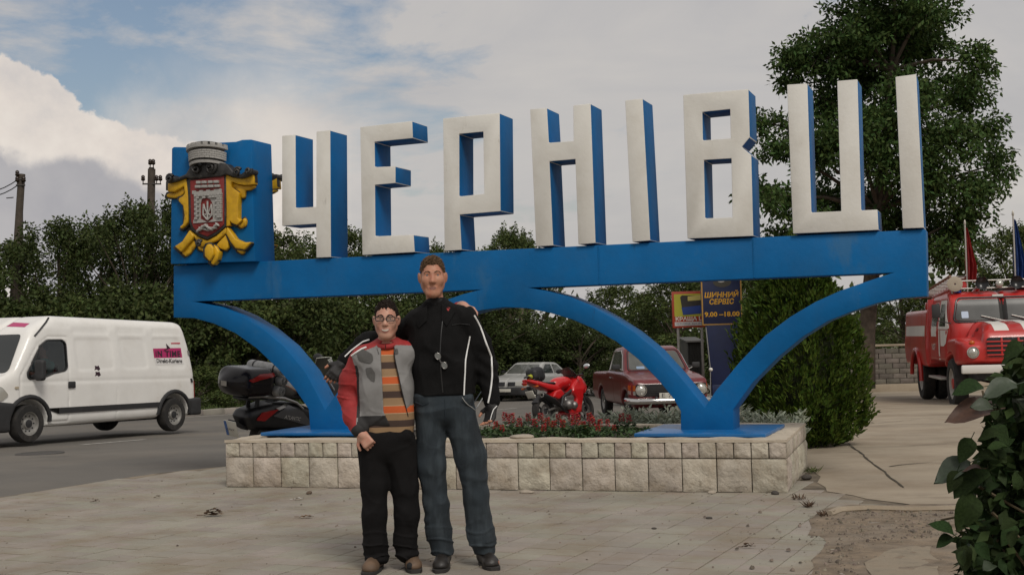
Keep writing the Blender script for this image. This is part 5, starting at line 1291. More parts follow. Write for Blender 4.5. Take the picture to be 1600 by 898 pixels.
strands(sdf_obj('hair', hair, c - .16, c + .16, .005, M_hairA, bo), M_hairA2, 2600, .0125, HA)
jk = Soft()
jk.cap(K(652, 505), K(724, 501), .070, .073, .05); jk.ell(K(688, 545), (.205, .132, .235), .06); jk.box(K(694, 598), (.194, .124, .170), .10, .06)
jk.cap(K(681, 478, .015), K(655, 500, .02), .055, .06, .06); jk.cap(K(682, 478, .015), K(716, 498, .02), .055, .06, .06)
jk.chain([(K(727, 504), .078), (K(748, 540, .02), .069), (K(758, 576, .03), .068), (K(768, 630, -.01), .051)], .045)
jk.chain([(K(652, 504, .03), .074), (K(604, 527, .20), .066), (K(568, 533, .23), .064), (K(532, 562, .16), .048)], .04)
def jk_wr(P, d):
    px, py = inv(P); d = d + .004 * wob(P, 26, 5) - crease(P, 17, 5, .0075) - crease(P, 34, 6, .0035) + .005 * np.sin(P[:, 2] * 75 + 6 * P[:, 0] + 2 * np.sin(P[:, 0] * 25)) * np.clip((px - 738) / 10, 0, 1) * np.clip(1 - np.abs(py - 575) / 60, 0, 1)
    return np.maximum(d, (617.5 - 0.0 - py) * 0 + (886 - 617.8) / PXM - P[:, 2] - .0 if False else d) if False else np.where((px > 640) & (px < 750), np.maximum(d, (268.0 / PXM) - P[:, 2]), d)
jk.post.append(jk_wr)
jo = sdf_obj('jacket', jk, K(500, 660, -.3), K(795, 455, .4), .0065, M_bjack, tall, sharp=60)
tn = Soft(); tn.chain([(K(681, 492, .01), .072), (K(680, 480, .005), .065), (K(679, 471, .0), .0615)], .02)
tn.post.append(lambda P, d: np.maximum(d + .002 * np.sin(P[:, 2] * 260), P[:, 2] - K(0, 469.5)[2] + .25 * P[:, 1]))
sdf_obj('turtleneck', tn, K(655, 512, -.14), K(705, 460, .16), .0055, M_under, tall)
# open jacket collar
for s, pts in ((1, [(690, 476), (712, 489), (699, 512), (690, 500)]), (-1, [(668, 478), (645, 492), (655, 514), (668, 502)])):
    P = project([K(x, y, -.6) for x, y in pts], (0, 1, 0), jk, 0, .010); Pb = P + np.array([0, .012, 0]); MB().add(list(P) + list(Pb), [(0, 1, 2, 3), (7, 6, 5, 4), (0, 4, 5, 1), (1, 5, 6, 2), (2, 6, 7, 3), (3, 7, 4, 0)]).build('collar', M_bjack, jo, bevel=.004)
P = project([K(x, y, -.6) for x, y in ((697, 481), (704, 483), (701, 488), (698, 486))], (0, 1, 0), lambda Q: np.minimum(jk(Q), tn(Q)), 0, .014)
MB().add(list(P) + list(P + np.array([0, .004, 0])), [(0, 1, 2, 3), (7, 6, 5, 4), (0, 4, 5, 1), (1, 5, 6, 2), (2, 6, 7, 3), (3, 7, 4, 0)]).build('label_tab', mat('red_tab', (.30, .02, .02), .7), jo)
Z5 = lambda x, y: (500 + x / 3.097, 390 + y / 3.097)
ribbon('piping', [K(*Z5(*p)) for p in ((745, 328), (760, 355), (775, 385), (788, 420), (800, 455), (815, 495), (828, 530), (831, 575), (832, 620), (828, 665), (822, 705), (813, 748))], jk, jo, r=.0100)
ribbon('piping', [K(*Z5(*p)) for p in ((726, 428), (718, 470), (712, 500), (706, 540), (704, 600), (701, 650), (699, 706))], jk, jo, r=.0082)
ribbon('piping', [K(572, 529, -.1), K(562, 532, -.1), K(552, 539, -.1), K(543, 546, -.1), K(534, 555, -.1)], jk, jo, r=.009, start=-.2)
ribbon('pocket_seam', [K(*Z5(*p)) for p in ((640, 372), (680, 366), (725, 372))], jk, jo, mat('seam_black', (.005, .005, .005), .6), r=.004)
ribbon('zip', [K(*Z5(*p)) for p in ((600, 300), (590, 400), (585, 500), (590, 600), (598, 690))], jk, jo, mat('zip_black', (.02, .02, .02), .4), r=.004)
ribbon('zip_cord', [K(*Z5(*p)) for p in ((690, 716), (702, 735), (716, 752), (738, 770), (760, 796))], lambda Q: np.minimum(jk(Q), jn(Q)), jo, mat('grey_cord', (.25, .25, .24), .6), r=.0035) if False else None
jn = Soft()
jn.ell(K(694, 640), (.188, .118, .115), .05); jn.box(K(694, 622), (.185, .112, .055), .05, .04)
jn.chain([(K(671, 648), .096), (K(674, 726), .087), (K(680, 785, .005), .076), (K(685, 830, .02), .077), (K(691, 861, .03), .073)], .03)
jn.chain([(K(718, 648), .098), (K(735, 714), .096), (K(744, 775, .005), .078), (K(751, 836, .02), .082), (K(757, 862, .03), .069)], .03)
def jn_wr(P, d):
    px, py = inv(P); low = np.clip((py - 800) / 50, 0, 1)
    d = d + .004 * wob(P, 20, 8) - crease(P, 16, 8, .008) - crease(P, 36, 9, .0035) - low * .010 * np.clip(1 - 2.6 * np.abs(np.sin(P[:, 2] * 38 + 5 * P[:, 0] + 1.6 * wob(P, 22, 31))), 0, 1) + .002 * np.sin(P[:, 2] * 48 + P[:, 0] * 55) * np.clip(1 - np.abs(py - 770) / 45, 0, 1)
    return np.maximum(d, K(0, 866.5)[2] - P[:, 2] - .25 * np.maximum(0, P[:, 1]))
jn.post.append(jn_wr)
jno = sdf_obj('jeans', jn, K(635, 895, -.25), K(785, 605, .25), .0065, M_jeans, tall)
ribbon('zip_cord', [K(*Z5(*p)) for p in ((690, 716), (702, 735), (716, 752), (738, 770), (758, 792))], lambda Q: np.minimum(jk(Q), jn(Q)), jo, mat('grey_cord', (.30, .30, .29), .6), r=.004)
st = mat('denim_seam', (.020, .030, .042), .9)
ribbon('seam', [K(696, 622), K(697, 640), K(697, 660)], jn, jno, st, r=.003); ribbon('seam', [K(650, 627), K(662, 632), K(672, 628)], jn, jno, st, r=.003); ribbon('seam', [K(722, 627), K(730, 634), K(742, 632)], jn, jno, st, r=.003)
shoe('shoe', K(692, 882, .10) * [1, 1, 0], K(690, 886, -.15) * [1, 1, 0], M_bshoe, tall, .050, False)
shoe('shoe', K(756, 882, .10) * [1, 1, 0], K(771, 886, -.12) * [1, 1, 0], M_bshoe, tall, .050, False)
for wp, d, n, th, nm in ((W_R, K(764, 668, -.06) - W_R, (-.45, -.5, 0.1), 1, 1.02), (W_L, K(512, 590, .08) - W_L, (-.4, .5, -.5), -1, 1.0)):
    g = Soft(); hand_into(g, wp, d, n, (.35, .45, .3), th, nm, True, 1, .0035); g.cap(wp - d / np.linalg.norm(d) * .035, wp, .036, .033, .02)
    go = sdf_obj('glove', g, wp - .17, wp + .17, .0055, mat('glove_black', (.012, .011, .011), .6, bump=.4, bscale=120), tall)
    if wp is W_R: ribbon('glove_piping', [K(776, 637), K(771, 642), K(768, 650), K(766, 658)], g, go, r=.0035)

# sunglasses hanging from the jacket
sg = thing('sunglasses', 'thin rimmed sunglasses hanging on the front of the black jacket', 'sunglasses', Vector(K(690, 563)) + tall.location)
lens_m = mat('grey_lens', (0.16, 0.165, 0.16), 0.08, spec=.8); rim_m = mat('wire_rim', (0.22, 0.21, 0.20), .3, .8)
off_ = np.array(K(690, 563)); LC = []
for (zx, zy) in ((575, 517), (606, 562)):
    p = project([np.array(K(*Z5(zx, zy))) + [0, -.6, 0]], (0, 1, 0), jk, 0, .016)[0] - off_; LC.append(p)
ax = (LC[1] - LC[0]); ax /= np.linalg.norm(ax); fy = np.array([0, 1.0, 0]); fy -= ax * (fy @ ax); fy /= np.linalg.norm(fy); up_ = np.cross(fy, ax)
for p in LC:
    ring = [p + ax * .0215 * math.cos(a) + up_ * .0175 * math.sin(a) for a in np.linspace(0, 6.283, 21)]
    MB().tube(ring, .0016, 6, cap=False).build('rim', rim_m, sg); MB().add(ring[:-1], [tuple(range(20))]).build('lens', lens_m, sg)
MB().tube([LC[0] + ax * .021, (LC[0] + LC[1]) / 2 + up_ * .006, LC[1] - ax * .021], .0016, 5).build('bridge', rim_m, sg)
for p, s in ((LC[0], -1), (LC[1], 1)): MB().tube([p + ax * .021 * s + up_ * .005, p + ax * .02 * s + fy * .008 + up_ * .01, p - ax * .06 * s + fy * .010 + up_ * .008], .0015, 5).build('temple', rim_m, sg)

# ---------------------------------------------------------------- the shorter man
base, K, inv = person_frame(607)
small = thing('person', 'shorter smiling man with glasses in red and grey jacket and striped orange shirt', 'person', (base.x, base.y - .10, 0))
HB = Head(K(605.5, 499.5, -.03), .985, yaw=.02, roll=.015, smile=True)
WR = K(569, 671, -.115); WL = K(722, 480, .10)
body = Soft(); HB.into(body)
body.chain([(HB.w(0, .03, -.05), .052), (K(606, 537, .01), .055), (K(606, 552, .02), .065)], .03)
body.cap(K(575, 556), K(632, 553), .045, None, .04); body.ell(K(604, 600), (.13, .085, .25), .05); body.ell(K(606, 675), (.13, .085, .10), .05)
body.chain([(K(566, 556), .048), (K(543, 618, .06), .04), (WR, .027)]); body.chain([(K(632, 553, .04), .048), (K(672, 540, .24), .042), (K(697, 503, .27), .036), (WL, .027)])
hand_into(body, WR, K(583, 690, -.135) - WR, (.15, .9, -.1), (.9, 1.0, .7), th=-1, sc=.98, spread=.05)
hand_into(body, WL, K(745, 487, -.02) - WL, (-.25, .1, -.9), (.45, .5, .35), th=1, sc=.98, spread=.16)
body.chain([(K(588, 695), .07), (K(587, 775, .01), .052), (K(588, 866, .05), .04)]); body.chain([(K(629, 695), .07), (K(636, 775, .01), .052), (K(637, 862, .05), .04)])
for x in (586, 645): body.cap(K(x, 874, .06), K(x, 877, -.08), .03, .025)
def cls(P): px, py = inv(P); return np.where((py > 545) & ~((px < 600) & (py > 665) & (P[:, 1] < -.09)) & ~((px > 705) & (py < 500)), 1, 0)
bo = sdf_obj('body', body, K(515, 896, -.28) - [0, 0, .02], K(765, 460, .4), .0052, [M_skinB, M_under], small, cls)
HB.details(bo, body, M_lipB, (0.09, 0.08, 0.06), M_hairB, .0030)
hair = Soft(); c = HB.w(0, .022, .043); hair.ell(c, (.0745 * HB.sc, .096 * HB.sc, .0880 * HB.sc), .01)
def hairB(P, d):
    q = (P - HB.c) @ HB.M / HB.sc; d = d + .0035 * wob(q, 110, 13) + .002 * wob(q, 260, 14)
    fr_ = .066 - .016 * np.clip(np.sin(q[:, 0] * 130 + 1.0), 0, 1) * (np.abs(q[:, 0]) < .05) - .012 * np.clip(np.sin(q[:, 0] * 310), 0, 1)
    zlim = np.where(q[:, 1] < -.05, fr_ - .10 * np.maximum(0, np.abs(q[:, 0]) - .04), np.where(q[:, 1] < -.025, .048, np.where(q[:, 1] < 0, -.008, np.where(q[:, 1] < .035, .028, -.06))))
    d = d + .0065 * np.clip(1 - (q[:, 2] - zlim) / .022, 0, 1)
    return np.maximum(d, (zlim - q[:, 2]) * HB.sc)
hair.post.append(hairB); strands(sdf_obj('hair', hair, c - .16, c + .16, .005, M_hairB, bo), M_hairB2, 2400, .0095, HB)
# spectacles
gl = mat('spectacle_frame', (0.012, 0.011, 0.011), .4); gm_ = MB(); LENS = []; from_glass = None
for sx in (-1, 1):
    ring = [HB.w(sx * .0350 + .0265 * math.copysign(abs(math.cos(a)) ** .55, math.cos(a)), -.104 + .012 * max(0, sx * math.cos(a)), .008 + .0145 * math.copysign(abs(math.sin(a)) ** .6, math.sin(a))) for a in np.linspace(0, 6.283, 25)]
    gm_.tube(ring, .0027, 6, cap=False); gm_.tube(ring[2:11], .0036, 6); gm_.tube([HB.w(sx * .065, -.092, .014), HB.w(sx * .076, -.05, .014), HB.w(sx * .083, .01, .010)], .0028, 5); LENS.append(ring[:-1])
gm_.tube([HB.w(-.010, -.104, .008), HB.w(0, -.108, .011), HB.w(.010, -.104, .008)], .0022, 5)
gob = gm_.build('glasses', gl, bo, smooth=60)
for rg_ in LENS:
    c_ = sum((np.array(q) for q in rg_), np.zeros(3)) / len(rg_); k_ = len(rg_); tri_ = [(k_, i, (i + 1) % k_) for i in range(k_)]
    if np.cross(np.array(rg_[0]) - c_, np.array(rg_[3]) - c_)[1] > 0: tri_ = [t[::-1] for t in tri_]
    MB().add(list(rg_) + [c_], tri_).build('lens', see_glass('spectacle_lens', .95, 1.22), gob, fix=False)
tor = Soft()
tor.cap(K(574, 558), K(632, 555), .066, None, .05); tor.ell(K(603, 592), (.172, .122, .22), .06); tor.box(K(605, 632), (.168, .118, .175), .09, .06)
tor.cap(K(606, 540, .02), K(576, 556, .02), .052, .058, .06); tor.cap(K(606, 540, .02), K(634, 553, .02), .052, .058, .06)
sh_ = Soft(); sh_.add(tor, K(605, 600), .6, .01); sh_.box(K(607, 655), (.172, .115, .16), .09, .05)
def sh_wr(P, d):
    d = d + .013 + .003 * wob(P, 28, 15) - crease(P, 24, 16, .004)
    return np.maximum(np.maximum(d, K(0, 679.5)[2] - .0 - P[:, 2] + .012 * np.sin(P[:, 0] * 14)), P[:, 2] - K(0, 541)[2] - .6 * np.maximum(0, P[:, 1] + .02))
sh_.post.append(sh_wr)
M_shirt = mat('striped_shirt', (.3, .2, .1), .85, bump=.3, bscale=300)
t_ = M_shirt.node_tree; tcn = t_.nodes.new('ShaderNodeTexCoord'); sx_ = t_.nodes.new('ShaderNodeSeparateXYZ'); t_.links.new(tcn.outputs['Object'], sx_.inputs[0])
a1 = t_.nodes.new('ShaderNodeMath'); a1.operation = 'MULTIPLY_ADD'; a1.inputs[1].default_value = -1 / .1815; a1.inputs[2].default_value = (886 - 553.0 + 11) / PXM / .1815 + 10
wv = t_.nodes.new('ShaderNodeMath'); wv.operation = 'FRACT'; t_.links.new(sx_.outputs[2], a1.inputs[0]); t_.links.new(a1.outputs[0], wv.inputs[0])
rp_ = t_.nodes.new('ShaderNodeValToRGB'); cr_ = rp_.color_ramp; cr_.interpolation = 'CONSTANT'
st_ = [(0, (.52, .10, .022)), (.24, (.45, .33, .20)), (.265, (.265, .165, .085)), (.49, (.055, .032, .024)), (.72, (.30, .19, .10)), (.975, (.45, .33, .20))]
while len(cr_.elements) < len(st_): cr_.elements.new(.5)
for e, (p_, c_) in zip(cr_.elements, st_): e.position = p_; e.color = (*c_, 1)
t_.links.new(wv.outputs[0], rp_.inputs[0]); t_.links.new(rp_.outputs[0], t_.nodes['Principled BSDF'].inputs['Base Color'])
sdf_obj('shirt', sh_, K(540, 695, -.25), K(668, 525, .25), .0065, M_shirt, small)
jb = Soft(); jb.add(tor, K(605, 600), .6, .01)
jb.chain([(K(567, 556), .066), (K(549, 590, .03), .061), (K(544, 618, .055), .057), (K(554, 648, -.03), .052), (K(567, 667, -.105), .043)], .035)
jb.chain([(K(632, 553, .04), .066), (K(672, 540, .24), .058), (K(697, 504, .27), .05), (K(716, 485, .14), .043)], .035)
opn = [(598, 533), (617, 533), (620, 560), (629, 600), (640, 648), (650, 700), (616, 700), (614.5, 662), (604, 640), (601.5, 590), (599, 560)]
def jb_wr(P, d):
    px, py = inv(P); d = d - .002 + .004 * wob(P, 24, 17) - crease(P, 19, 17, .006) - crease(P, 40, 18, .003) - .006 * np.clip(1 - 2.6 * np.abs(np.sin(P[:, 2] * 34 + 9 * P[:, 0] + 1.5 * wob(P, 20, 35))), 0, 1) * np.clip(1 - (px - 540) / 22, 0, 1)
    m = (P[:, 1] < .03)
    d = np.where(m, np.maximum(d, -s_poly(px, py, opn) / PXM), d)
    hem = np.where(px > 640, 700, 661.5 - .0)
    sl_ = (px < 582) & (P[:, 1] < -.06)
    return np.where(sl_ | (px > 655), d, np.maximum(d, (886 - hem) / PXM - P[:, 2]))
jb.post.append(jb_wr)
P1 = [(559.7, 546), (569.4, 542), (585.6, 551.4), (587.5, 561), (582, 566), (564.6, 561)]; P2 = [(575, 572.4), (584.6, 570.8), (591, 580.5), (590.4, 594), (584.6, 591.8), (577.5, 583.7)]; P3 = [(618, 545), (624, 543), (626, 552), (621, 553)]
def clj(P):
    px, py = inv(P); f = np.interp(py, [540, 551, 560, 575, 600, 660], [549, 551, 554.5, 559, 560.5, 563]); o = np.zeros(len(P), int)
    fr_ = P[:, 1] < .06
    o[(px < f) | (py < 537.5 + np.abs(px - 606) * .05) | (px > 652)] = 1
    o[(px < 590) & (py < 553 - (px - 549) * .33)] = 1
    o[(px >= f) & (px < f + 4.5) & (py > 568) & (py < 648)] = 2
    o[(py > 645.5) & (px > 564) & (px < 652) & (P[:, 1] > -.14)] = 2
    o[np.linalg.norm(P - WR, axis=1) < .062] = 2
    return o
Mj = [mat('grey_panel', (0.205, 0.20, 0.195), .7, var=.1, vscale=12, bump=.4, bscale=220), mat('red_panel', (0.30, 0.020, 0.020), .7, var=.25, vscale=10, bump=.4, bscale=220), mat('black_panel', (0.011, 0.010, 0.010), .7, bump=.3, bscale=200), mat('mesh_panel', (0.085, 0.082, 0.078), .8, var=.2, vscale=200, bump=.5, bscale=400)]
jbo = sdf_obj('jacket', jb, K(515, 705, -.32), K(735, 470, .42), .0050, Mj, small, clj, sharp=65)
for q in (P1, P2, P3): patch('mesh_patch', rounded(q, 2.5), lambda x, y: K(x, y, -.6), Mj[3], jbo, jb, (0, 1, 0), .0035, 3.0)
for P in ([(600, 538), (601, 560), (603, 590), (605.5, 640), (615.5, 660)], [(617, 538), (620.5, 560), (630, 600), (641, 648)]): ribbon('zip', [K(*p) for p in P], lambda Q: jb(Q), jbo, Mj[2], r=.005)
ring = [K(605.5 + 17.5 * math.sin(a), 536.5 + 5.5 * math.cos(a) - 1.5, .012 - .075 * math.cos(a)) for a in np.linspace(0, 6.283, 25)]
MB().tube(ring, .020, 8, cap=False).build('collar', Mj[1], jbo, smooth=60)
for pts in ([(592, 541), (599, 540), (602.5, 551), (596, 551)], [(612, 541), (618, 539), (622, 548), (616, 552)]):
    P = project([K(x, y, -.6) for x, y in pts], (0, 1, 0), jb, 0, .012); MB().add(list(P) + list(P + np.array([0, .012, 0])), [(0, 1, 2, 3), (7, 6, 5, 4), (0, 4, 5, 1), (1, 5, 6, 2), (2, 6, 7, 3), (3, 7, 4, 0)]).build('collar_flap', Mj[0], jbo, bevel=.003)
ribbon('piping', [K(552.5, 553), K(560, 548), K(568, 543), K(575, 540.5)], jb, jbo, r=.010)
ribbon('piping', [K(622, 527), K(624.5, 531)], lambda Q: np.minimum(jb(Q), 9), jbo, r=.006) if False else None
pt = Soft()
pt.ell(K(606, 692), (.172, .115, .12), .05); pt.box(K(605, 678), (.172, .11, .05), .05, .04)
pt.chain([(K(587, 698), .098), (K(587, 755), .079), (K(587, 801, .005), .076), (K(588, 845, .02), .071), (K(590, 866, .03), .066)], .03)
pt.chain([(K(629, 698), .098), (K(635.5, 758), .08), (K(637, 801, .005), .077), (K(635, 840, .02), .070), (K(638, 860, .03), .066)], .03)
pt.ell(K(590, 869, .02), (.070, .078, .030), .02); pt.ell(K(640, 862, .02), (.070, .078, .030), .02)
def pt_wr(P, d):
    px, py = inv(P); low = np.clip((py - 805) / 45, 0, 1)
    d = d + .004 * wob(P, 20, 28) - crease(P, 16, 28, .007) - crease(P, 36, 29, .003) - low * .010 * np.clip(1 - 2.6 * np.abs(np.sin(P[:, 2] * 40 + 5 * P[:, 0] + 1.6 * wob(P, 22, 33))), 0, 1)
    return np.maximum(d, K(0, 876)[2] - P[:, 2])
pt.post.append(pt_wr)
sdf_obj('trousers', pt, K(545, 895, -.25), K(675, 665, .25), .0065, M_bpant, small)
shoe('shoe', K(590, 884, .10) * [1, 1, 0], K(582, 886, -.14) * [1, 1, 0], M_tshoe, small, .050)
shoe('shoe', K(642, 884, .12) * [1, 1, 0], K(652, 886, -.09) * [1, 1, 0], M_tshoe, small, .050)
# ================================================================ vehicles
M_tyre = mat('tyre_rubber', (0.018, 0.017, 0.016), .9, var=.3, vscale=12, bump=.4, bscale=60, dirt=(.06, .05, .042), dscale=6, damt=.5)
M_rim = mat('steel_rim', (0.30, 0.29, 0.27), .4, .5, var=.2, vscale=12); M_dark = mat('dark_plastic', (0.022, 0.022, 0.023), .65, var=.2, vscale=8, bump=.2, bscale=80)
M_chrome = mat('chrome', (0.62, 0.61, 0.59), .14, 1.0); M_lampg = mat('lamp_glass', (0.42, 0.41, 0.37), .12, .3, spec=.8); M_amber = mat('amber_lens', (0.48, 0.10, 0.01), .25); M_redl = mat('red_lens', (0.30, 0.012, 0.012), .2)
M_glass = mat('dark_glass', (0.020, 0.024, 0.024), .06, spec=.7); M_glassl = mat('grey_glass', (0.085, 0.088, 0.08), .08, var=.25, vscale=3, spec=.8)
M_plate = mat('plate_white', (0.48, 0.46, 0.40), .5); M_plateink = mat('plate_ink', (0.015, 0.015, 0.02), .6); M_engine = mat('engine_alloy', (0.22, 0.21, 0.20), .4, .7, var=.4, vscale=25, bump=.5, bscale=60)
M_black = mat('gloss_black', (0.010, 0.010, 0.011), .3)
M_see = see_glass('clear_glass')
class Veh:
    def __init__(s, name, label, cat, o, h, pitch=True, dz=0.0, road=True):
        h = np.array([h[0], h[1], 0.]) / math.hypot(*h); z0 = gz(*o) + (-.075 if road else -.004) + dz
        sl = (gz(o[0] + h[0] * 2.5, o[1] + h[1] * 2.5) - gz(*o)) / 2.5 if pitch else 0
        s.t = thing(name, label, cat, (o[0], o[1], z0)); s.t.rotation_euler = (0, -math.atan(sl), math.atan2(h[1], h[0]))
        s.O = np.array([o[0], o[1], z0]); s.M = np.array(s.t.rotation_euler.to_matrix()).T
    def side(s, px, py, y):
        o = s.M @ (np.array([0, 0, CAM_H]) - s.O); d = s.M @ ray(px, py); t = (y - o[1]) / d[1]; p = o + d * t; return (float(p[0]), float(p[2]))
def wheel(t, x, y, r, w, out=1, rim=None, holes=0, rr=.62, hub=None, dz=0):
    """Tyre with child rim; out: which side (+y/-y) faces outward."""
    tm = MB(); P = [(r * rr, -w / 2), (r * .93, -w / 2), (r * .985, -w * .36), (r, -w * .25), (r, w * .25), (r * .985, w * .36), (r * .93, w / 2), (r * rr, w / 2)]
    tm.lathe(P, 32, (0, 0, 0), 'y'); tm.lathe([(r * rr, w / 2), (r * rr * .99, -w / 2)], 32, (0, 0, 0), 'y')
    o = tm.build('wheel', M_tyre, t, smooth=40); o.location = (x, y, r + dz)
    rm = MB(); R_ = r * rr; ww = out * w / 2
    rm.lathe([(R_ * 1.02, ww * .90), (R_ * .92, ww * .86), (R_ * .84, ww * .50), (R_ * .50, ww * .34), (R_ * .42, ww * .62), (R_ * .20, ww * .70), (0.001, ww * .70)], 28, (0, 0, 0), 'y')
    rm.build('rim', rim or M_rim, o, smooth=30)
    if holes:
        hm = MB()
        for i in range(holes):
            a = 6.283 * i / holes; hm.ell((R_ * .66 * math.cos(a), ww * .42, R_ * .66 * math.sin(a)), (R_ * .085, .012, R_ * .085), 8)
        tag(hm.build('rim_holes', M_dark, o), kind='stuff')
    cp_ = MB(); cp_.lathe([(R_ * .34, ww * .6), (R_ * .32, ww * .80), (0.001, ww * .86)], 20, (0, 0, 0), 'y'); cp_.build('hub_cap', hub or M_dark, o, smooth=40)
    return o
def vbody(poly, wf, k=.08, plan=None, kp=.1, arches=(), grooves=None):
    def f(P):
        x, y, z = P[..., 0], np.abs(P[..., 1]), P[..., 2]
        d = smax(s_poly(x, z, poly), (y - wf(x, z)) * .98, k)
        if plan is not None: d = smax(d, s_poly(x, y, plan), kp)
        if grooves is not None: d = d + grooves(x, P[..., 1], z, d)
        for (ax, az, ar, yi) in arches: d = smax(d, -np.maximum(np.hypot(x - ax, z - az) - ar, yi - y), .02)
        return d
    return f
def clean(f): return lambda P: f(P)
def interp(*pts):
    a = [p[0] for p in pts]; b = [p[1] for p in pts]; return lambda z: np.interp(z, a, b)

# ---------------------------------------------------------------- white van
FWp, RWp = ong(40, 690), ong(267, 672); hv = ((FWp - RWp).x, (FWp - RWp).y); hl = math.hypot(*hv); lv = (-hv[1] / hl, hv[0] / hl)
van = Veh('van', 'white high roofed delivery van with pink courier logo driving along the road', 'van', (RWp.x - lv[0] * .86, RWp.y - lv[1] * .86), hv, dz=.07)
WB = 3.77
M_vwhite = mat('van_white', (0.80, 0.785, 0.75), .35, var=.04, vscale=2, coat=.4, dirt=(.42, .37, .30), dscale=1.6, damt=.25)
vpoly = rounded([(-.72, .30), (-.68, .95), (-.50, 1.75), (-.36, 2.16), (-.22, 2.20), (3.15, 2.24), (3.60, 2.02), (3.72, 1.90), (4.10, 1.24), (4.62, 1.02), (4.74, .70), (4.72, .26), (4.2, .24)], .10, 3)
vw = lambda x, z: np.interp(z, [.2, .45, 1.0, 1.25, 2.0, 2.3], [.93, .965, .985, .97, .885, .80])
vplan = rounded([(-.75, 0), (-.74, 1.0), (3.9, 1.0), (4.55, .88), (4.80, .55), (4.84, 0)], .2, 4)
vpan = [[(2.70, 1.83), (1.75, 1.84), (1.68, 1.26), (2.64, 1.24)], [(1.56, 1.85), (.85, 1.85), (.75, 1.27), (1.46, 1.26)], [(.63, 1.86), (-.20, 1.87), (-.34, 1.26), (.48, 1.27)]]
vup = [[(2.72, 2.03), (1.80, 2.03), (1.80, 1.92), (2.72, 1.92)], [(1.58, 2.04), (.80, 2.04), (.80, 1.93), (1.58, 1.93)], [(.60, 2.04), (-.22, 2.04), (-.26, 1.93), (.60, 1.93)]]
vdoor = [(2.86, 1.86), (3.30, 1.86), (3.56, 1.72), (3.98, 1.16), (3.98, .62), (3.62, .34), (2.84, .34)]
vwin = [(3.83, 1.20), (3.52, 1.67), (3.34, 1.79), (2.98, 1.80), (2.90, 1.74), (2.89, 1.30), (2.95, 1.25), (3.22, 1.21), (3.50, 1.12), (3.80, 1.11)]
def vgroove(x, y, z, d):
    o = np.zeros_like(x); sm = (np.abs(y) > .7) & (np.abs(d) < .25)
    if sm.any():
        xs_, zs_ = x[sm], z[sm]; q = np.zeros(len(xs_))
        for p in vpan + vup: dd = s_poly(xs_, zs_, rounded(p, .10)); q = q + .010 * np.clip(.5 - dd / .05, 0, 1)
        q = q + .010 * np.exp(-((zs_ - (1.055 - .0 * xs_)) / .022) ** 2) * (xs_ < 3.95)
        q = q + .014 * np.exp(-(s_poly(xs_, zs_, vdoor) / .013) ** 2)
        q = q + .010 * np.exp(-((xs_ - 1.62) / .012) ** 2) * (zs_ < .9) * (zs_ > .3)
        o[sm] = q
    return o
vf0 = vbody(vpoly, vw, .16, vplan, .12, [(0, .32, .43, .62), (WB, .32, .43, .62)], vgroove)
def vfc(P):
    d = vf0(P); x, y, z = P[..., 0], P[..., 1], P[..., 2]
    d = np.maximum(d, -np.maximum(s_poly(x, z, vwin), .55 - np.abs(y)))
    return np.maximum(d, -(s_box(P, (3.20, 0, 1.28), (.54, .84, .46), .05)))
sdf_obj('body', vfc, (-.85, -1.05, .15), (4.95, 1.05, 2.35), .024, M_vwhite, van.t)
sd3 = lambda s: (lambda x, z: (x, s * 1.4, z))
for s in (1, -1):
    dr = (0, -s, 0)
    patch('door_window', vwin, sd3(s), M_see, van.t, vf0, dr, -.012, .12)
    m_ = MB(); P = project([sd3(s)(*p) for p in rounded(vwin, .04)], dr, vf0, 0, .004); m_.tube(list(P) + [P[0]], .014, 6, cap=False); m_.build('window_seal', M_dark, van.t)
    patch('rubbing_strip', [(3.40, .585), (.42, .60), (.42, .50), (3.40, .48)], sd3(s), M_dark, van.t, vf0, dr, .004, .3, .018)
    for c0_, c1_ in ((0, -.10), (WB, .12)):
        pr = []
        for i in range(15):
            a = R(2 + 176 * i / 14); pr.append((c0_ + .475 * math.cos(a), .34 + .46 * math.sin(a)))
        P = project([sd3(s)(*p) for p in pr], dr, vf0, 0, .0)
        m_ = MB(); m_.tube(list(P), .042, 8); m_.build('wheel_arch', M_dark, van.t)
    hd = MB().box((0, 0, 0), (.17, .035, .12)); P = project([sd3(s)(2.80, .99)], dr, vf0, 0, .012)[0]; o = hd.build('door_handle', M_dark, van.t, bevel=.02); o.location = P
    mir = Soft(.3); P = project([sd3(s)(3.72, 1.17)], dr, vf0, 0, .0)[0]; mir.box(P + [-.02, s * .17, .09], (.06, .105, .185), .05); mir.cap(P + [0, 0, -.02], P + [0, s * .14, 0], .035)
    sdf_obj('mirror', mir, P - .35, P + .42, .02, M_dark, van.t)
    lp = patch('headlight', rounded([(4.36, .99), (4.52, .98), (4.66, .78), (4.36, .74), (4.22, .84)], .04), sd3(s), M_lampg, van.t, vf0, dr, .006, .06, .01)
    patch('rear_light', [(-.58, 1.0), (-.66, 1.0), (-.68, .66), (-.62, .66)], sd3(s), M_redl, van.t, vf0, dr, .006, .1, .01)
    patch('repeater', rounded([(4.02, .985), (4.10, .985), (4.10, .945), (4.02, .945)], .015), sd3(s), M_amber if s < 0 else mat('pale_lens', (.45, .38, .28), .3), van.t, vf0, dr, .006, .1, .01)
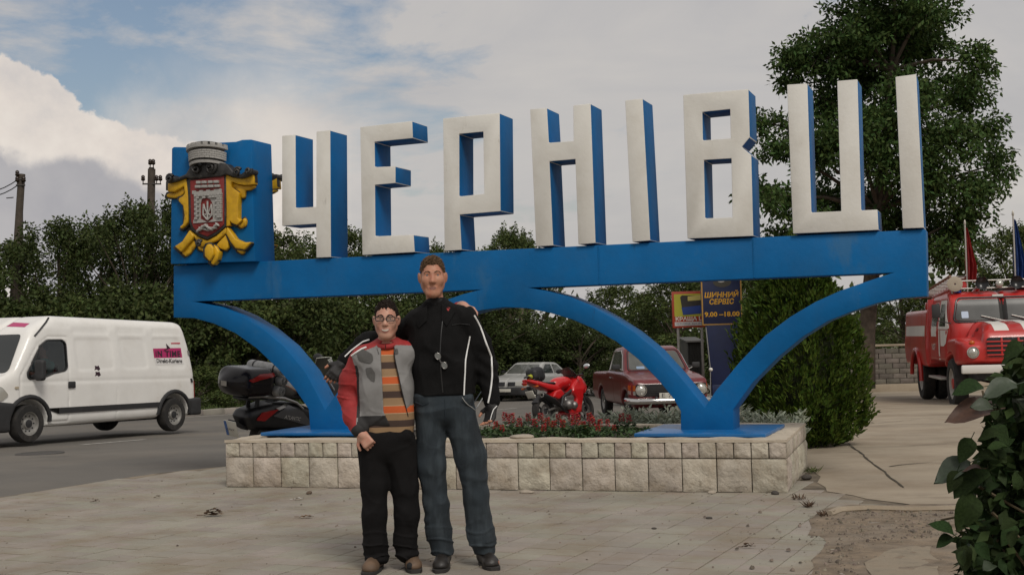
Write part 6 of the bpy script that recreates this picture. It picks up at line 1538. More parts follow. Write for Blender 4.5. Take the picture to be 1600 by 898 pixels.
for s in (1,):
    dr = (0, -s, 0); T = lambda x, z: (x, 1.4, z)
    M_pink = mat('logo_pink', (.44, .022, .13), .4); M_ink = mat('logo_ink', (.035, .012, .022), .5)
    lg = patch('logo', [(.60, 1.655), (-.235, 1.672), (-.265, 1.475), (.585, 1.465)], T, M_pink, van.t, vf0, dr, .004, .2)
    patch('logo_border', [(.585, 1.468), (-.265, 1.478), (-.30, 1.345), (.55, 1.335)], T, mat('logo_white', (.74, .72, .70), .4), lg, vf0, dr, .004, .2)
    patch('logo_stripe', [(.05, 1.775), (-.22, 1.78), (-.225, 1.755), (.045, 1.75)], T, mat('logo_red', (.5, .03, .06), .4), lg, vf0, dr, .004, .2)
    patch('logo_bird', [(.30, 1.60), (.12, 1.655), (-.10, 1.70), (.08, 1.665), (.20, 1.76), (.185, 1.66), (.27, 1.63)], T, M_ink, lg, vf0, dr, .007, .2)
    put_text('logo_text', 'IN TIME', .165, M_ink, lg, (.165, 1.4, 1.545), (-1, 0, -.004), (0, 0, 1), width=.74, surf=vf0, sdir=dr, off=.009, bold=.006, spacing=1.15)
    put_text('logo_text', 'Direkt-Kuriere', .115, mat('logo_black', (.02, .02, .02), .5), lg, (.135, 1.4, 1.408), (-1, 0, -.006), (0, 0, 1), width=.76, surf=vf0, sdir=dr, off=.009, bold=.003)
    for j, z in enumerate((1.285, 1.175)):     # small dark emblem on the sliding panel
        patch('emblem', rounded([(2.20, z + .045), (2.13, z + .035), (2.10, z + .05), (2.06, z - .02), (2.12, z - .05), (2.15, z - .02), (2.22, z - .04), (2.19, z)], .01), T, M_ink, van.t, vf0, dr, .004, .2)
    patch('fuel_flap_lock', rounded([(-.47, 1.05), (-.53, 1.05), (-.54, .97), (-.48, .97)], .015), T, M_dark, van.t, vf0, dr, .006, .2, .012)
    patch('hinge', [(-.42, 1.62), (-.50, 1.62), (-.51, 1.53), (-.43, 1.53)], T, M_rim, van.t, vf0, dr, .004, .2, .02)
fr3 = lambda y, z: (6.0, y, z)
patch('windscreen', rounded([(-.80, 1.22), (.80, 1.22), (.70, 1.90), (-.70, 1.90)], .08), fr3, M_glass, van.t, vf0, (-1, 0, 0), .008, .12)
rf = patch('roof_logo', [(.0, 2.06), (.62, 2.03), (.60, 2.10), (.0, 2.14)], fr3, M_pink, van.t, vf0, (-1, 0, 0), .006, .15)
T2 = lambda x, z: (x, 1.4, z)
m_ = MB(); P = project([T2(*p) for p in ((3.62, 1.86), (3.45, 2.0), (3.28, 2.12), (3.17, 2.20))], (0, -1, 0), vf0, 0, .004); m_.tube(list(P), .022, 6, flat=.6); m_.build('roof_seam', M_dark, van.t)
bmp = vbody(rounded([(4.10, .26), (4.10, .70), (4.50, .74), (4.76, .70), (4.80, .40), (4.70, .20), (4.2, .2)], .05), lambda x, z: 1.0, .06, rounded([(4.0, 0), (4.0, 1.0), (4.15, 1.005), (4.6, .92), (4.84, .6), (4.88, 0)], .15), .06, [(WB, .32, .44, .5)])
sdf_obj('front_bumper', bmp, (3.95, -1.1, .12), (4.98, 1.1, .85), .025, M_dark, van.t)
bmp = vbody(rounded([(-.80, .30), (-.78, .66), (-.30, .64), (-.34, .30)], .04), lambda x, z: 1.0 + 0 * x, .05, None, .06, [(0, .32, .47, .5)])
sdf_obj('rear_bumper', bmp, (-.9, -1.1, .2), (-.2, 1.1, .75), .025, M_dark, van.t)
for x in (0, WB):
    for s in (1, -1): wheel(van.t, x, s * .86, .335, .22, s, holes=10)
MB().box((1.9, 0, .34), (3.0, 1.3, .10)).box((1.9, 0, .28), (5.0, .3, .12)).build('chassis', M_dark, van.t)
scuff(M_vwhite, (.40, .34, .27), 1.5, .60, .76, .45, 'Object'); scuff(M_fred if False else M_maroon if False else M_vwhite, (.30, .26, .2), 12, .70, .76, .4, 'Object')
# driver
drv = thing('person', 'driver in a teal shirt seen through the side window of the white van', 'person', (0, 0, 0)); drv.matrix_world = Matrix.Translation(van.t.location) @ van.t.rotation_euler.to_matrix().to_4x4()
ds = Soft(.3); o_ = np.array([3.02, .52, 1.0])
ds.chain([(o_ + [0, 0, .0], .17), (o_ + [.02, 0, .30], .17), (o_ + [.03, 0, .44], .07), (o_ + [.05, 0, .55], .06)], .06); ds.cap(o_ + [.03, -.17, .36], o_ + [.03, .17, .36], .075, None, .06)
ds.ell(o_ + [.07, 0, .64], (.10, .08, .125), .03); ds.chain([(o_ + [.03, .2, .34], .06), (o_ + [.18, .24, .12], .05), (o_ + [.50, .18, .20], .035), (o_ + [.58, .15, .24], .045)], .03); ds.chain([(o_ + [.03, -.2, .34], .06), (o_ + [.18, -.24, .12], .05), (o_ + [.50, -.18, .20], .035), (o_ + [.58, -.15, .24], .045)], .03)
ds.chain([(o_ + [0, .1, -.02], .11), (o_ + [.42, .12, .02], .08)], .04); ds.chain([(o_ + [0, -.1, -.02], .11), (o_ + [.42, -.12, .02], .08)], .04)
sdf_obj('body', ds, o_ - [.3, .4, .25], o_ + [.75, .4, .85], .014, [M_skinB, mat('teal_shirt', (.10, .34, .32), .8)], drv, lambda P: np.where((P[:, 2] < 1.47) & (P[:, 0] < 3.35), 1, 0))
hs_ = Soft(.3); hs_.ell(o_ + [.045, 0, .675], (.105, .09, .115), .02); hs_.post.append(lambda P, d: np.maximum(d, np.where(P[:, 0] > o_[0] + .11, o_[2] + .70 - P[:, 2], o_[2] + .62 - P[:, 2]))); sdf_obj('hair', hs_, o_ + [-.15, -.15, .5], o_ + [.25, .15, .85], .014, M_hairB, drv)
MB().tube([(3.62 + .06 * math.cos(a) * 0 + .09 * math.sin(a), .40 + .19 * math.cos(a), 1.20 + .16 * math.sin(a)) for a in np.linspace(0, 6.283, 25)], .014, 6, cap=False).build('steering_wheel', M_dark, van.t)
sm_ = MB().box((2.86, .40, 1.05), (.16, .48, .62)).box((3.08, .40, .86), (.5, .48, .16)); sm_.build('seat', M_dark, van.t, bevel=.04)

# ---------------------------------------------------------------- dark red pickup
pk = Veh('pickup_truck', 'old dark red pickup with round headlights parked behind the planter', 'pickup', (2.64, 28.0), (.13, -.9915), pitch=False, dz=.06)
M_maroon = mat('maroon_paint', (0.125, 0.010, 0.012), .3, var=.12, vscale=3, coat=.35, dirt=(.11, .022, .02), dscale=3, damt=.4)
ppoly = rounded([(-.95, .42), (-.95, .93), (.52, .97), (.58, 1.36), (.70, 1.46), (1.30, 1.50), (1.52, 1.46), (1.66, 1.38), (2.08, 1.00), (2.6, .95), (3.06, .87), (3.16, .78), (3.15, .42), (2.9, .30), (-.8, .32)], .06, 3)
pw = lambda x, z: np.interp(z, [.25, .5, .8, .95, 1.0, 1.46], [.70, .775, .775, .735, .69, .575])
pplan = rounded([(-1, 0), (-.98, .78), (2.7, .785), (3.12, .74), (3.19, .5), (3.20, 0)], .08, 3)
pf = vbody(ppoly, pw, .07, pplan, .05, [(0, .30, .36, .45), (2.4, .30, .36, .45)], lambda x, y, z, d: .010 * np.exp(-(s_poly(x, z, [(1.30, 1.0), (1.35, .34), (2.05, .34), (2.05, .97)]) / .014) ** 2) * (np.abs(y) > .6) + .012 * np.exp(-((np.abs(y) - .50 + .04 * (3 - x)) / .014) ** 2) * (z > .85) * (x > 2.1))
sdf_obj('body', pf, (-1.1, -.86, .2), (3.3, .86, 1.6), .021, M_maroon, pk.t)
fr3 = lambda y, z: (5.0, y, z); bk3 = lambda y, z: (-4.0, y, z)
for s in (1, -1):
    dr = (0, -s, 0); T = lambda x, z: (x, s * 1.3, z)
    patch('side_window', rounded([(.70, 1.02), (.78, 1.37), (1.42, 1.40), (1.62, 1.30), (1.90, 1.03)], .04), T, M_glassl, pk.t, pf, dr, .005, .1)
    m_ = MB(); P = project([T(*p) for p in rounded([(.68, 1.0), (.76, 1.39), (1.43, 1.42), (1.64, 1.32), (1.93, 1.01)], .04)], dr, pf, 0, .005); m_.tube(list(P) + [P[0]], .012, 5, cap=False); m_.build('window_trim', M_chrome, pk.t)
    o = MB().tube([project([T(1.02, .86)], dr, pf, 0, .02)[0], project([T(1.18, .86)], dr, pf, 0, .02)[0]], .012, 6).build('door_handle', M_chrome, pk.t)
    q_ = project([T(1.98, 1.02)], dr, pf, 0, 0)[0]; o = MB().tube([q_, q_ + [.0, s * .10, .05]], .008, 6).build('mirror_arm', M_chrome, pk.t); MB().box(q_ + [0, s * .15, .08], (.03, .16, .11)).build('mirror', M_dark, o, bevel=.015)
    hl_ = MB(); hl_.lathe([(.001, .045), (.05, .04), (.088, .012), (.105, .0), (.105, -.05)], 24, (0, 0, 0), 'x'); o = hl_.build('headlight', M_lampg, pk.t); o.location = (3.155, s * .60, .665)
    rg = MB().tube([(0.01, .104 * math.cos(a), .104 * math.sin(a)) for a in np.linspace(0, 6.283, 25)], .010, 6, cap=False).build('headlight_ring', M_chrome, o)
    patch('indicator', rounded([(s * .77, .76), (s * .71, .76), (s * .71, .655), (s * .77, .655)], .01), fr3, M_amber, pk.t, pf, (-1, 0, 0), .012, .05, .012)
    patch('side_lamp', rounded([(s * .77, .65), (s * .71, .65), (s * .71, .575), (s * .77, .575)], .01), fr3, M_lampg, pk.t, pf, (-1, 0, 0), .012, .05, .012)
    MB().box((3.275, s * .33, .46), (.05, .06, .17)).build('overrider', M_black, pk.t, bevel=.015)
    patch('tail_light', [(-.1, 0), (.1, 0)][:0] or rounded([(s * .74, .82), (s * .60, .82), (s * .60, .62), (s * .74, .62)], .02), bk3, M_redl, pk.t, pf, (1, 0, 0), .01, .05, .012)
    for x in (0, 2.4): wheel(pk.t, x, s * .64, .305, .165, s, rr=.6, hub=M_chrome)
    MB().tube([(2.16, s * .1 + .25, 1.005), (2.0, s * .1 - .05, 1.09)], .007, 5).build('wiper', M_black, pk.t)
patch('grille', rounded([(-.70, .78), (.70, .78), (.70, .545), (-.70, .545)], .03), fr3, M_black, pk.t, pf, (-1, 0, 0), .008, .1, .01)
gb = MB()
for i in range(7): gb.box((3.178, 0, .56 + i * .033), (.012, .92, .008))
tag(gb.build('grille_bars', M_dark, pk.t), kind='stuff')
patch('windscreen', rounded([(-.585, 1.035), (.585, 1.035), (.50, 1.40), (-.50, 1.40)], .06), fr3, M_glassl, pk.t, pf, (-1, 0, 0), .006, .1)
m_ = MB(); P = project([fr3(*p) for p in rounded([(-.61, 1.015), (.61, 1.015), (.52, 1.42), (-.52, 1.42)], .06)], (-1, 0, 0), pf, 0, .006); m_.tube(list(P) + [P[0]], .012, 5, cap=False); m_.build('windscreen_seal', M_dark, pk.t)
m_ = MB(); P = [(2.70, -.80, .455), (3.10, -.80, .455), (3.24, -.68, .455), (3.28, -.3, .455), (3.285, 0, .455), (3.28, .3, .455), (3.24, .68, .455), (3.10, .80, .455), (2.70, .80, .455)]
m_.tube(P, .058, 12, flat=1.0); m_.build('front_bumper', M_chrome, pk.t, smooth=70)
pl_ = MB().box((3.30, -.02, .555), (.012, .52, .115)).build('number_plate', M_plate, pk.t, bevel=.004); put_text('plate_text', 'Е 75', .105, M_plateink, pl_, (3.3085, -.10, .555), (0, 1, 0), (0, 0, 1), width=.26)
patch('sticker', rounded([(-.42, 1.05), (-.25, 1.05), (-.25, 1.10), (-.42, 1.10)], .02), fr3, mat('blue_white_sticker', (.22, .30, .42), .5), pk.t, pf, (-1, 0, 0), .009, .1)
MB().box((1.1, 0, .36), (3.4, 1.1, .1)).build('chassis', M_dark, pk.t)

# ---------------------------------------------------------------- hatchbacks (white one on the road, red one behind the pickup)
hpoly = rounded([(-.72, .34), (-.74, .80), (-.62, .98), (.05, 1.36), (.25, 1.40), (1.15, 1.41), (1.36, 1.36), (2.02, .96), (2.85, .86), (3.12, .76), (3.20, .62), (3.18, .28), (2.9, .2), (-.5, .22)], .05, 3)
hw_ = lambda x, z: np.interp(z, [.2, .5, .85, .95, 1.4], [.74, .81, .80, .74, .58]); hplan = rounded([(-.76, 0), (-.75, .72), (-.4, .82), (2.7, .825), (3.14, .76), (3.22, .5), (3.24, 0)], .1, 3)
hf = vbody(hpoly, hw_, .06, hplan, .05, [(0, .29, .34, .45), (2.46, .29, .34, .45)], lambda x, y, z, d: .009 * np.exp(-(s_poly(x, z, [(.55, .96), (.5, .36), (1.75, .34), (1.85, .96)]) / .014) ** 2) * (np.abs(y) > .6))
def hatch(name, label, o, h, paint, plate):
    v = Veh(name, label, 'car', o, h, dz=.0); sdf_obj('body', hf, (-.9, -.9, .12), (3.35, .9, 1.5), .024, paint, v.t)
    patch('windscreen', rounded([(-.62, 1.0), (.62, 1.0), (.52, 1.33), (-.52, 1.33)], .05), fr3, M_glassl, v.t, hf, (-1, 0, 0), .006, .1)
    patch('rear_window', rounded([(-.56, .98), (.56, .98), (.48, 1.32), (-.48, 1.32)], .05), bk3, M_glass, v.t, hf, (1, 0, 0), .006, .1)
    patch('grille', rounded([(-.36, .70), (.36, .70), (.36, .56), (-.36, .56)], .02), fr3, M_black, v.t, hf, (-1, 0, 0), .008, .1, .01)
    m_ = vbody(rounded([(2.85, .24), (2.85, .50), (3.22, .52), (3.28, .46), (3.24, .22)], .04), lambda x, z: .835 + 0 * x, .03, rounded([(2.8, 0), (2.8, .84), (3.1, .83), (3.26, .62), (3.31, 0)], .1), .04, [(2.46, .29, .35, .4)]); sdf_obj('front_bumper', m_, (2.7, -.95, .12), (3.4, .95, .62), .022, M_dark, v.t)
    pl_ = MB().box((3.325, 0, .40), (.012, .50, .11)).build('number_plate', M_plate, v.t, bevel=.004)
    for s in (1, -1):
        T = lambda x, z: (x, s * 1.3, z); dr = (0, -s, 0)
        patch('door_window', rounded([(.68, 1.0), (.74, 1.33), (1.18, 1.33), (1.72, 1.0)], .04), T, M_glass, v.t, hf, dr, .005, .1)
        patch('quarter_window', rounded([(-.30, 1.0), (.16, 1.30), (.62, 1.33), (.58, 1.0)], .04), T, M_glassl, v.t, hf, dr, .005, .1)
        patch('headlight', rounded([(s * .38, .71), (s * .66, .71), (s * .66, .56), (s * .38, .56)], .015), fr3, M_lampg, v.t, hf, (-1, 0, 0), .01, .08, .012)
        patch('indicator', rounded([(s * .67, .71), (s * .77, .70), (s * .77, .56), (s * .67, .56)], .015), fr3, M_amber, v.t, hf, (-1, 0, 0), .01, .05, .012)
        q_ = project([T(1.80, 1.0)], dr, hf, 0, 0)[0]; MB().box(q_ + [0, s * .09, .06], (.06, .17, .11)).build('mirror', M_dark, v.t, bevel=.025)
        patch('tail_light', rounded([(s * .72, .86), (s * .46, .86), (s * .46, .66), (s * .72, .66)], .02), bk3, M_redl, v.t, hf, (1, 0, 0), .01, .08, .012)
        for x in (0, 2.46): wheel(v.t, x, s * .68, .285, .165, s, rr=.62, hub=M_rim)
    return v
M_cwhite = mat('car_white', (0.36, 0.36, 0.35), .35, coat=.4, var=.05, dirt=(.3, .27, .22), dscale=2, damt=.3)
lada = hatch('car', 'white boxy hatchback driving toward us behind the red motorcycle', (1.12, 49.0), (-.45, -.893), M_cwhite, None)
redcar = hatch('car', 'dark red hatchback almost hidden behind the maroon pickup', (3.85, 37.6), (.16, -.987), mat('car_red', (.16, .02, .02), .35, coat=.4), None)

# ---------------------------------------------------------------- motorcycles: shared builders
def mwheel(t, x, r, w, spokes=3, col=None):
    tm = MB(); tm.lathe([(r * .72, -w * .35), (r * .80, -w / 2), (r * .93, -w * .46), (r, 0), (r * .93, w * .46), (r * .80, w / 2), (r * .72, w * .35), (r * .72, -w * .35)], 36, (0, 0, 0), 'y'); o = tm.build('wheel', M_tyre, t, smooth=50); o.location = (x, 0, r)
    rm = MB(); rm.lathe([(r * .74, -w * .3), (r * .66, -w * .25), (r * .66, w * .25), (r * .74, w * .3)], 36, (0, 0, 0), 'y'); rm.lathe([(.001, -.05), (r * .2, -.05), (r * .2, .05), (.001, .05)], 16, (0, 0, 0), 'y')
    for i in range(spokes):
        a = 6.283 * i / spokes + .4; rm.tube([(r * .15 * math.cos(a), 0, r * .15 * math.sin(a)), (r * .68 * math.cos(a), 0, r * .68 * math.sin(a))], [.024, .016], 6)
    rm.build('rim', col or M_dark, o, smooth=40)
    dm = MB(); dm.lathe([(r * .25, -w * .42), (r * .47, -w * .42), (r * .47, -w * .36), (r * .25, -w * .36)], 28, (0, 0, 0), 'y'); dm.build('brake_disc', M_engine, o, smooth=30); return o
def slabS(poly, w, k=.05, taper=None, rr=.03):     # a shell: side outline with thickness and soft edges
    pl = rounded(poly, rr, 3)
    def f(P):
        x, y, z = P[..., 0], np.abs(P[..., 1]), P[..., 2]; ww = w if taper is None else taper(x, z)
        return smax(s_poly(x, z, pl), y - ww, k)
    return f
def sdfp(name, f, x, z, w, h, m, t, **k): return sdf_obj(name, f, (x[0], -w, z[0]), (x[1], w, z[1]), h, m, t, **k)

# red sports motorcycle
mb_ = Veh('motorcycle', 'red faired sports motorcycle parked on the asphalt beyond the flower bed', 'motorcycle', (.60, 25.62), (.62, .78), dz=-.06)
mb_.t.rotation_euler.x = R(9) * -1; t = mb_.t
M_mred = mat('motorcycle_red', (0.50, 0.012, 0.014), .28, coat=.6, var=.06, vscale=3)
mwheel(t, 0, .31, .16); mwheel(t, 1.40, .30, .12)
fair = slabS([(1.20, 1.00), (1.40, .92), (1.50, .78), (1.40, .66), (1.22, .60), (1.14, .40), (1.10, .22), (.86, .18), (.62, .22), (.66, .30), (.90, .36), (.94, .52), (.80, .66), (.86, .80), (1.05, .92)], .2, .07, lambda x, z: np.interp(z, [.15, .4, .7, 1.0], [.15, .19, .22, .15]) - .10 * np.clip((x - 1.25) / .25, 0, 1))
ff = lambda P: np.maximum(np.maximum(fair(P), -np.maximum(np.hypot(P[..., 0] - 1.40, P[..., 2] - .30) - .36, np.abs(P[..., 1]) - .12)), -np.maximum(s_poly(P[..., 0], P[..., 2], [(1.18, .66), (1.26, .72), (1.24, .54), (1.16, .50)]), .11 - np.abs(P[..., 1])))
sdfp('fairing', ff, (.5, 1.6), (.1, 1.1), .30, .013, M_mred, t)
tk = Soft(.15); tk.ell((.66, 0, .86), (.30, .155, .135), .05); tk.ell((.80, 0, .88), (.2, .165, .12), .05); tk.box((.45, 0, .78), (.14, .11, .06), .05, .05); sdf_obj('fuel_tank', tk, (.2, -.3, .6), (1.1, .3, 1.1), .013, M_mred, t)
tl_ = slabS([(.52, .78), (.42, .70), (.10, .74), (-.30, .86), (-.52, .93), (-.50, .97), (-.2, .94), (.15, .86), (.40, .82)], .1, .05, lambda x, z: np.interp(x, [-.5, -.2, .5], [.07, .12, .14])); sdfp('tail_fairing', tl_, (-.65, .65), (.6, 1.05), .22, .013, M_mred, t)
se = slabS([(.42, .83), (.10, .82), (-.32, .93), (-.30, .98), (.05, .90), (.40, .89)], .12, .05); sdfp('seat', se, (-.45, .55), (.75, 1.05), .2, .014, M_black, t)
sp = slabS([(.52, .74), (.62, .62), (.40, .52), (.20, .58), (.30, .70)], .15, .04); sdfp('side_panel', sp, (.1, .75), (.45, .85), .22, .014, M_mred, t)
ws_ = MB()
for i in range(7):
    a = -1 + 2 * i / 6; ws_.v += [(1.22 - .10 * a * a, .17 * a, .98), (1.04 - .12 * a * a, .13 * a, 1.20 - .05 * a * a)]
ws_.f = [(2 * i, 2 * i + 2, 2 * i + 3, 2 * i + 1) for i in range(6)]; ws_.m = [0] * 6; ws_.build('windscreen', mat('smoked_screen', (.06, .06, .055), .1, spec=.8), t, fix=False)
en = Soft(.15); en.box((.72, 0, .45), (.16, .17, .14), .04, .03); en.cap((.88, -.05, .55), (.98, -.05, .68), .10, .08, .03); en.cap((.62, -.19, .40), (.62, .19, .40), .10, None, .03); en.cap((.80, -.19, .38), (.80, .19, .38), .085, None, .03); sdf_obj('engine', en, (.4, -.35, .2), (1.15, .35, .85), .014, M_engine, t)
fr_ = MB()
for s in (1, -1):
    fr_.tube([(1.12, s * .06, .84), (.90, s * .15, .72), (.50, s * .16, .56), (.42, s * .14, .36)], [.028, .03, .03, .025], 7)
fr_.build('frame', M_dark, t)
for s in (1, -1):
    MB().tube([(0, s * .11, .31), (.45, s * .13, .40)], [.022, .03], 7).build('swingarm', M_engine, t)
    MB().tube([(1.40, s * .095, .30), (1.26, s * .095, .62), (1.12, s * .095, .92)], [.026, .026, .02], 8).build('fork_leg', M_dark, t)
    q_ = MB().tube([(1.10, s * .08, .96), (1.06, s * .22, 1.0), (1.02, s * .34, .98)], .014, 7).build('handlebar', M_dark, t); MB().tube([(1.045, s * .26, .995), (1.02, s * .36, .98)], .021, 8).build('grip', M_black, q_)
    q_ = MB().tube([(1.22, s * .12, .98), (1.22, s * .26, 1.08), (1.20, s * .33, 1.13)], .009, 6).build('mirror_arm', M_dark, t); mm_ = Soft(.1); mm_.ell((1.20, s * .36, 1.16), (.03, .085, .05), .01); sdf_obj('mirror', mm_, (1.1, s * .36 - .12, 1.05), (1.3, s * .36 + .12, 1.25), .012, mat('mirror_glass', (.65, .67, .68), .15, .6) if s < 0 else M_dark, q_)
    q_ = MB().tube([(-.30, s * .05, .82), (-.34, s * .16, .80)], .008, 6).build('indicator', M_amber, t); MB().ell((-.345, s * .18, .80), (.03, .045, .022), 10).build('indicator_lens', M_amber, q_)
ex = MB(); ex.tube([(-.22, -.19, .62), (.12, -.185, .50), (.30, -.18, .42)], [.062, .066, .045], 14); ex.tube([(.30, -.18, .42), (.46, -.16, .30), (.80, -.10, .20), (1.0, -.06, .30)], .028, 8); ex.build('exhaust', mat('exhaust_black', (.02, .02, .02), .35, .5), t, smooth=50)
MB().lathe([(.03, -.01), (.05, -.01), (.05, .01), (.03, .01)], 16, (-.225, -.19, .623), 'x').build('exhaust_tip', M_chrome, t)
pg = MB(); pg.box((-.36, 0, .66), (.018, .19, .16), (0, R(-28), 0)); pl_ = pg.build('number_plate', M_plate, t, bevel=.004)
hg = MB().box((-.30, 0, .74), (.24, .10, .03), (0, R(40), 0)).build('plate_hanger', M_dark, t); MB().ell((-.50, 0, .885), (.035, .07, .035), 12).build('tail_light', M_redl, t)
MB().tube([(.45, .12, .30), (.40, .26, .02)], .014, 6).build('side_stand', M_dark, t)
hug = slabS([(-.28, .50), (-.02, .66), (.22, .56), (.20, .52), (-.02, .62), (-.25, .46)], .08, .02, None, .005); sdfp('rear_mudguard', hug, (-.4, .35), (.4, .75), .15, .014, M_dark, t)
def on_veh(v, name, label, cat, loc): o = thing(name, label, cat); o.matrix_world = Matrix.Translation(v.t.location) @ v.t.rotation_euler.to_matrix().to_4x4() @ Matrix.Translation(loc); return o
bg_ = on_veh(mb_, 'tail_bag', 'black bag strapped on the seat of the red motorcycle', 'bag', (-.10, 0, .93)); q_ = Soft(.15); q_.box((0, 0, .12), (.19, .14, .13), .09, .04); q_.ell((.05, 0, .22), (.13, .11, .07), .04); q_.post.append(lambda P, d: d + .008 * wob(P, 30, 44)); sdf_obj('pouch', q_, (-.3, -.25, -.05), (.3, .25, .4), .014, mat('bag_black', (.012, .012, .014), .6, var=.3, bump=.4, bscale=40), bg_)
for x in (-.08, .08): MB().tube([(x, -.145, .02), (x, -.14, .18), (x, 0, .265), (x, .14, .18), (x, .145, .02)], .010, 5).build('strap', M_dark, bg_)
gv = on_veh(mb_, 'gloves', 'yellow and black riding gloves lying on the motorcycle tail', 'gloves', (-.42, 0, .97)); q_ = Soft(.15); hand_into(q_, np.array([.06, -.03, .035]), (-1, -.2, .1), (0, .1, -1), (.3, .3, .2), 1, 1.15); q_.cap((.06, -.03, .035), (.15, -.02, .05), .04, .05); sdf_obj('glove', q_, (-.25, -.2, -.06), (.25, .2, .18), .008, [mat('glove_yellow', (.36, .38, .03), .6), M_black], gv, lambda P: np.where(P[:, 0] > 0.02, 0, 1))

# touring scooter with luggage behind the left end of the planter
sc = Veh('scooter', 'dark grey touring scooter with top box behind the left end of the planter', 'scooter', (-3.03, 15.51), (.6, .8), dz=.09); t = sc.t; t.rotation_euler.x = R(7)
mwheel(t, 0, .28, .14); mwheel(t, 1.46, .29, .12)
M_sgrey = mat('scooter_grey', (0.095, 0.095, 0.10), .35, .3, coat=.4, var=.1, vscale=3); M_sblack = mat('scooter_black', (.012, .012, .013), .4)
tf = slabS([(-.52, .56), (-.46, .64), (-.1, .72), (.30, .70), (.62, .60), (.70, .40), (.40, .30), (.1, .38), (-.40, .40)], .2, .09, lambda x, z: np.interp(x, [-.5, 0, .5], [.15, .20, .20])); 
tfc = lambda P: np.maximum(tf(P), -np.maximum(np.hypot(P[..., 0], P[..., 2] - .28) - .33, np.abs(P[..., 1]) - .10)); sdfp('tail_body', tfc, (-.65, .85), (.2, .85), .32, .014, M_sblack, t)
dr = (0, 1, 0); T = lambda x, z: (x, -.9, z); sx = .3
sp_ = patch('side_panel', rounded([(-.14, .57), (.10, .70), (.34, .60), (.54, .40), (.16, .50)], .02), T, M_sgrey, t, tf, dr, .004, .05, .012)
put_text('model_name', 'ATLANTIC', .062, mat('badge_silver', (.55, .54, .52), .3, .5), sp_, (.16, -.9, .535), (.97, 0, -.16), (.16, 0, .97), width=.28, surf=tf, sdir=dr, off=.020, shear=.25, bold=.001)
patch('tail_light', rounded([(-.38, .53), (-.30, .62), (-.06, .655), (-.18, .57), (-.26, .515)], .02), T, M_redl, t, tf, dr, .006, .04, .014); pass
patch('trim', [(-.10, .665), (.10, .715), (.12, .695), (-.06, .64)], T, mat('trim_silver', (.36, .35, .33), .35, .5), t, tf, dr, .006, .05, .01)
st_ = slabS([(-.10, .72), (.10, .76), (.40, .74), (.72, .70), (.78, .78), (.48, .82), (.0, .80)], .16, .06); sdfp('seat', st_, (-.25, .95), (.62, .92), .25, .014, mat('seat_vinyl', (.022, .021, .02), .6), t)
for s in (1, -1): MB().tube([(-.46, s * .10, .80), (-.30, s * .15, .81), (.02, s * .19, .78), (.22, s * .20, .72), (.34, s * .20, .64)], [.016, .02, .02, .018, .012], 8).build('grab_rail', mat('rail_silver', (.38, .37, .36), .3, .7), t)
MB().box((-.34, 0, .775), (.36, .22, .03)).box((-.30, .08, .70), (.05, .03, .14)).box((-.30, -.08, .70), (.05, .03, .14)).build('rack', M_dark, t, bevel=.006)
fs_ = slabS([(1.00, .95), (1.30, .88), (1.62, .66), (1.55, .52), (1.28, .60), (1.12, .30), (.98, .30), (1.02, .60)], .2, .09, lambda x, z: np.interp(x, [.9, 1.2, 1.6], [.25, .23, .08])); sdfp('front_shield', fs_, (.85, 1.75), (.15, 1.1), .36, .016, M_sgrey, t)
fl = slabS([(.40, .30), (1.05, .30), (1.05, .18), (.40, .16)], .2, .05); sdfp('footboard', fl, (.3, 1.2), (.05, .42), .3, .016, M_sblack, t)
en = Soft(.15); en.cap((.02, -.12, .28), (.42, -.12, .30), .09, .11, .04); en.cap((.02, .13, .28), (.35, .12, .30), .08, .09, .04); sdf_obj('engine', en, (-.2, -.35, .1), (.65, .35, .5), .016, M_engine, t)
MB().tube([(-.32, -.2, .36), (.05, -.2, .33), (.3, -.17, .25)], [.055, .06, .035], 12).build('exhaust', mat('exhaust_dark', (.03, .03, .03), .4, .5), t, smooth=50)
mg = slabS([(1.20, .52), (1.46, .62), (1.70, .45), (1.68, .42), (1.46, .57), (1.23, .48)], .08, .03, None, .01); sdfp('front_mudguard', mg, (1.1, 1.8), (.3, .75), .15, .014, M_sgrey, t)
for s in (1, -1):
    MB().tube([(1.46, s * .085, .29), (1.30, s * .085, .70)], .022, 7).build('fork_leg', M_dark, t)
    q_ = MB().tube([(1.16, s * .03, .96), (1.12, s * .20, 1.03), (1.02, s * .36, 1.02)], .015, 7).build('handlebar', M_dark, t); MB().tube([(1.055, s * .28, 1.025), (1.0, s * .39, 1.02)], .02, 8).build('grip', M_black, q_)
    MB().tube([(1.10, s * .26, 1.03), (1.14, s * .38, 1.16)], .008, 6).build('mirror_arm', M_dark, q_); mm_ = Soft(.1); mm_.ell((1.14, s * .42, 1.19), (.03, .09, .055), .01)
    sdf_obj('mirror', mm_, (1.05, s * .42 - .13, 1.08), (1.25, s * .42 + .13, 1.3), .014, M_dark, t)
ws_ = MB(); n = 10
for j in range(5):
    z = .86 + .095 * j; wd = .24 * (1 - .10 * j) if j < 4 else .24 * .42
    for i in range(n + 1):
        a = -1 + 2 * i / n; ws_.v.append((1.12 - .045 * j - .14 * a * a, wd * a, z - .02 * a * a * (j > 2)))
ws_.f = [(j * (n + 1) + i, j * (n + 1) + i + 1, (j + 1) * (n + 1) + i + 1, (j + 1) * (n + 1) + i) for j in range(4) for i in range(n)]; ws_.m = [0] * len(ws_.f); wo = ws_.build('windscreen', mat('tinted_screen', (.15, .145, .115), .15, spec=.7), t, fix=False)
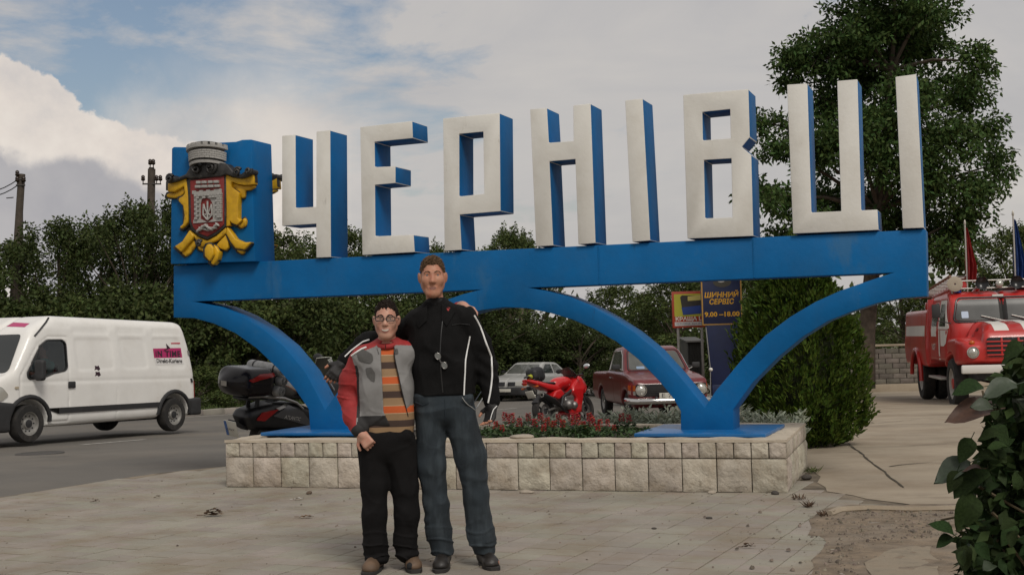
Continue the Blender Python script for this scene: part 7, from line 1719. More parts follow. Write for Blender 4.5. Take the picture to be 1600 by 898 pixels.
E_ = [ws_.v[j * (n + 1)] for j in range(5)] + [ws_.v[4 * (n + 1) + i] for i in range(n + 1)] + [ws_.v[j * (n + 1) + n] for j in range(3, -1, -1)]; MB().tube(E_, .006, 5).build('screen_edge', mat('screen_edge', (.42, .42, .36), .3), wo)
pg = MB().box((-.60, 0, .42), (.014, .21, .20), (0, R(-22), 0)); pl_ = pg.build('number_plate', M_plate, t, bevel=.004)
MB().box((-.50, 0, .46), (.24, .12, .03), (0, R(25), 0)).build('plate_hanger', M_dark, t)
n_ = Vector((-math.cos(R(22)), 0, -math.sin(R(22)) * 0 + .0)); upv = Vector((-math.sin(R(22)) * -1, 0, math.cos(R(22))))
for ln, z in (('АА', .05), ('0907', 0.0)): put_text('plate_text', ln, .07, M_plateink, pl_, tuple(Vector((-.6095, 0, .42)) + upv * z), (0, -1, 0), tuple(upv), width=.12 if ln == 'АА' else .15)
o = MB().box((-.606, .075, .42), (.012, .04, .18), (0, R(-22), 0)).build('plate_band', mat('plate_blue', (.06, .12, .30), .5), pl_)
bx_ = on_veh(sc, 'top_box', 'black glossy top box with red reflector on the scooter rack', 'top box', (0, 0, 0)); q_ = Soft(.2); q_.box((-.42, 0, .98), (.25, .27, .165), .11, .05); q_.ell((-.56, 0, .97), (.20, .24, .14), .06); q_.post.append(lambda P, d: d + .006 * np.exp(-((P[:, 2] - .965) / .010) ** 2))
sdf_obj('shell', q_, (-.9, -.4, .75), (-.05, .4, 1.25), .013, mat('box_black', (.009, .007, .009), .25, spec=.35), bx_)
patch('reflector', rounded([(-.62, 1.02), (-.45, 1.09), (-.22, 1.10), (-.22, 1.06), (-.42, 1.03), (-.58, .995)], .01), T, M_redl, bx_, q_, dr, .003, .04, .012)
patch('latch', rounded([(-.05, .93), (.05, .93), (.05, .99), (-.05, .99)], .01), lambda y, z: (-2, y, z), M_chrome, bx_, q_, (1, 0, 0), .004, .04, .012)
M_rollm = mat('foil_mat', (.40, .40, .385), .45, .3, var=.25, vscale=20, bump=.5, bscale=40)
for i, (x, z, r) in enumerate(((-.12, 1.13, .068), (-.09, 1.0, .058), (-.12, .875, .066))):
    q_ = on_veh(sc, 'sleeping_mat', ('uppermost silver rolled mat strapped in front of the top box', 'middle silver rolled mat between the two others beside the top box', 'lowest silver rolled mat resting above the scooter seat')[i], 'rolled mat', (x, 0, z)); q_['group'] = 'rolled mats on the scooter'
    m_ = MB(); m_.lathe([(r * .15, -.30), (r * .6, -.297), (r * .9, -.292), (r, -.27), (r, .27), (r * .9, .292), (.001, .30)], 22, (0, 0, 0), 'y'); o = m_.build('roll', M_rollm, q_, smooth=50)
    MB().tube([(r * (1 - .8 * k / 40) * .95 * math.cos(k * .5), -.301, r * (1 - .8 * k / 40) * .95 * math.sin(k * .5)) for k in range(40)], .003, 4).build('roll_edge', M_dark, q_)
    for y in (-.18, .18): MB().lathe([(r * 1.03, y - .012), (r * 1.03, y + .012)], 20, (0, 0, 0), 'y').build('strap', M_dark, q_)
hm = on_veh(sc, 'helmet', 'white and grey motorcycle helmet with orange trim resting on the scooter seat', 'helmet', (.14, -.08, .90)); q_ = Soft(.15); q_.ell((0, 0, 0), (.145, .125, .135), .02); q_.cap((.05, 0, -.06), (.12, 0, -.09), .075, .05, .04); q_.post.append(lambda P, d: np.maximum(d, -.115 - P[:, 2]))
sdf_obj('shell', q_, (-.25, -.25, -.2), (.3, .25, .25), .010, [mat('helmet_white', (.52, .50, .46), .25, coat=.5), mat('helmet_grey', (.12, .115, .105), .4), mat('helmet_orange', (.42, .13, .05), .4)], hm, lambda P: np.where(np.abs(P[:, 2] - .02 + .5 * P[:, 0]) < .028, 0, np.where(np.abs(P[:, 2] - .02 + .5 * P[:, 0]) < .036, 2, 1)))
patch('visor', rounded([(-.10, -.04), (.10, -.04), (.10, .06), (-.10, .06)], .03), lambda y, z: (1, y, z), M_glass, hm, q_, (-1, 0, 0), .004, .03, .006)
tb = on_veh(sc, 'duffel_bag', 'tan duffel bag on the scooter seat behind the blue arch', 'bag', (.36, 0, .96)); q_ = Soft(.15); q_.cap((0, -.20, 0), (0, .20, 0), .13, None, .03); q_.post.append(lambda P, d: d + .010 * wob(P, 22, 61)); sdf_obj('sack', q_, (-.25, -.42, -.25), (.25, .42, .25), .014, mat('tan_canvas', (.13, .095, .05), .85, bump=.4, bscale=200), tb)
for y in (-.12, .12): MB().tube([(.137 * math.cos(a), y, .137 * math.sin(a)) for a in np.linspace(0, 6.283, 17)], .009, 5, cap=False).build('strap', M_dark, tb)
tb = on_veh(sc, 'saddle_bag', 'dark blue pannier bag slung over the scooter footboard', 'bag', (.62, -.10, .84)); q_ = Soft(.15); q_.box((0, 0, 0), (.17, .20, .13), .08, .03); q_.post.append(lambda P, d: d + .010 * wob(P, 20, 62)); sdf_obj('sack', q_, (-.3, -.32, -.25), (.3, .32, .25), .014, mat('blue_nylon', (.018, .022, .032), .6, bump=.4, bscale=150), tb)
MB().tube([(-.1, -.21, .02), (-.05, -.16, .14), (.06, -.16, .145), (.12, -.21, .03)], .010, 6).build('handle', mat('webbing', (.25, .25, .26), .7), tb)

# ---------------------------------------------------------------- fire engine
fe = Veh('fire_engine', 'red fire engine with white stripes and roof ladder parked in the yard', 'fire engine', (11.52, 32.3), (-.150, -.989), pitch=False, dz=.0, road=False); t = fe.t
t.scale = (1.075,) * 3
M_fred = mat('fire_red', (0.46, 0.020, 0.016), .34, var=.10, vscale=2, coat=.4, dirt=(.25, .03, .025), dscale=1.5, damt=.5); M_fwhite = mat('stripe_white', (.66, .64, .60), .5, var=.06, dirt=(.4, .36, .32), dscale=3, damt=.4)
cpoly = rounded([(1.50, .95), (1.50, 2.26), (1.62, 2.38), (3.30, 2.44), (3.48, 2.36), (3.60, 2.24), (3.80, 1.62), (3.80, .95)], .07, 3)
cf = vbody(cpoly, lambda x, z: np.interp(z, [.9, 1.6, 2.4], [1.14, 1.14, 1.02]), .10, rounded([(1.4, 0), (1.4, 1.2), (3.4, 1.2), (3.85, .92), (3.92, 0)], .15), .10, [(3.78, .52, .62, .5)], lambda x, y, z, d: .012 * np.exp(-(np.minimum(np.abs(s_poly(x, z, [(2.62, 2.24), (3.42, 2.24), (3.62, 1.62), (3.5, .98), (2.62, .98)])), np.abs(s_poly(x, z, [(1.66, 2.24), (2.50, 2.24), (2.50, .98), (1.66, .98)]))) / .016) ** 2) * (np.abs(y) > .8))
sdf_obj('cab', cf, (1.35, -1.3, .85), (4.05, 1.3, 2.6), .026, M_fred, t)
hp = rounded([(3.70, 1.0), (3.70, 1.80), (4.50, 1.74), (4.78, 1.62), (4.88, 1.46), (4.86, .98), (3.70, .98)], .06, 3)
hf2 = vbody(hp, lambda x, z: np.interp(z, [.9, 1.43, 1.58, 1.78], [.60, .66, .64, .52]) + .10 * (3.9 > x), .10, None)
wing = vbody(rounded([(3.10, .84), (3.22, 1.22), (3.50, 1.46), (4.30, 1.48), (4.72, 1.42), (4.86, 1.30), (4.86, .98), (4.60, .94), (4.50, .94)], .09, 3), lambda x, z: 1.13 + 0 * x, .10, rounded([(3.0, 0), (3.0, 1.14), (4.45, 1.14), (4.78, 1.0), (4.90, .8), (4.92, 0)], .12), .08, [(3.78, .54, .66, .62)])
bodyf = lambda P: smin(hf2(P), wing(P), .08)
sdf_obj('bonnet', bodyf, (3.0, -1.25, .65), (5.0, 1.25, 1.8), .024, M_fred, t)
kp = rounded([(-1.75, .80), (-1.75, 2.08), (1.38, 2.10), (1.38, .80)], .05)
tf2 = vbody(kp, lambda x, z: np.interp(z, [.7, 1.2, 2.1], [1.16, 1.20, 1.14]), .08, None, .1, [(0, .52, .66, .55)], lambda x, y, z, d: .014 * np.exp(-(np.minimum(np.abs(x - .75), np.abs(x + .85)) / .015) ** 2) * (np.abs(y) > .8)); sdf_obj('tank_body', tf2, (-1.9, -1.35, .65), (1.55, 1.35, 2.25), .028, M_fred, t)
pil = MB().box((1.44, 0, 1.60), (.10, 2.26, 1.45)).build('bulkhead', M_fred, t, bevel=.02)
for s in (1, -1):
    dr = (0, -s, 0); T = lambda x, z: (x, s * 1.6, z); fT = (T, dr)
    patch('rear_door_window', rounded([(1.80, 1.72), (1.80, 2.20), (2.42, 2.22), (2.42, 1.72)], .04), T, M_glass, t, cf, dr, .006, .15)
    wf_ = patch('front_door_frame', rounded([(2.72, 1.66), (2.74, 2.27), (3.36, 2.27), (3.60, 1.66)], .05), T, M_fwhite, t, cf, dr, .006, .15, .012); patch('front_door_window', rounded([(2.83, 1.72), (2.84, 2.19), (3.28, 2.19), (3.47, 1.72)], .04), T, M_glass, wf_, cf, dr, .022, .15)
    patch('stripe', [(1.66, 1.50), (1.66, 1.74), (2.50, 1.76), (2.50, 1.50)], T, M_fwhite, t, cf, dr, .005, .2); patch('stripe', [(-1.72, 1.48), (-1.72, 1.72), (1.36, 1.74), (1.36, 1.50)], T, M_fwhite, t, tf2, dr, .005, .3)
    patch('door_panel', [(2.66, 1.0), (2.72, 1.64), (2.84, 1.64), (2.80, 1.0)], T, M_fwhite, t, cf, dr, .006, .2); patch('door_panel', [(2.92, 1.30), (2.92, 1.64), (3.56, 1.64), (3.45, 1.36), (3.30, 1.30)], T, M_fwhite, t, cf, dr, .006, .2)
    put_text('door_number', '107', .20, M_fwhite, t, (2.10, s * 1.6, 1.26), (s * -1, 0, 0), (0, 0, 1), width=.42, surf=cf, sdir=dr, off=.008)
    hl_ = MB(); hl_.lathe([(.001, .05), (.05, .042), (.088, .012), (.105, .0), (.11, -.06)], 24, (0, 0, 0), 'x'); o = hl_.build('headlight', M_lampg, t); P = project([(6, s * .86, 1.19)], (-1, 0, 0), bodyf, 0, .02)[0]; o.location = P
    MB().tube([(0.012, .108 * math.cos(a), .108 * math.sin(a)) for a in np.linspace(0, 6.283, 25)], .012, 6, cap=False).build('headlight_ring', M_chrome, o)
    P = project([(6, s * .86, 1.385)], (-1, 0, 0), bodyf, 0, .03)[0]; q_ = MB().ell(P, (.03, .055, .045), 12).build('indicator', M_amber, t)
    for x in (0, 3.78): wheel(t, x, s * .98, .53, .26, s, rim=mat('rim_dirty_white', (.36, .34, .31), .6, var=.3, vscale=6, dirt=(.08, .07, .06), dscale=4, damt=.8), rr=.62, hub=M_fred)
    wheel(t, 0, s * .66, .51, .24, s, rim=M_dark, rr=.66)
    ar = MB().tube([(.66 * math.cos(R(a)), s * 1.20, .52 + .66 * math.sin(R(a))) for a in range(-5, 190, 15)], .05, 8).build('wheel_arch', M_fred, t)
    MB().box((2.2, s * 1.06, .60), (1.5, .22, .05)).build('step', mat('step_plate', (.45, .43, .40), .5, .4), t, bevel=.01)
    patch('bonnet_stripe', [(3.86, s * .14), (4.88, s * .14), (4.88, s * .42), (3.86, s * .42)], lambda x, y: (x, y, 3), M_fwhite, t, bodyf, (0, 0, -1), .006, .12)
    patch('bonnet_louvre', rounded([(3.98, 1.60), (4.16, 1.60), (4.16, 1.67), (3.98, 1.67)], .01), T, M_black, t, bodyf, dr, .004, .1, .01)
    MB().tube([(3.83, s * .30 + .3, 1.80), (3.76, s * .30 - .15, 1.92)], .012, 6).build('wiper', M_rim, t)
    m_ = MB().tube([(3.66, s * 1.05, 1.78), (3.74, s * 1.32, 1.84), (3.74, s * 1.34, 2.1)], .014, 6).build('mirror_arm', M_dark, t); MB().box((3.76, s * 1.35, 2.04), (.03, .17, .28)).build('mirror', M_dark, m_, bevel=.02)
patch('windscreen', rounded([(-.98, 1.83), (.98, 1.83), (.88, 2.27), (-.88, 2.27)], .10), lambda y, z: (6, y, z), mat('cab_glass', (.055, .057, .055), .30, spec=.35, var=.3, vscale=2), t, cf, (-1, 0, 0), .035, .08)
m_ = MB(); P = project([(6, *p) for p in rounded([(-1.0, 1.80), (1.0, 1.80), (.90, 2.30), (-.90, 2.30)], .10)], (-1, 0, 0), cf, 0, .006); m_.tube(list(P) + [P[0]], .022, 6, cap=False); m_.build('windscreen_seal', M_black, t)
patch('inspection_sticker', rounded([(-.84, 1.88), (-.70, 1.88), (-.70, 2.02), (-.84, 2.02)], .02), lambda y, z: (6, y, z), mat('sticker_pale', (.40, .48, .60), .5), t, cf, (-1, 0, 0), .042, .1)
MB().box((3.52, -.06, 2.335), (.03, .22, .05)).build('roof_plaque', M_fwhite, t)
gr = patch('grille', rounded([(-.60, 1.48), (.60, 1.48), (.60, 1.10), (-.60, 1.10)], .06), lambda y, z: (6, y, z), M_black, t, bodyf, (-1, 0, 0), .006, .12, .02)
for i in range(4): MB().box((4.905, 0, 1.135 + i * .088), (.05, 1.22, .032)).build('grille_bar', M_fred, gr, bevel=.012)
for y in (-.32, 0, .32): MB().box((4.90, y, 1.29), (.045, .04, .36)).build('grille_post', M_fred, gr, bevel=.012)
MB().box((4.98, 0, .86), (.10, 2.24, .17)).build('front_bumper', M_fwhite, t, bevel=.03)
MB().box((1.6, 0, .66), (6.4, .9, .22)).build('chassis', M_dark, t); MB().box((4.6, 0, .72), (.5, 1.6, .14)).build('front_axle_beam', M_dark, t); MB().box((1.9, .7, .62), (.8, .4, .3)).build('fuel_tank', M_dark, t)
# roof gear
rk = MB(); 
for y in (-.95, .95): rk.tube([(3.42, y, 2.40), (3.42, y, 2.62)], .018, 6)
for z in (2.50, 2.66): rk.tube([(3.42, -1.0, z), (3.42, 1.0, z)], .016, 8)
rk.build('roof_rack', M_rim, t)
for y in (-.98, .98):
    m_ = MB(); m_.lathe([(.02, -.02), (.09, -.03), (.15, .0), (.16, .03), (.10, .05), (.02, .04)], 22, (3.46, y * .92, 2.60), 'x'); m_.build('hose_end_cap', mat('canvas_beige', (.36, .31, .24), .85, bump=.4), t, smooth=50)
for y in (-.36, .34):
    m_ = MB(); m_.lathe([(.02, -.22), (.03, -.10), (.06, -.02), (.12, .05), (.135, .06), (.11, .04), (.04, -.02), (.001, -.02)], 22, (3.46, y, 2.60), 'x'); m_.build('horn', M_black, t, smooth=50)
m_ = MB(); m_.lathe([(.001, .05), (.05, .04), (.08, 0), (.06, -.08), (.001, -.1)], 20, (3.46, 0.0, 2.58), 'x'); m_.build('searchlight', M_lampg, t, smooth=50)
for y in (-.82, .80): m_ = MB(); m_.lathe([(.001, .20), (.05, .19), (.068, .14), (.07, .0)], 18, (3.34, y, 2.42)); m_.build('beacon', mat('beacon_blue', (.012, .03, .25), .2), t, smooth=50)
ld_ = MB()
for y in (-.92, -.52): ld_.tube([(-1.6, y, 2.42), (3.1, y, 2.78)], .028, 6)
ladder = ld_.build('ladder', mat('ladder_wood', (.22, .12, .08), .7), t)
for i in range(15): f = i / 14; MB().tube([(-1.45 + 4.4 * f, -.92, 2.43 + .34 * f), (-1.45 + 4.4 * f, -.52, 2.43 + .34 * f)], .018, 5).build('rung', M_rim, ladder)
for i, (y, z) in enumerate(((-.70, 2.50), (.55, 2.50), (.80, 2.50))): m_ = MB().tube([(.0, y, z - .12), (3.25, y, z + .08)], .085, 12); m_.build('suction_hose', M_fred if i == 0 else M_dark, t, smooth=50)
m_ = MB().tube([(.9, 0, 2.08), (.9, 0, 2.45)], [.12, .08], 10); m_.tube([(.9, 0, 2.45), (1.6, 0, 2.62)], [.07, .05], 8); m_.build('water_cannon', M_fred, t); MB().box((1.2, -.9, 2.2), (.16, .18, .30)).box((.7, -.95, 2.18), (.25, .2, .18)).build('valve_box', M_fred, t, bevel=.02)
# flags standing behind the cab
def flag(px, top, bot, Y, label, m, m2, w):
    a, b = aty(px, bot, Y), aty(px - 2, top, Y); f = thing('flag', label, 'flag', (a.x, Y, a.z)); H_ = b.z - a.z
    MB().tube([(0, 0, -.9), (0, 0, H_ * 1.02)], .018, 7).build('flagpole', mat('pole_pale', (.4, .38, .35), .6), f); MB().lathe([(.001, .10), (.02, .06), (.03, .0), (.02, -.03)], 10, (0, 0, H_ * 1.03)).build('finial', mat('finial', (.45, .42, .36), .4, .5), f)
    g = MB(); nu, nv = 20, 16
    for j in range(nv + 1):
        s_ = j / nv; z = H_ * (.97 - .97 * s_); wd = w * (.22 + .95 * s_ ** .8 * (1 - .55 * max(0, s_ - .7) / .3))
        for i in range(nu + 1):
            u = i / nu; g.v.append((wd * u * (1 - .15 * math.sin(3 * s_)), .09 * math.sin(u * 15 + s_ * 2.5) * min(1, .3 + s_), z - .10 * u * H_ * (.35 + .3 * s_)))
    g.f = [(j * (nu + 1) + i, j * (nu + 1) + i + 1, (j + 1) * (nu + 1) + i + 1, (j + 1) * (nu + 1) + i) for j in range(nv) for i in range(nu)]; g.m = [1 if (m2 and i in (6, 7, 8) and j in (3, 4, 5)) else 0 for j in range(nv) for i in range(nu)]
    g.build('cloth', [m] + ([m2] if m2 else []), f, smooth=80, fix=False)
flag(1511, 352, 436, 29.0, 'red flag with pale patch hanging folded above the fire engine', mat('flag_red', (.30, .022, .022), .8, trans=.25), mat('flag_patch', (.48, .34, .28), .8), .26)
flag(1587, 338, 440, 29.0, 'dark blue flag hanging folded above the fire engine at the right edge', mat('flag_blue', (.016, .055, .20), .8, trans=.2), None, .30)
# ================================================================ street furniture, wall, litter
def up_board(name, label, cat, px0, py0, px1, py1, Y, mt, group=None, depth=.08, rz=0.0):
    a, b = aty(px0, py1, Y), aty(px1, py0, Y); w, h = b.x - a.x, b.z - a.z
    t = thing(name, label, cat, ((a.x + b.x) / 2, Y, a.z), rz, group)
    return t, w, h
M_navy = mat('navy_paint', (.008, .018, .075), .4, var=.1); M_gold = mat('gold_letter', (.72, .38, .02), .45); M_gframe = mat('gold_frame', (.48, .27, .06), .5)
ts = thing('shop_sign', 'dark blue tyre service board with yellow lettering on a wide blue pillar', 'sign', (aty(1128, 500, 36).x, 36, gz(5.9, 36)), R(3)); bx0 = ts.location.x; zg = ts.location.z
def tz(py): return aty(1128, py, 36).z - zg
W_ = 1.15; zb_, zt_ = tz(507.5), tz(428)
MB().box((0, 0, (zb_ + zt_) / 2), (W_, .10, zt_ - zb_)).build('board', M_navy, ts, bevel=.01)
for c, s in (((0, -.055, zb_ + .02), (W_, .02, .035)), ((0, -.055, zt_ - .02), (W_, .02, .035)), ((-W_ / 2 + .018, -.055, (zb_ + zt_) / 2), (.035, .02, zt_ - zb_ - .08)), ((W_ / 2 - .018, -.055, (zb_ + zt_) / 2), (.035, .02, zt_ - zb_ - .08))): MB().box(c, s).build('frame_strip', M_gframe, ts)
MB().prism([[(-.36, tz(600)), (.34, tz(600)), (.44, zb_), (-.46, zb_)]], (0, -.10, 0), (1, 0, 0), (0, 0, 1), (0, .22, 0)).build('pillar', M_navy, ts, bevel=.015)
MB().prism([[(-.36, 0), (.34, 0), (.34, tz(600)), (-.36, tz(600))]], (0, -.10, 0), (1, 0, 0), (0, 0, 1), (0, .22, 0)).build('pillar_base', M_navy, ts, bevel=.015)
for tx, py, sz, wd in (('ШИННИЙ', 461, .20, .98), ('СЕРВІС', 471.5, .20, .70), ('9.00 –18.00', 491, .185, 1.0)):
    put_text('sign_text', tx, sz, M_gold, ts, (0.0, -.056, tz(py)), (1, 0, 0), (0, 0, 1), width=wd, bold=.006, shear=.15 if py < 480 else 0)
ty_ = MB(); cz_ = tz(441)
ty_.add([(.26 * math.cos(a) + .03, -.058, cz_ + .14 * math.sin(a)) for a in np.linspace(0, 6.283, 25)[:-1]], [tuple(range(24))]); ty_.build('tyre_print', mat('print_grey', (.07, .065, .05), .5), ts, fix=False)
ty_ = MB(); ty_.add([(.10 * math.cos(a) + .0, -.062, cz_ + .04 + .045 * math.sin(a)) for a in np.linspace(0, 6.283, 25)[:-1]], [tuple(range(24))]); ty_.build('tyre_glint', mat('print_white', (.55, .54, .5), .5), ts, fix=False)
MB().tube([(.40, -.02, tz(508)), (.52, -.02, tz(525))], .015, 6).build('stay', M_dark, ts)
bb = thing('billboard', 'red framed yellow advertising board half covered by the blue tyre sign', 'billboard', (aty(1078, 510, 37.2).x, 37.2, gz(5, 37.2)), R(3)); zg = bb.location.z
def bz_(py): return aty(1078, py, 37.2).z - zg
BW_ = 1.02; z0_, z1_ = bz_(511.5), bz_(455)
MB().box((0, 0, (z0_ + z1_) / 2), (BW_, .08, z1_ - z0_)).build('board', mat('billboard_red', (.36, .045, .018), .5), bb, bevel=.01)
for x in (-.35, .35): MB().tube([(x, .03, 0), (x, .03, z0_ + .05)], .04, 8).build('post', M_rim, bb)
yf = MB().box((.0, -.045, (bz_(459) + bz_(494)) / 2), (BW_ - .12, .01, bz_(459) - bz_(494))).build('print_field', mat('print_yellow', (.40, .38, .035), .5), bb)
MB().prism([[(-.20, bz_(492)), (-.27, bz_(464)), (-.22, bz_(461)), (.34, bz_(462)), (.36, bz_(490))]], (0, -.054, 0), (1, 0, 0), (0, 0, 1), (0, .006, 0)).build('print_shape', mat('print_dark', (.035, .03, .025), .5), yf)
MB().prism([[(-.20, bz_(491.5)), (-.24, bz_(480)), (.37, bz_(477)), (.36, bz_(490))]], (0, -.060, 0), (1, 0, 0), (0, 0, 1), (0, .005, 0)).build('print_shape', mat('print_blue', (.02, .05, .22), .5), yf)
MB().prism([[(-.05, bz_(470)), (-.05, bz_(463)), (.36, bz_(461)), (.36, bz_(469))]], (0, -.060, 0), (1, 0, 0), (0, 0, 1), (0, .005, 0)).build('print_shape', mat('print_cream', (.5, .42, .12), .5), yf)
wb_ = MB().box((0, -.045, (bz_(502.5) + bz_(508.5)) / 2), (BW_ - .12, .01, bz_(502.5) - bz_(508.5))).build('print_band', mat('print_pale', (.55, .53, .5), .5), bb)
put_text('sign_text', 'КРАЩА Ц', .16, mat('print_letter', (.66, .62, .55), .5), bb, (-.02, -.047, bz_(498)), (1, 0, 0), (0, 0, 1), width=.80, bold=.004)
put_text('sign_text', 'ЧЕРНІВЦІ, вул. КОТ', .075, mat('print_navy', (.03, .04, .12), .5), wb_, (0, -.052, bz_(505.5)), (1, 0, 0), (0, 0, 1), width=.84)

# yard wall of rough stone blocks at the back
M_wall = mat('yard_stone', (.135, .118, .098), .92, var=.25, vscale=4, coords='Position', bump=.9, bscale=30, island=.16)
wl_ = thing('yard_wall', 'low grey brown stone block wall at the back of the yard', 'wall', (11.0, 42.4, gz(11, 42.4)), 0)
MB().box((4.0, .16, .66), (12.6, .20, 1.4)).build('wall_core', M_joint, wl_); MB().box((4.0, .02, .06), (12.7, .30, .36)).build('plinth', M_slab, wl_, bevel=.02)
st_me = [rock('stone', .46, .165, .10, seed=90 + i) for i in range(4)]
for me in st_me: me.materials.clear(); me.materials.append(M_wall)
for j in range(7):
    for i in range(27):
        o = bpy.data.objects.new('stone', random.choice(st_me)); COL.objects.link(o); o.parent = wl_; o.location = (-2.1 + i * .46 + (.23 if j % 2 else 0), random.uniform(0, .02), .33 + j * .167); o.scale = (random.uniform(.94, 1.0), 1, 1)
MB().box((4.0, .12, 1.52), (12.7, .34, .07)).build('coping', M_slab, wl_, bevel=.015)
# grey corrugated shed behind the pickup
q0, q1 = aty(1074, 532, 43), aty(1096, 530, 43); zs = gz(6, 43); sh_t = thing('metal_shed', 'small grey corrugated metal shed behind the pickup', 'shed', ((q0.x + q1.x) / 2, 43, zs)); hs = q0.z - zs; ws = q1.x - q0.x
M_corr = mat('grey_sheet', (.11, .112, .108), .55, .2, var=.2, vscale=2, dirt=(.12, .09, .06), dscale=2, damt=.5)
n = 6
for i in range(n):
    m_ = MB(); x0 = -ws / 2 + ws * i / n; k = 8; w1 = ws / n - .012
    m_.loft([[(x0 + w1 * j / k, .02 * math.cos(math.pi * j), z) for j in range(k + 1)] + [(x0 + w1, .05, z), (x0, .05, z)] for z in (0, hs)]); m_.build('wall_panel', M_corr, sh_t, smooth=0)
MB().box((0, 1.0, hs / 2), (ws, 1.8, hs - .02)).build('shell', M_corr, sh_t); MB().box((0, .95, hs + .03), (ws + .15, 2.15, .05), (R(3), 0, 0)).build('roof', M_corr, sh_t)
# thin marker rod with a white knob
p = ong(1111, 622) if False else Vector((4.05, 27.2, gz(4.05, 27.2))); mr_ = thing('marker_rod', 'thin leaning metal rod with white knob beside the pickup', 'marker', p)
def rr(px, py): c = aty(px, py, 27.2); return (c.x - p.x, 0, c.z - p.z)
MB().tube([(.1, 0, -.05), rr(1110, 577), rr(1103, 511)], .010, 6).build('rod', mat('rod_grey', (.3, .3, .29), .5, .4), mr_); MB().ell(rr(1110.5, 577), (.045, .045, .04), 12).build('knob', mat('knob_white', (.65, .63, .58), .4), mr_)

# utility poles
M_pole = mat('pole_wood', (.07, .055, .042), .9, var=.35, vscale=3, bump=.8, bscale=18); M_ins = mat('insulator', (.03, .018, .012), .35); M_iron = mat('pole_iron', (.05, .045, .04), .7)
def pole(label, top, foot, Y, r, arms, group='wooden power poles along the road', strut=None):
    a, b = aty(*foot, Y), aty(*top, Y); z0 = gz(a.x, Y); t = thing('utility_pole', label, 'pole', (a.x, Y, z0), 0, group); dx = (b.x - a.x); zt = b.z - z0; za = a.z - z0
    sl = dx / (zt - za); MB().tube([(-sl * za, 0, -.2), (dx, 0, zt)], [r, r * .8], 10).build('shaft', M_pole, t)
    if strut: c, d = aty(*strut[0], Y), aty(*strut[1], Y); MB().tube([(c.x - a.x, .1, c.z - z0), (d.x - a.x, .5, d.z - z0), (d.x - a.x - .3, .8, -.2)], [r * .7, r * .8, r * .85], 8).build('strut', M_pole, t)
    for (px0, px1, py, ins) in arms:
        p0_, p1_ = aty(px0, py, Y), aty(px1, py, Y); q_ = MB().tube([(p0_.x - a.x, -.12, p0_.z - z0), (p1_.x - a.x, -.12, p1_.z - z0)], .035, 6).build('crossarm', M_iron, t)
        for ip in ins:
            c = aty(ip, py, Y); m_ = MB(); m_.lathe([(.02, -.02), (.02, .12), (.07, .14), (.09, .20), (.06, .24), (.085, .27), (.06, .34), (.001, .37)], 12, (c.x - a.x, -.12, c.z - z0)); m_.build('insulator', M_ins, q_, smooth=50)
    return t
pl1 = pole('twin leaning wooden power pole at the far left with broken wires', (34, 272), (21, 470), 50, .17, [(27, 41, 290, (29, 39)), (26, 40, 281, (29,))], strut=((30, 298), (23, 440)))
pl2 = pole('wooden power pole with dark insulators rising behind the trees left of the emblem', (237, 264), (233, 470), 52, .19, [(224, 253, 288, (225, 246, 252)), (234, 242, 263, (236, 241))])
pl3 = pole('thin distant power pole showing under the blue beam', (1000.5, 463), (1001, 540), 75, .15, [(996, 1006, 470, (996, 1000.5, 1005.5)), (997, 1005, 467, (997, 1004))])
pl4 = pole('pale concrete pole standing among the trees right of the tall man', (814, 470), (815, 546), 56, .15, []); pl4.children[0].data.materials.clear(); pl4.children[0].data.materials.append(mat('pole_concrete', (.17, .135, .10), .9, var=.3, vscale=2))
for i, (a, b) in enumerate((((29, 279.5), (-60, 292)), ((29, 288.5), (-60, 299)), ((21, 308.5), (10, 309.5)))):
    A0, B0 = aty(*a, 50), aty(*b, 50); P = [A0.lerp(B0, k / 8) - Vector((0, 0, .35 * (1 - (2 * k / 8 - 1) ** 2) * (i < 2))) for k in range(9)]
    w_ = thing('wire', ('upper black wire running left from the twin pole', 'lower black wire running left from the twin pole', 'short broken wire bracket on the twin pole')[i], 'wire', A0); MB().tube([q_ - A0 for q_ in P], .022, 5).build('strand', M_black, w_)

# litter and loose stones on the paving
M_dead = mat('dead_leaf', (.075, .042, .022), .9, var=.4, vscale=20, bump=.5); M_stone_pale = mat('loose_stone', (.36, .31, .25), .9, var=.2, vscale=9, bump=.8, bscale=40); M_stone_dark = mat('dark_stone', (.06, .052, .045), .9, var=.3, bump=.8)
def dead(name, label, px, py, L_, rz, m, cat='dead leaf', n=3):
    p = ong(px, py); t = thing(name, label, cat, (p.x, p.y, p.z + .004), rz); me = MB()
    for i in range(n):
        nu = 8; a0 = random.uniform(-.5, .5); k = len(me.v)
        for u in range(nu + 1):
            f = u / nu; w = .30 * math.sin(math.pi * f) ** .8 * L_ * random.uniform(.8, 1.1) / (1 + .4 * i); x = (f - .5) * L_ * (1 - .15 * i); y = .06 * L_ * (i - 1)
            for s in (-1, 0, 1): me.v.append((x * math.cos(a0) - (y + s * w * .5) * math.sin(a0), x * math.sin(a0) + (y + s * w * .5) * math.cos(a0), .006 + .012 * i + .02 * L_ * 4 * abs(s) * math.sin(3 * f + i) ** 2 + .01 * random.random()))
        me.f += [(k + u * 3 + j, k + u * 3 + j + 1, k + (u + 1) * 3 + j + 1, k + (u + 1) * 3 + j) for u in range(nu) for j in (0, 1)]
    me.m = [0] * len(me.f); me.build('blade', m, t, fix=False); me = MB().tube([(-L_ * .5, 0, .01), (-L_ * .75, .02, .008)], .003, 5).build('stalk', m, t); return t
dead('dead_leaf', 'large dark brown crumpled leaf on the paving left of the men', 333, 806, .18, .2, M_dead, n=4)
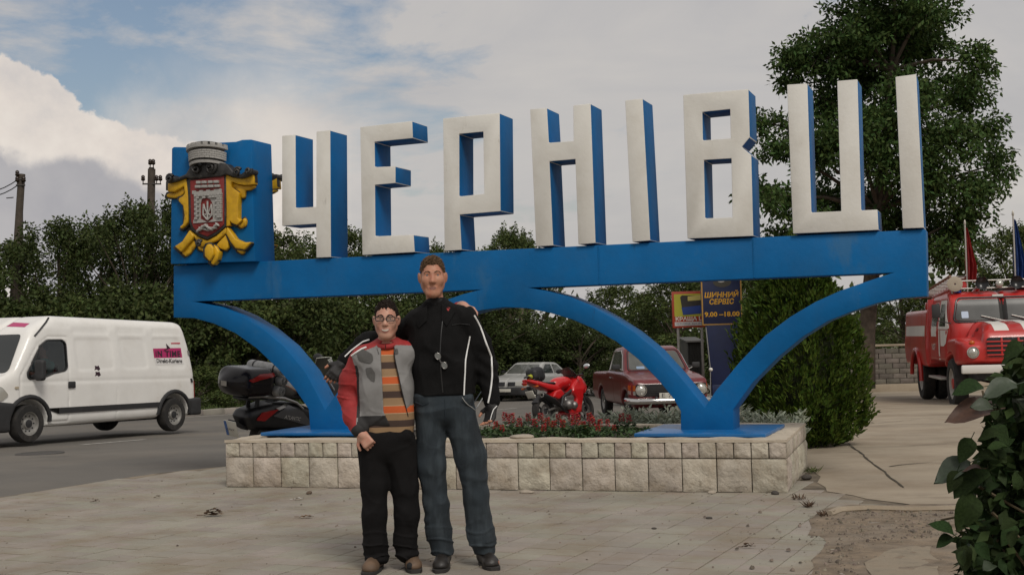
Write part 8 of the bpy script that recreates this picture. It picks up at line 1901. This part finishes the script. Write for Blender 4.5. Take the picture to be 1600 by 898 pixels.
dead('dead_leaf', 'thin brown dried leaf with long stalk on the paving beside the larger leaf', 478, 809, .13, 0.0, mat('dead_leaf_pale', (.15, .09, .045), .9, var=.3, vscale=20), n=1)
dead('dead_leaf', 'small dark leaf lying near the road edge at far left', 150, 785, .07, .5, M_dead, n=2)
dead('dead_leaf', 'small brown leaf lying between the road edge and the planter', 247, 778, .05, 1.0, M_dead, n=2)
dead('dead_leaf', 'brown dried leaf on the paving in front of the dirt patch', 1170, 856, .09, .3, M_dead, n=2)
dead('paper_scrap', 'small white paper scrap on the paving near the planter', 466, 781, .10, .25, mat('paper', (.55, .53, .5), .8), 'litter', 1)
def stone(label, px, py, r, m, z=0.0, flat=.55):
    p = ong(px, py) if not z else atz(px, py, z); t = thing('stone', label, 'stone', p, random.random() * 6); s = Soft(.1); s.ell((0, 0, r * flat * .6), (r * 1.3, r * .85, r * flat), .01); s.post.append(lambda P, d: d + .12 * r * wob(P / r, 2.2, int(px))); sdf_obj('lump', s, (-r * 1.8,) * 2 + (-r * .6,), (r * 1.8,) * 2 + (r * 1.5,), r / 6, m, t)
stone('flat pale stone on the paving against the planter right of the tall man', 824, 770, .055, M_stone_pale, flat=.35)
stone('small pale stone against the planter wall near its right end', 1112, 771, .035, M_stone_pale); stone('dark stone at the right front corner of the planter', 1211, 772, .036, M_stone_dark)
stone('brown stone against the planter wall left of the men', 483, 771, .03, mat('brown_stone', (.12, .085, .06), .9, var=.3)); stone('flat stone lying on the planter coping behind the tall man', 817, 684, .10, M_stone_pale, z=PH + .012, flat=.25)
stone('small dark pebble on the paving right of the tall man', 1022, 826, .016, M_stone_dark); stone('small dark pebble on the paving toward the planter corner', 1108, 810, .020, M_stone_dark); stone('dark clod beside the planter side wall', 1260, 748, .05, M_stone_dark)

# weeds and twigs at the broken edge by the planter corner
def weed(label, px, py, n, h, m):
    p = ong(px, py); t = thing('weed', label, 'weed', p); P = []; A = []
    for i in range(n): a = random.random() * 6.283; P.append((random.gauss(0, .03), random.gauss(0, .03), 0)); A.append((math.cos(a) * h * .8, math.sin(a) * h * .8, h * random.uniform(.2, 1)))
    link('blades', leaf_mesh('blades', P, A, .006 * np.ones(n), m), [], t)
weed('sparse weed growing at the foot of the planter side wall', 1268, 738, 26, .09, M_grass); weed('dry brown weed at the edge of the broken paving', 1262, 792, 30, .07, M_dead); weed('flat dry weed in the paving joint near the broken patch', 1248, 780, 22, .06, M_dead); weed('tuft of dry grass on the corner of the dirt patch', 1290, 806, 24, .06, M_dead)
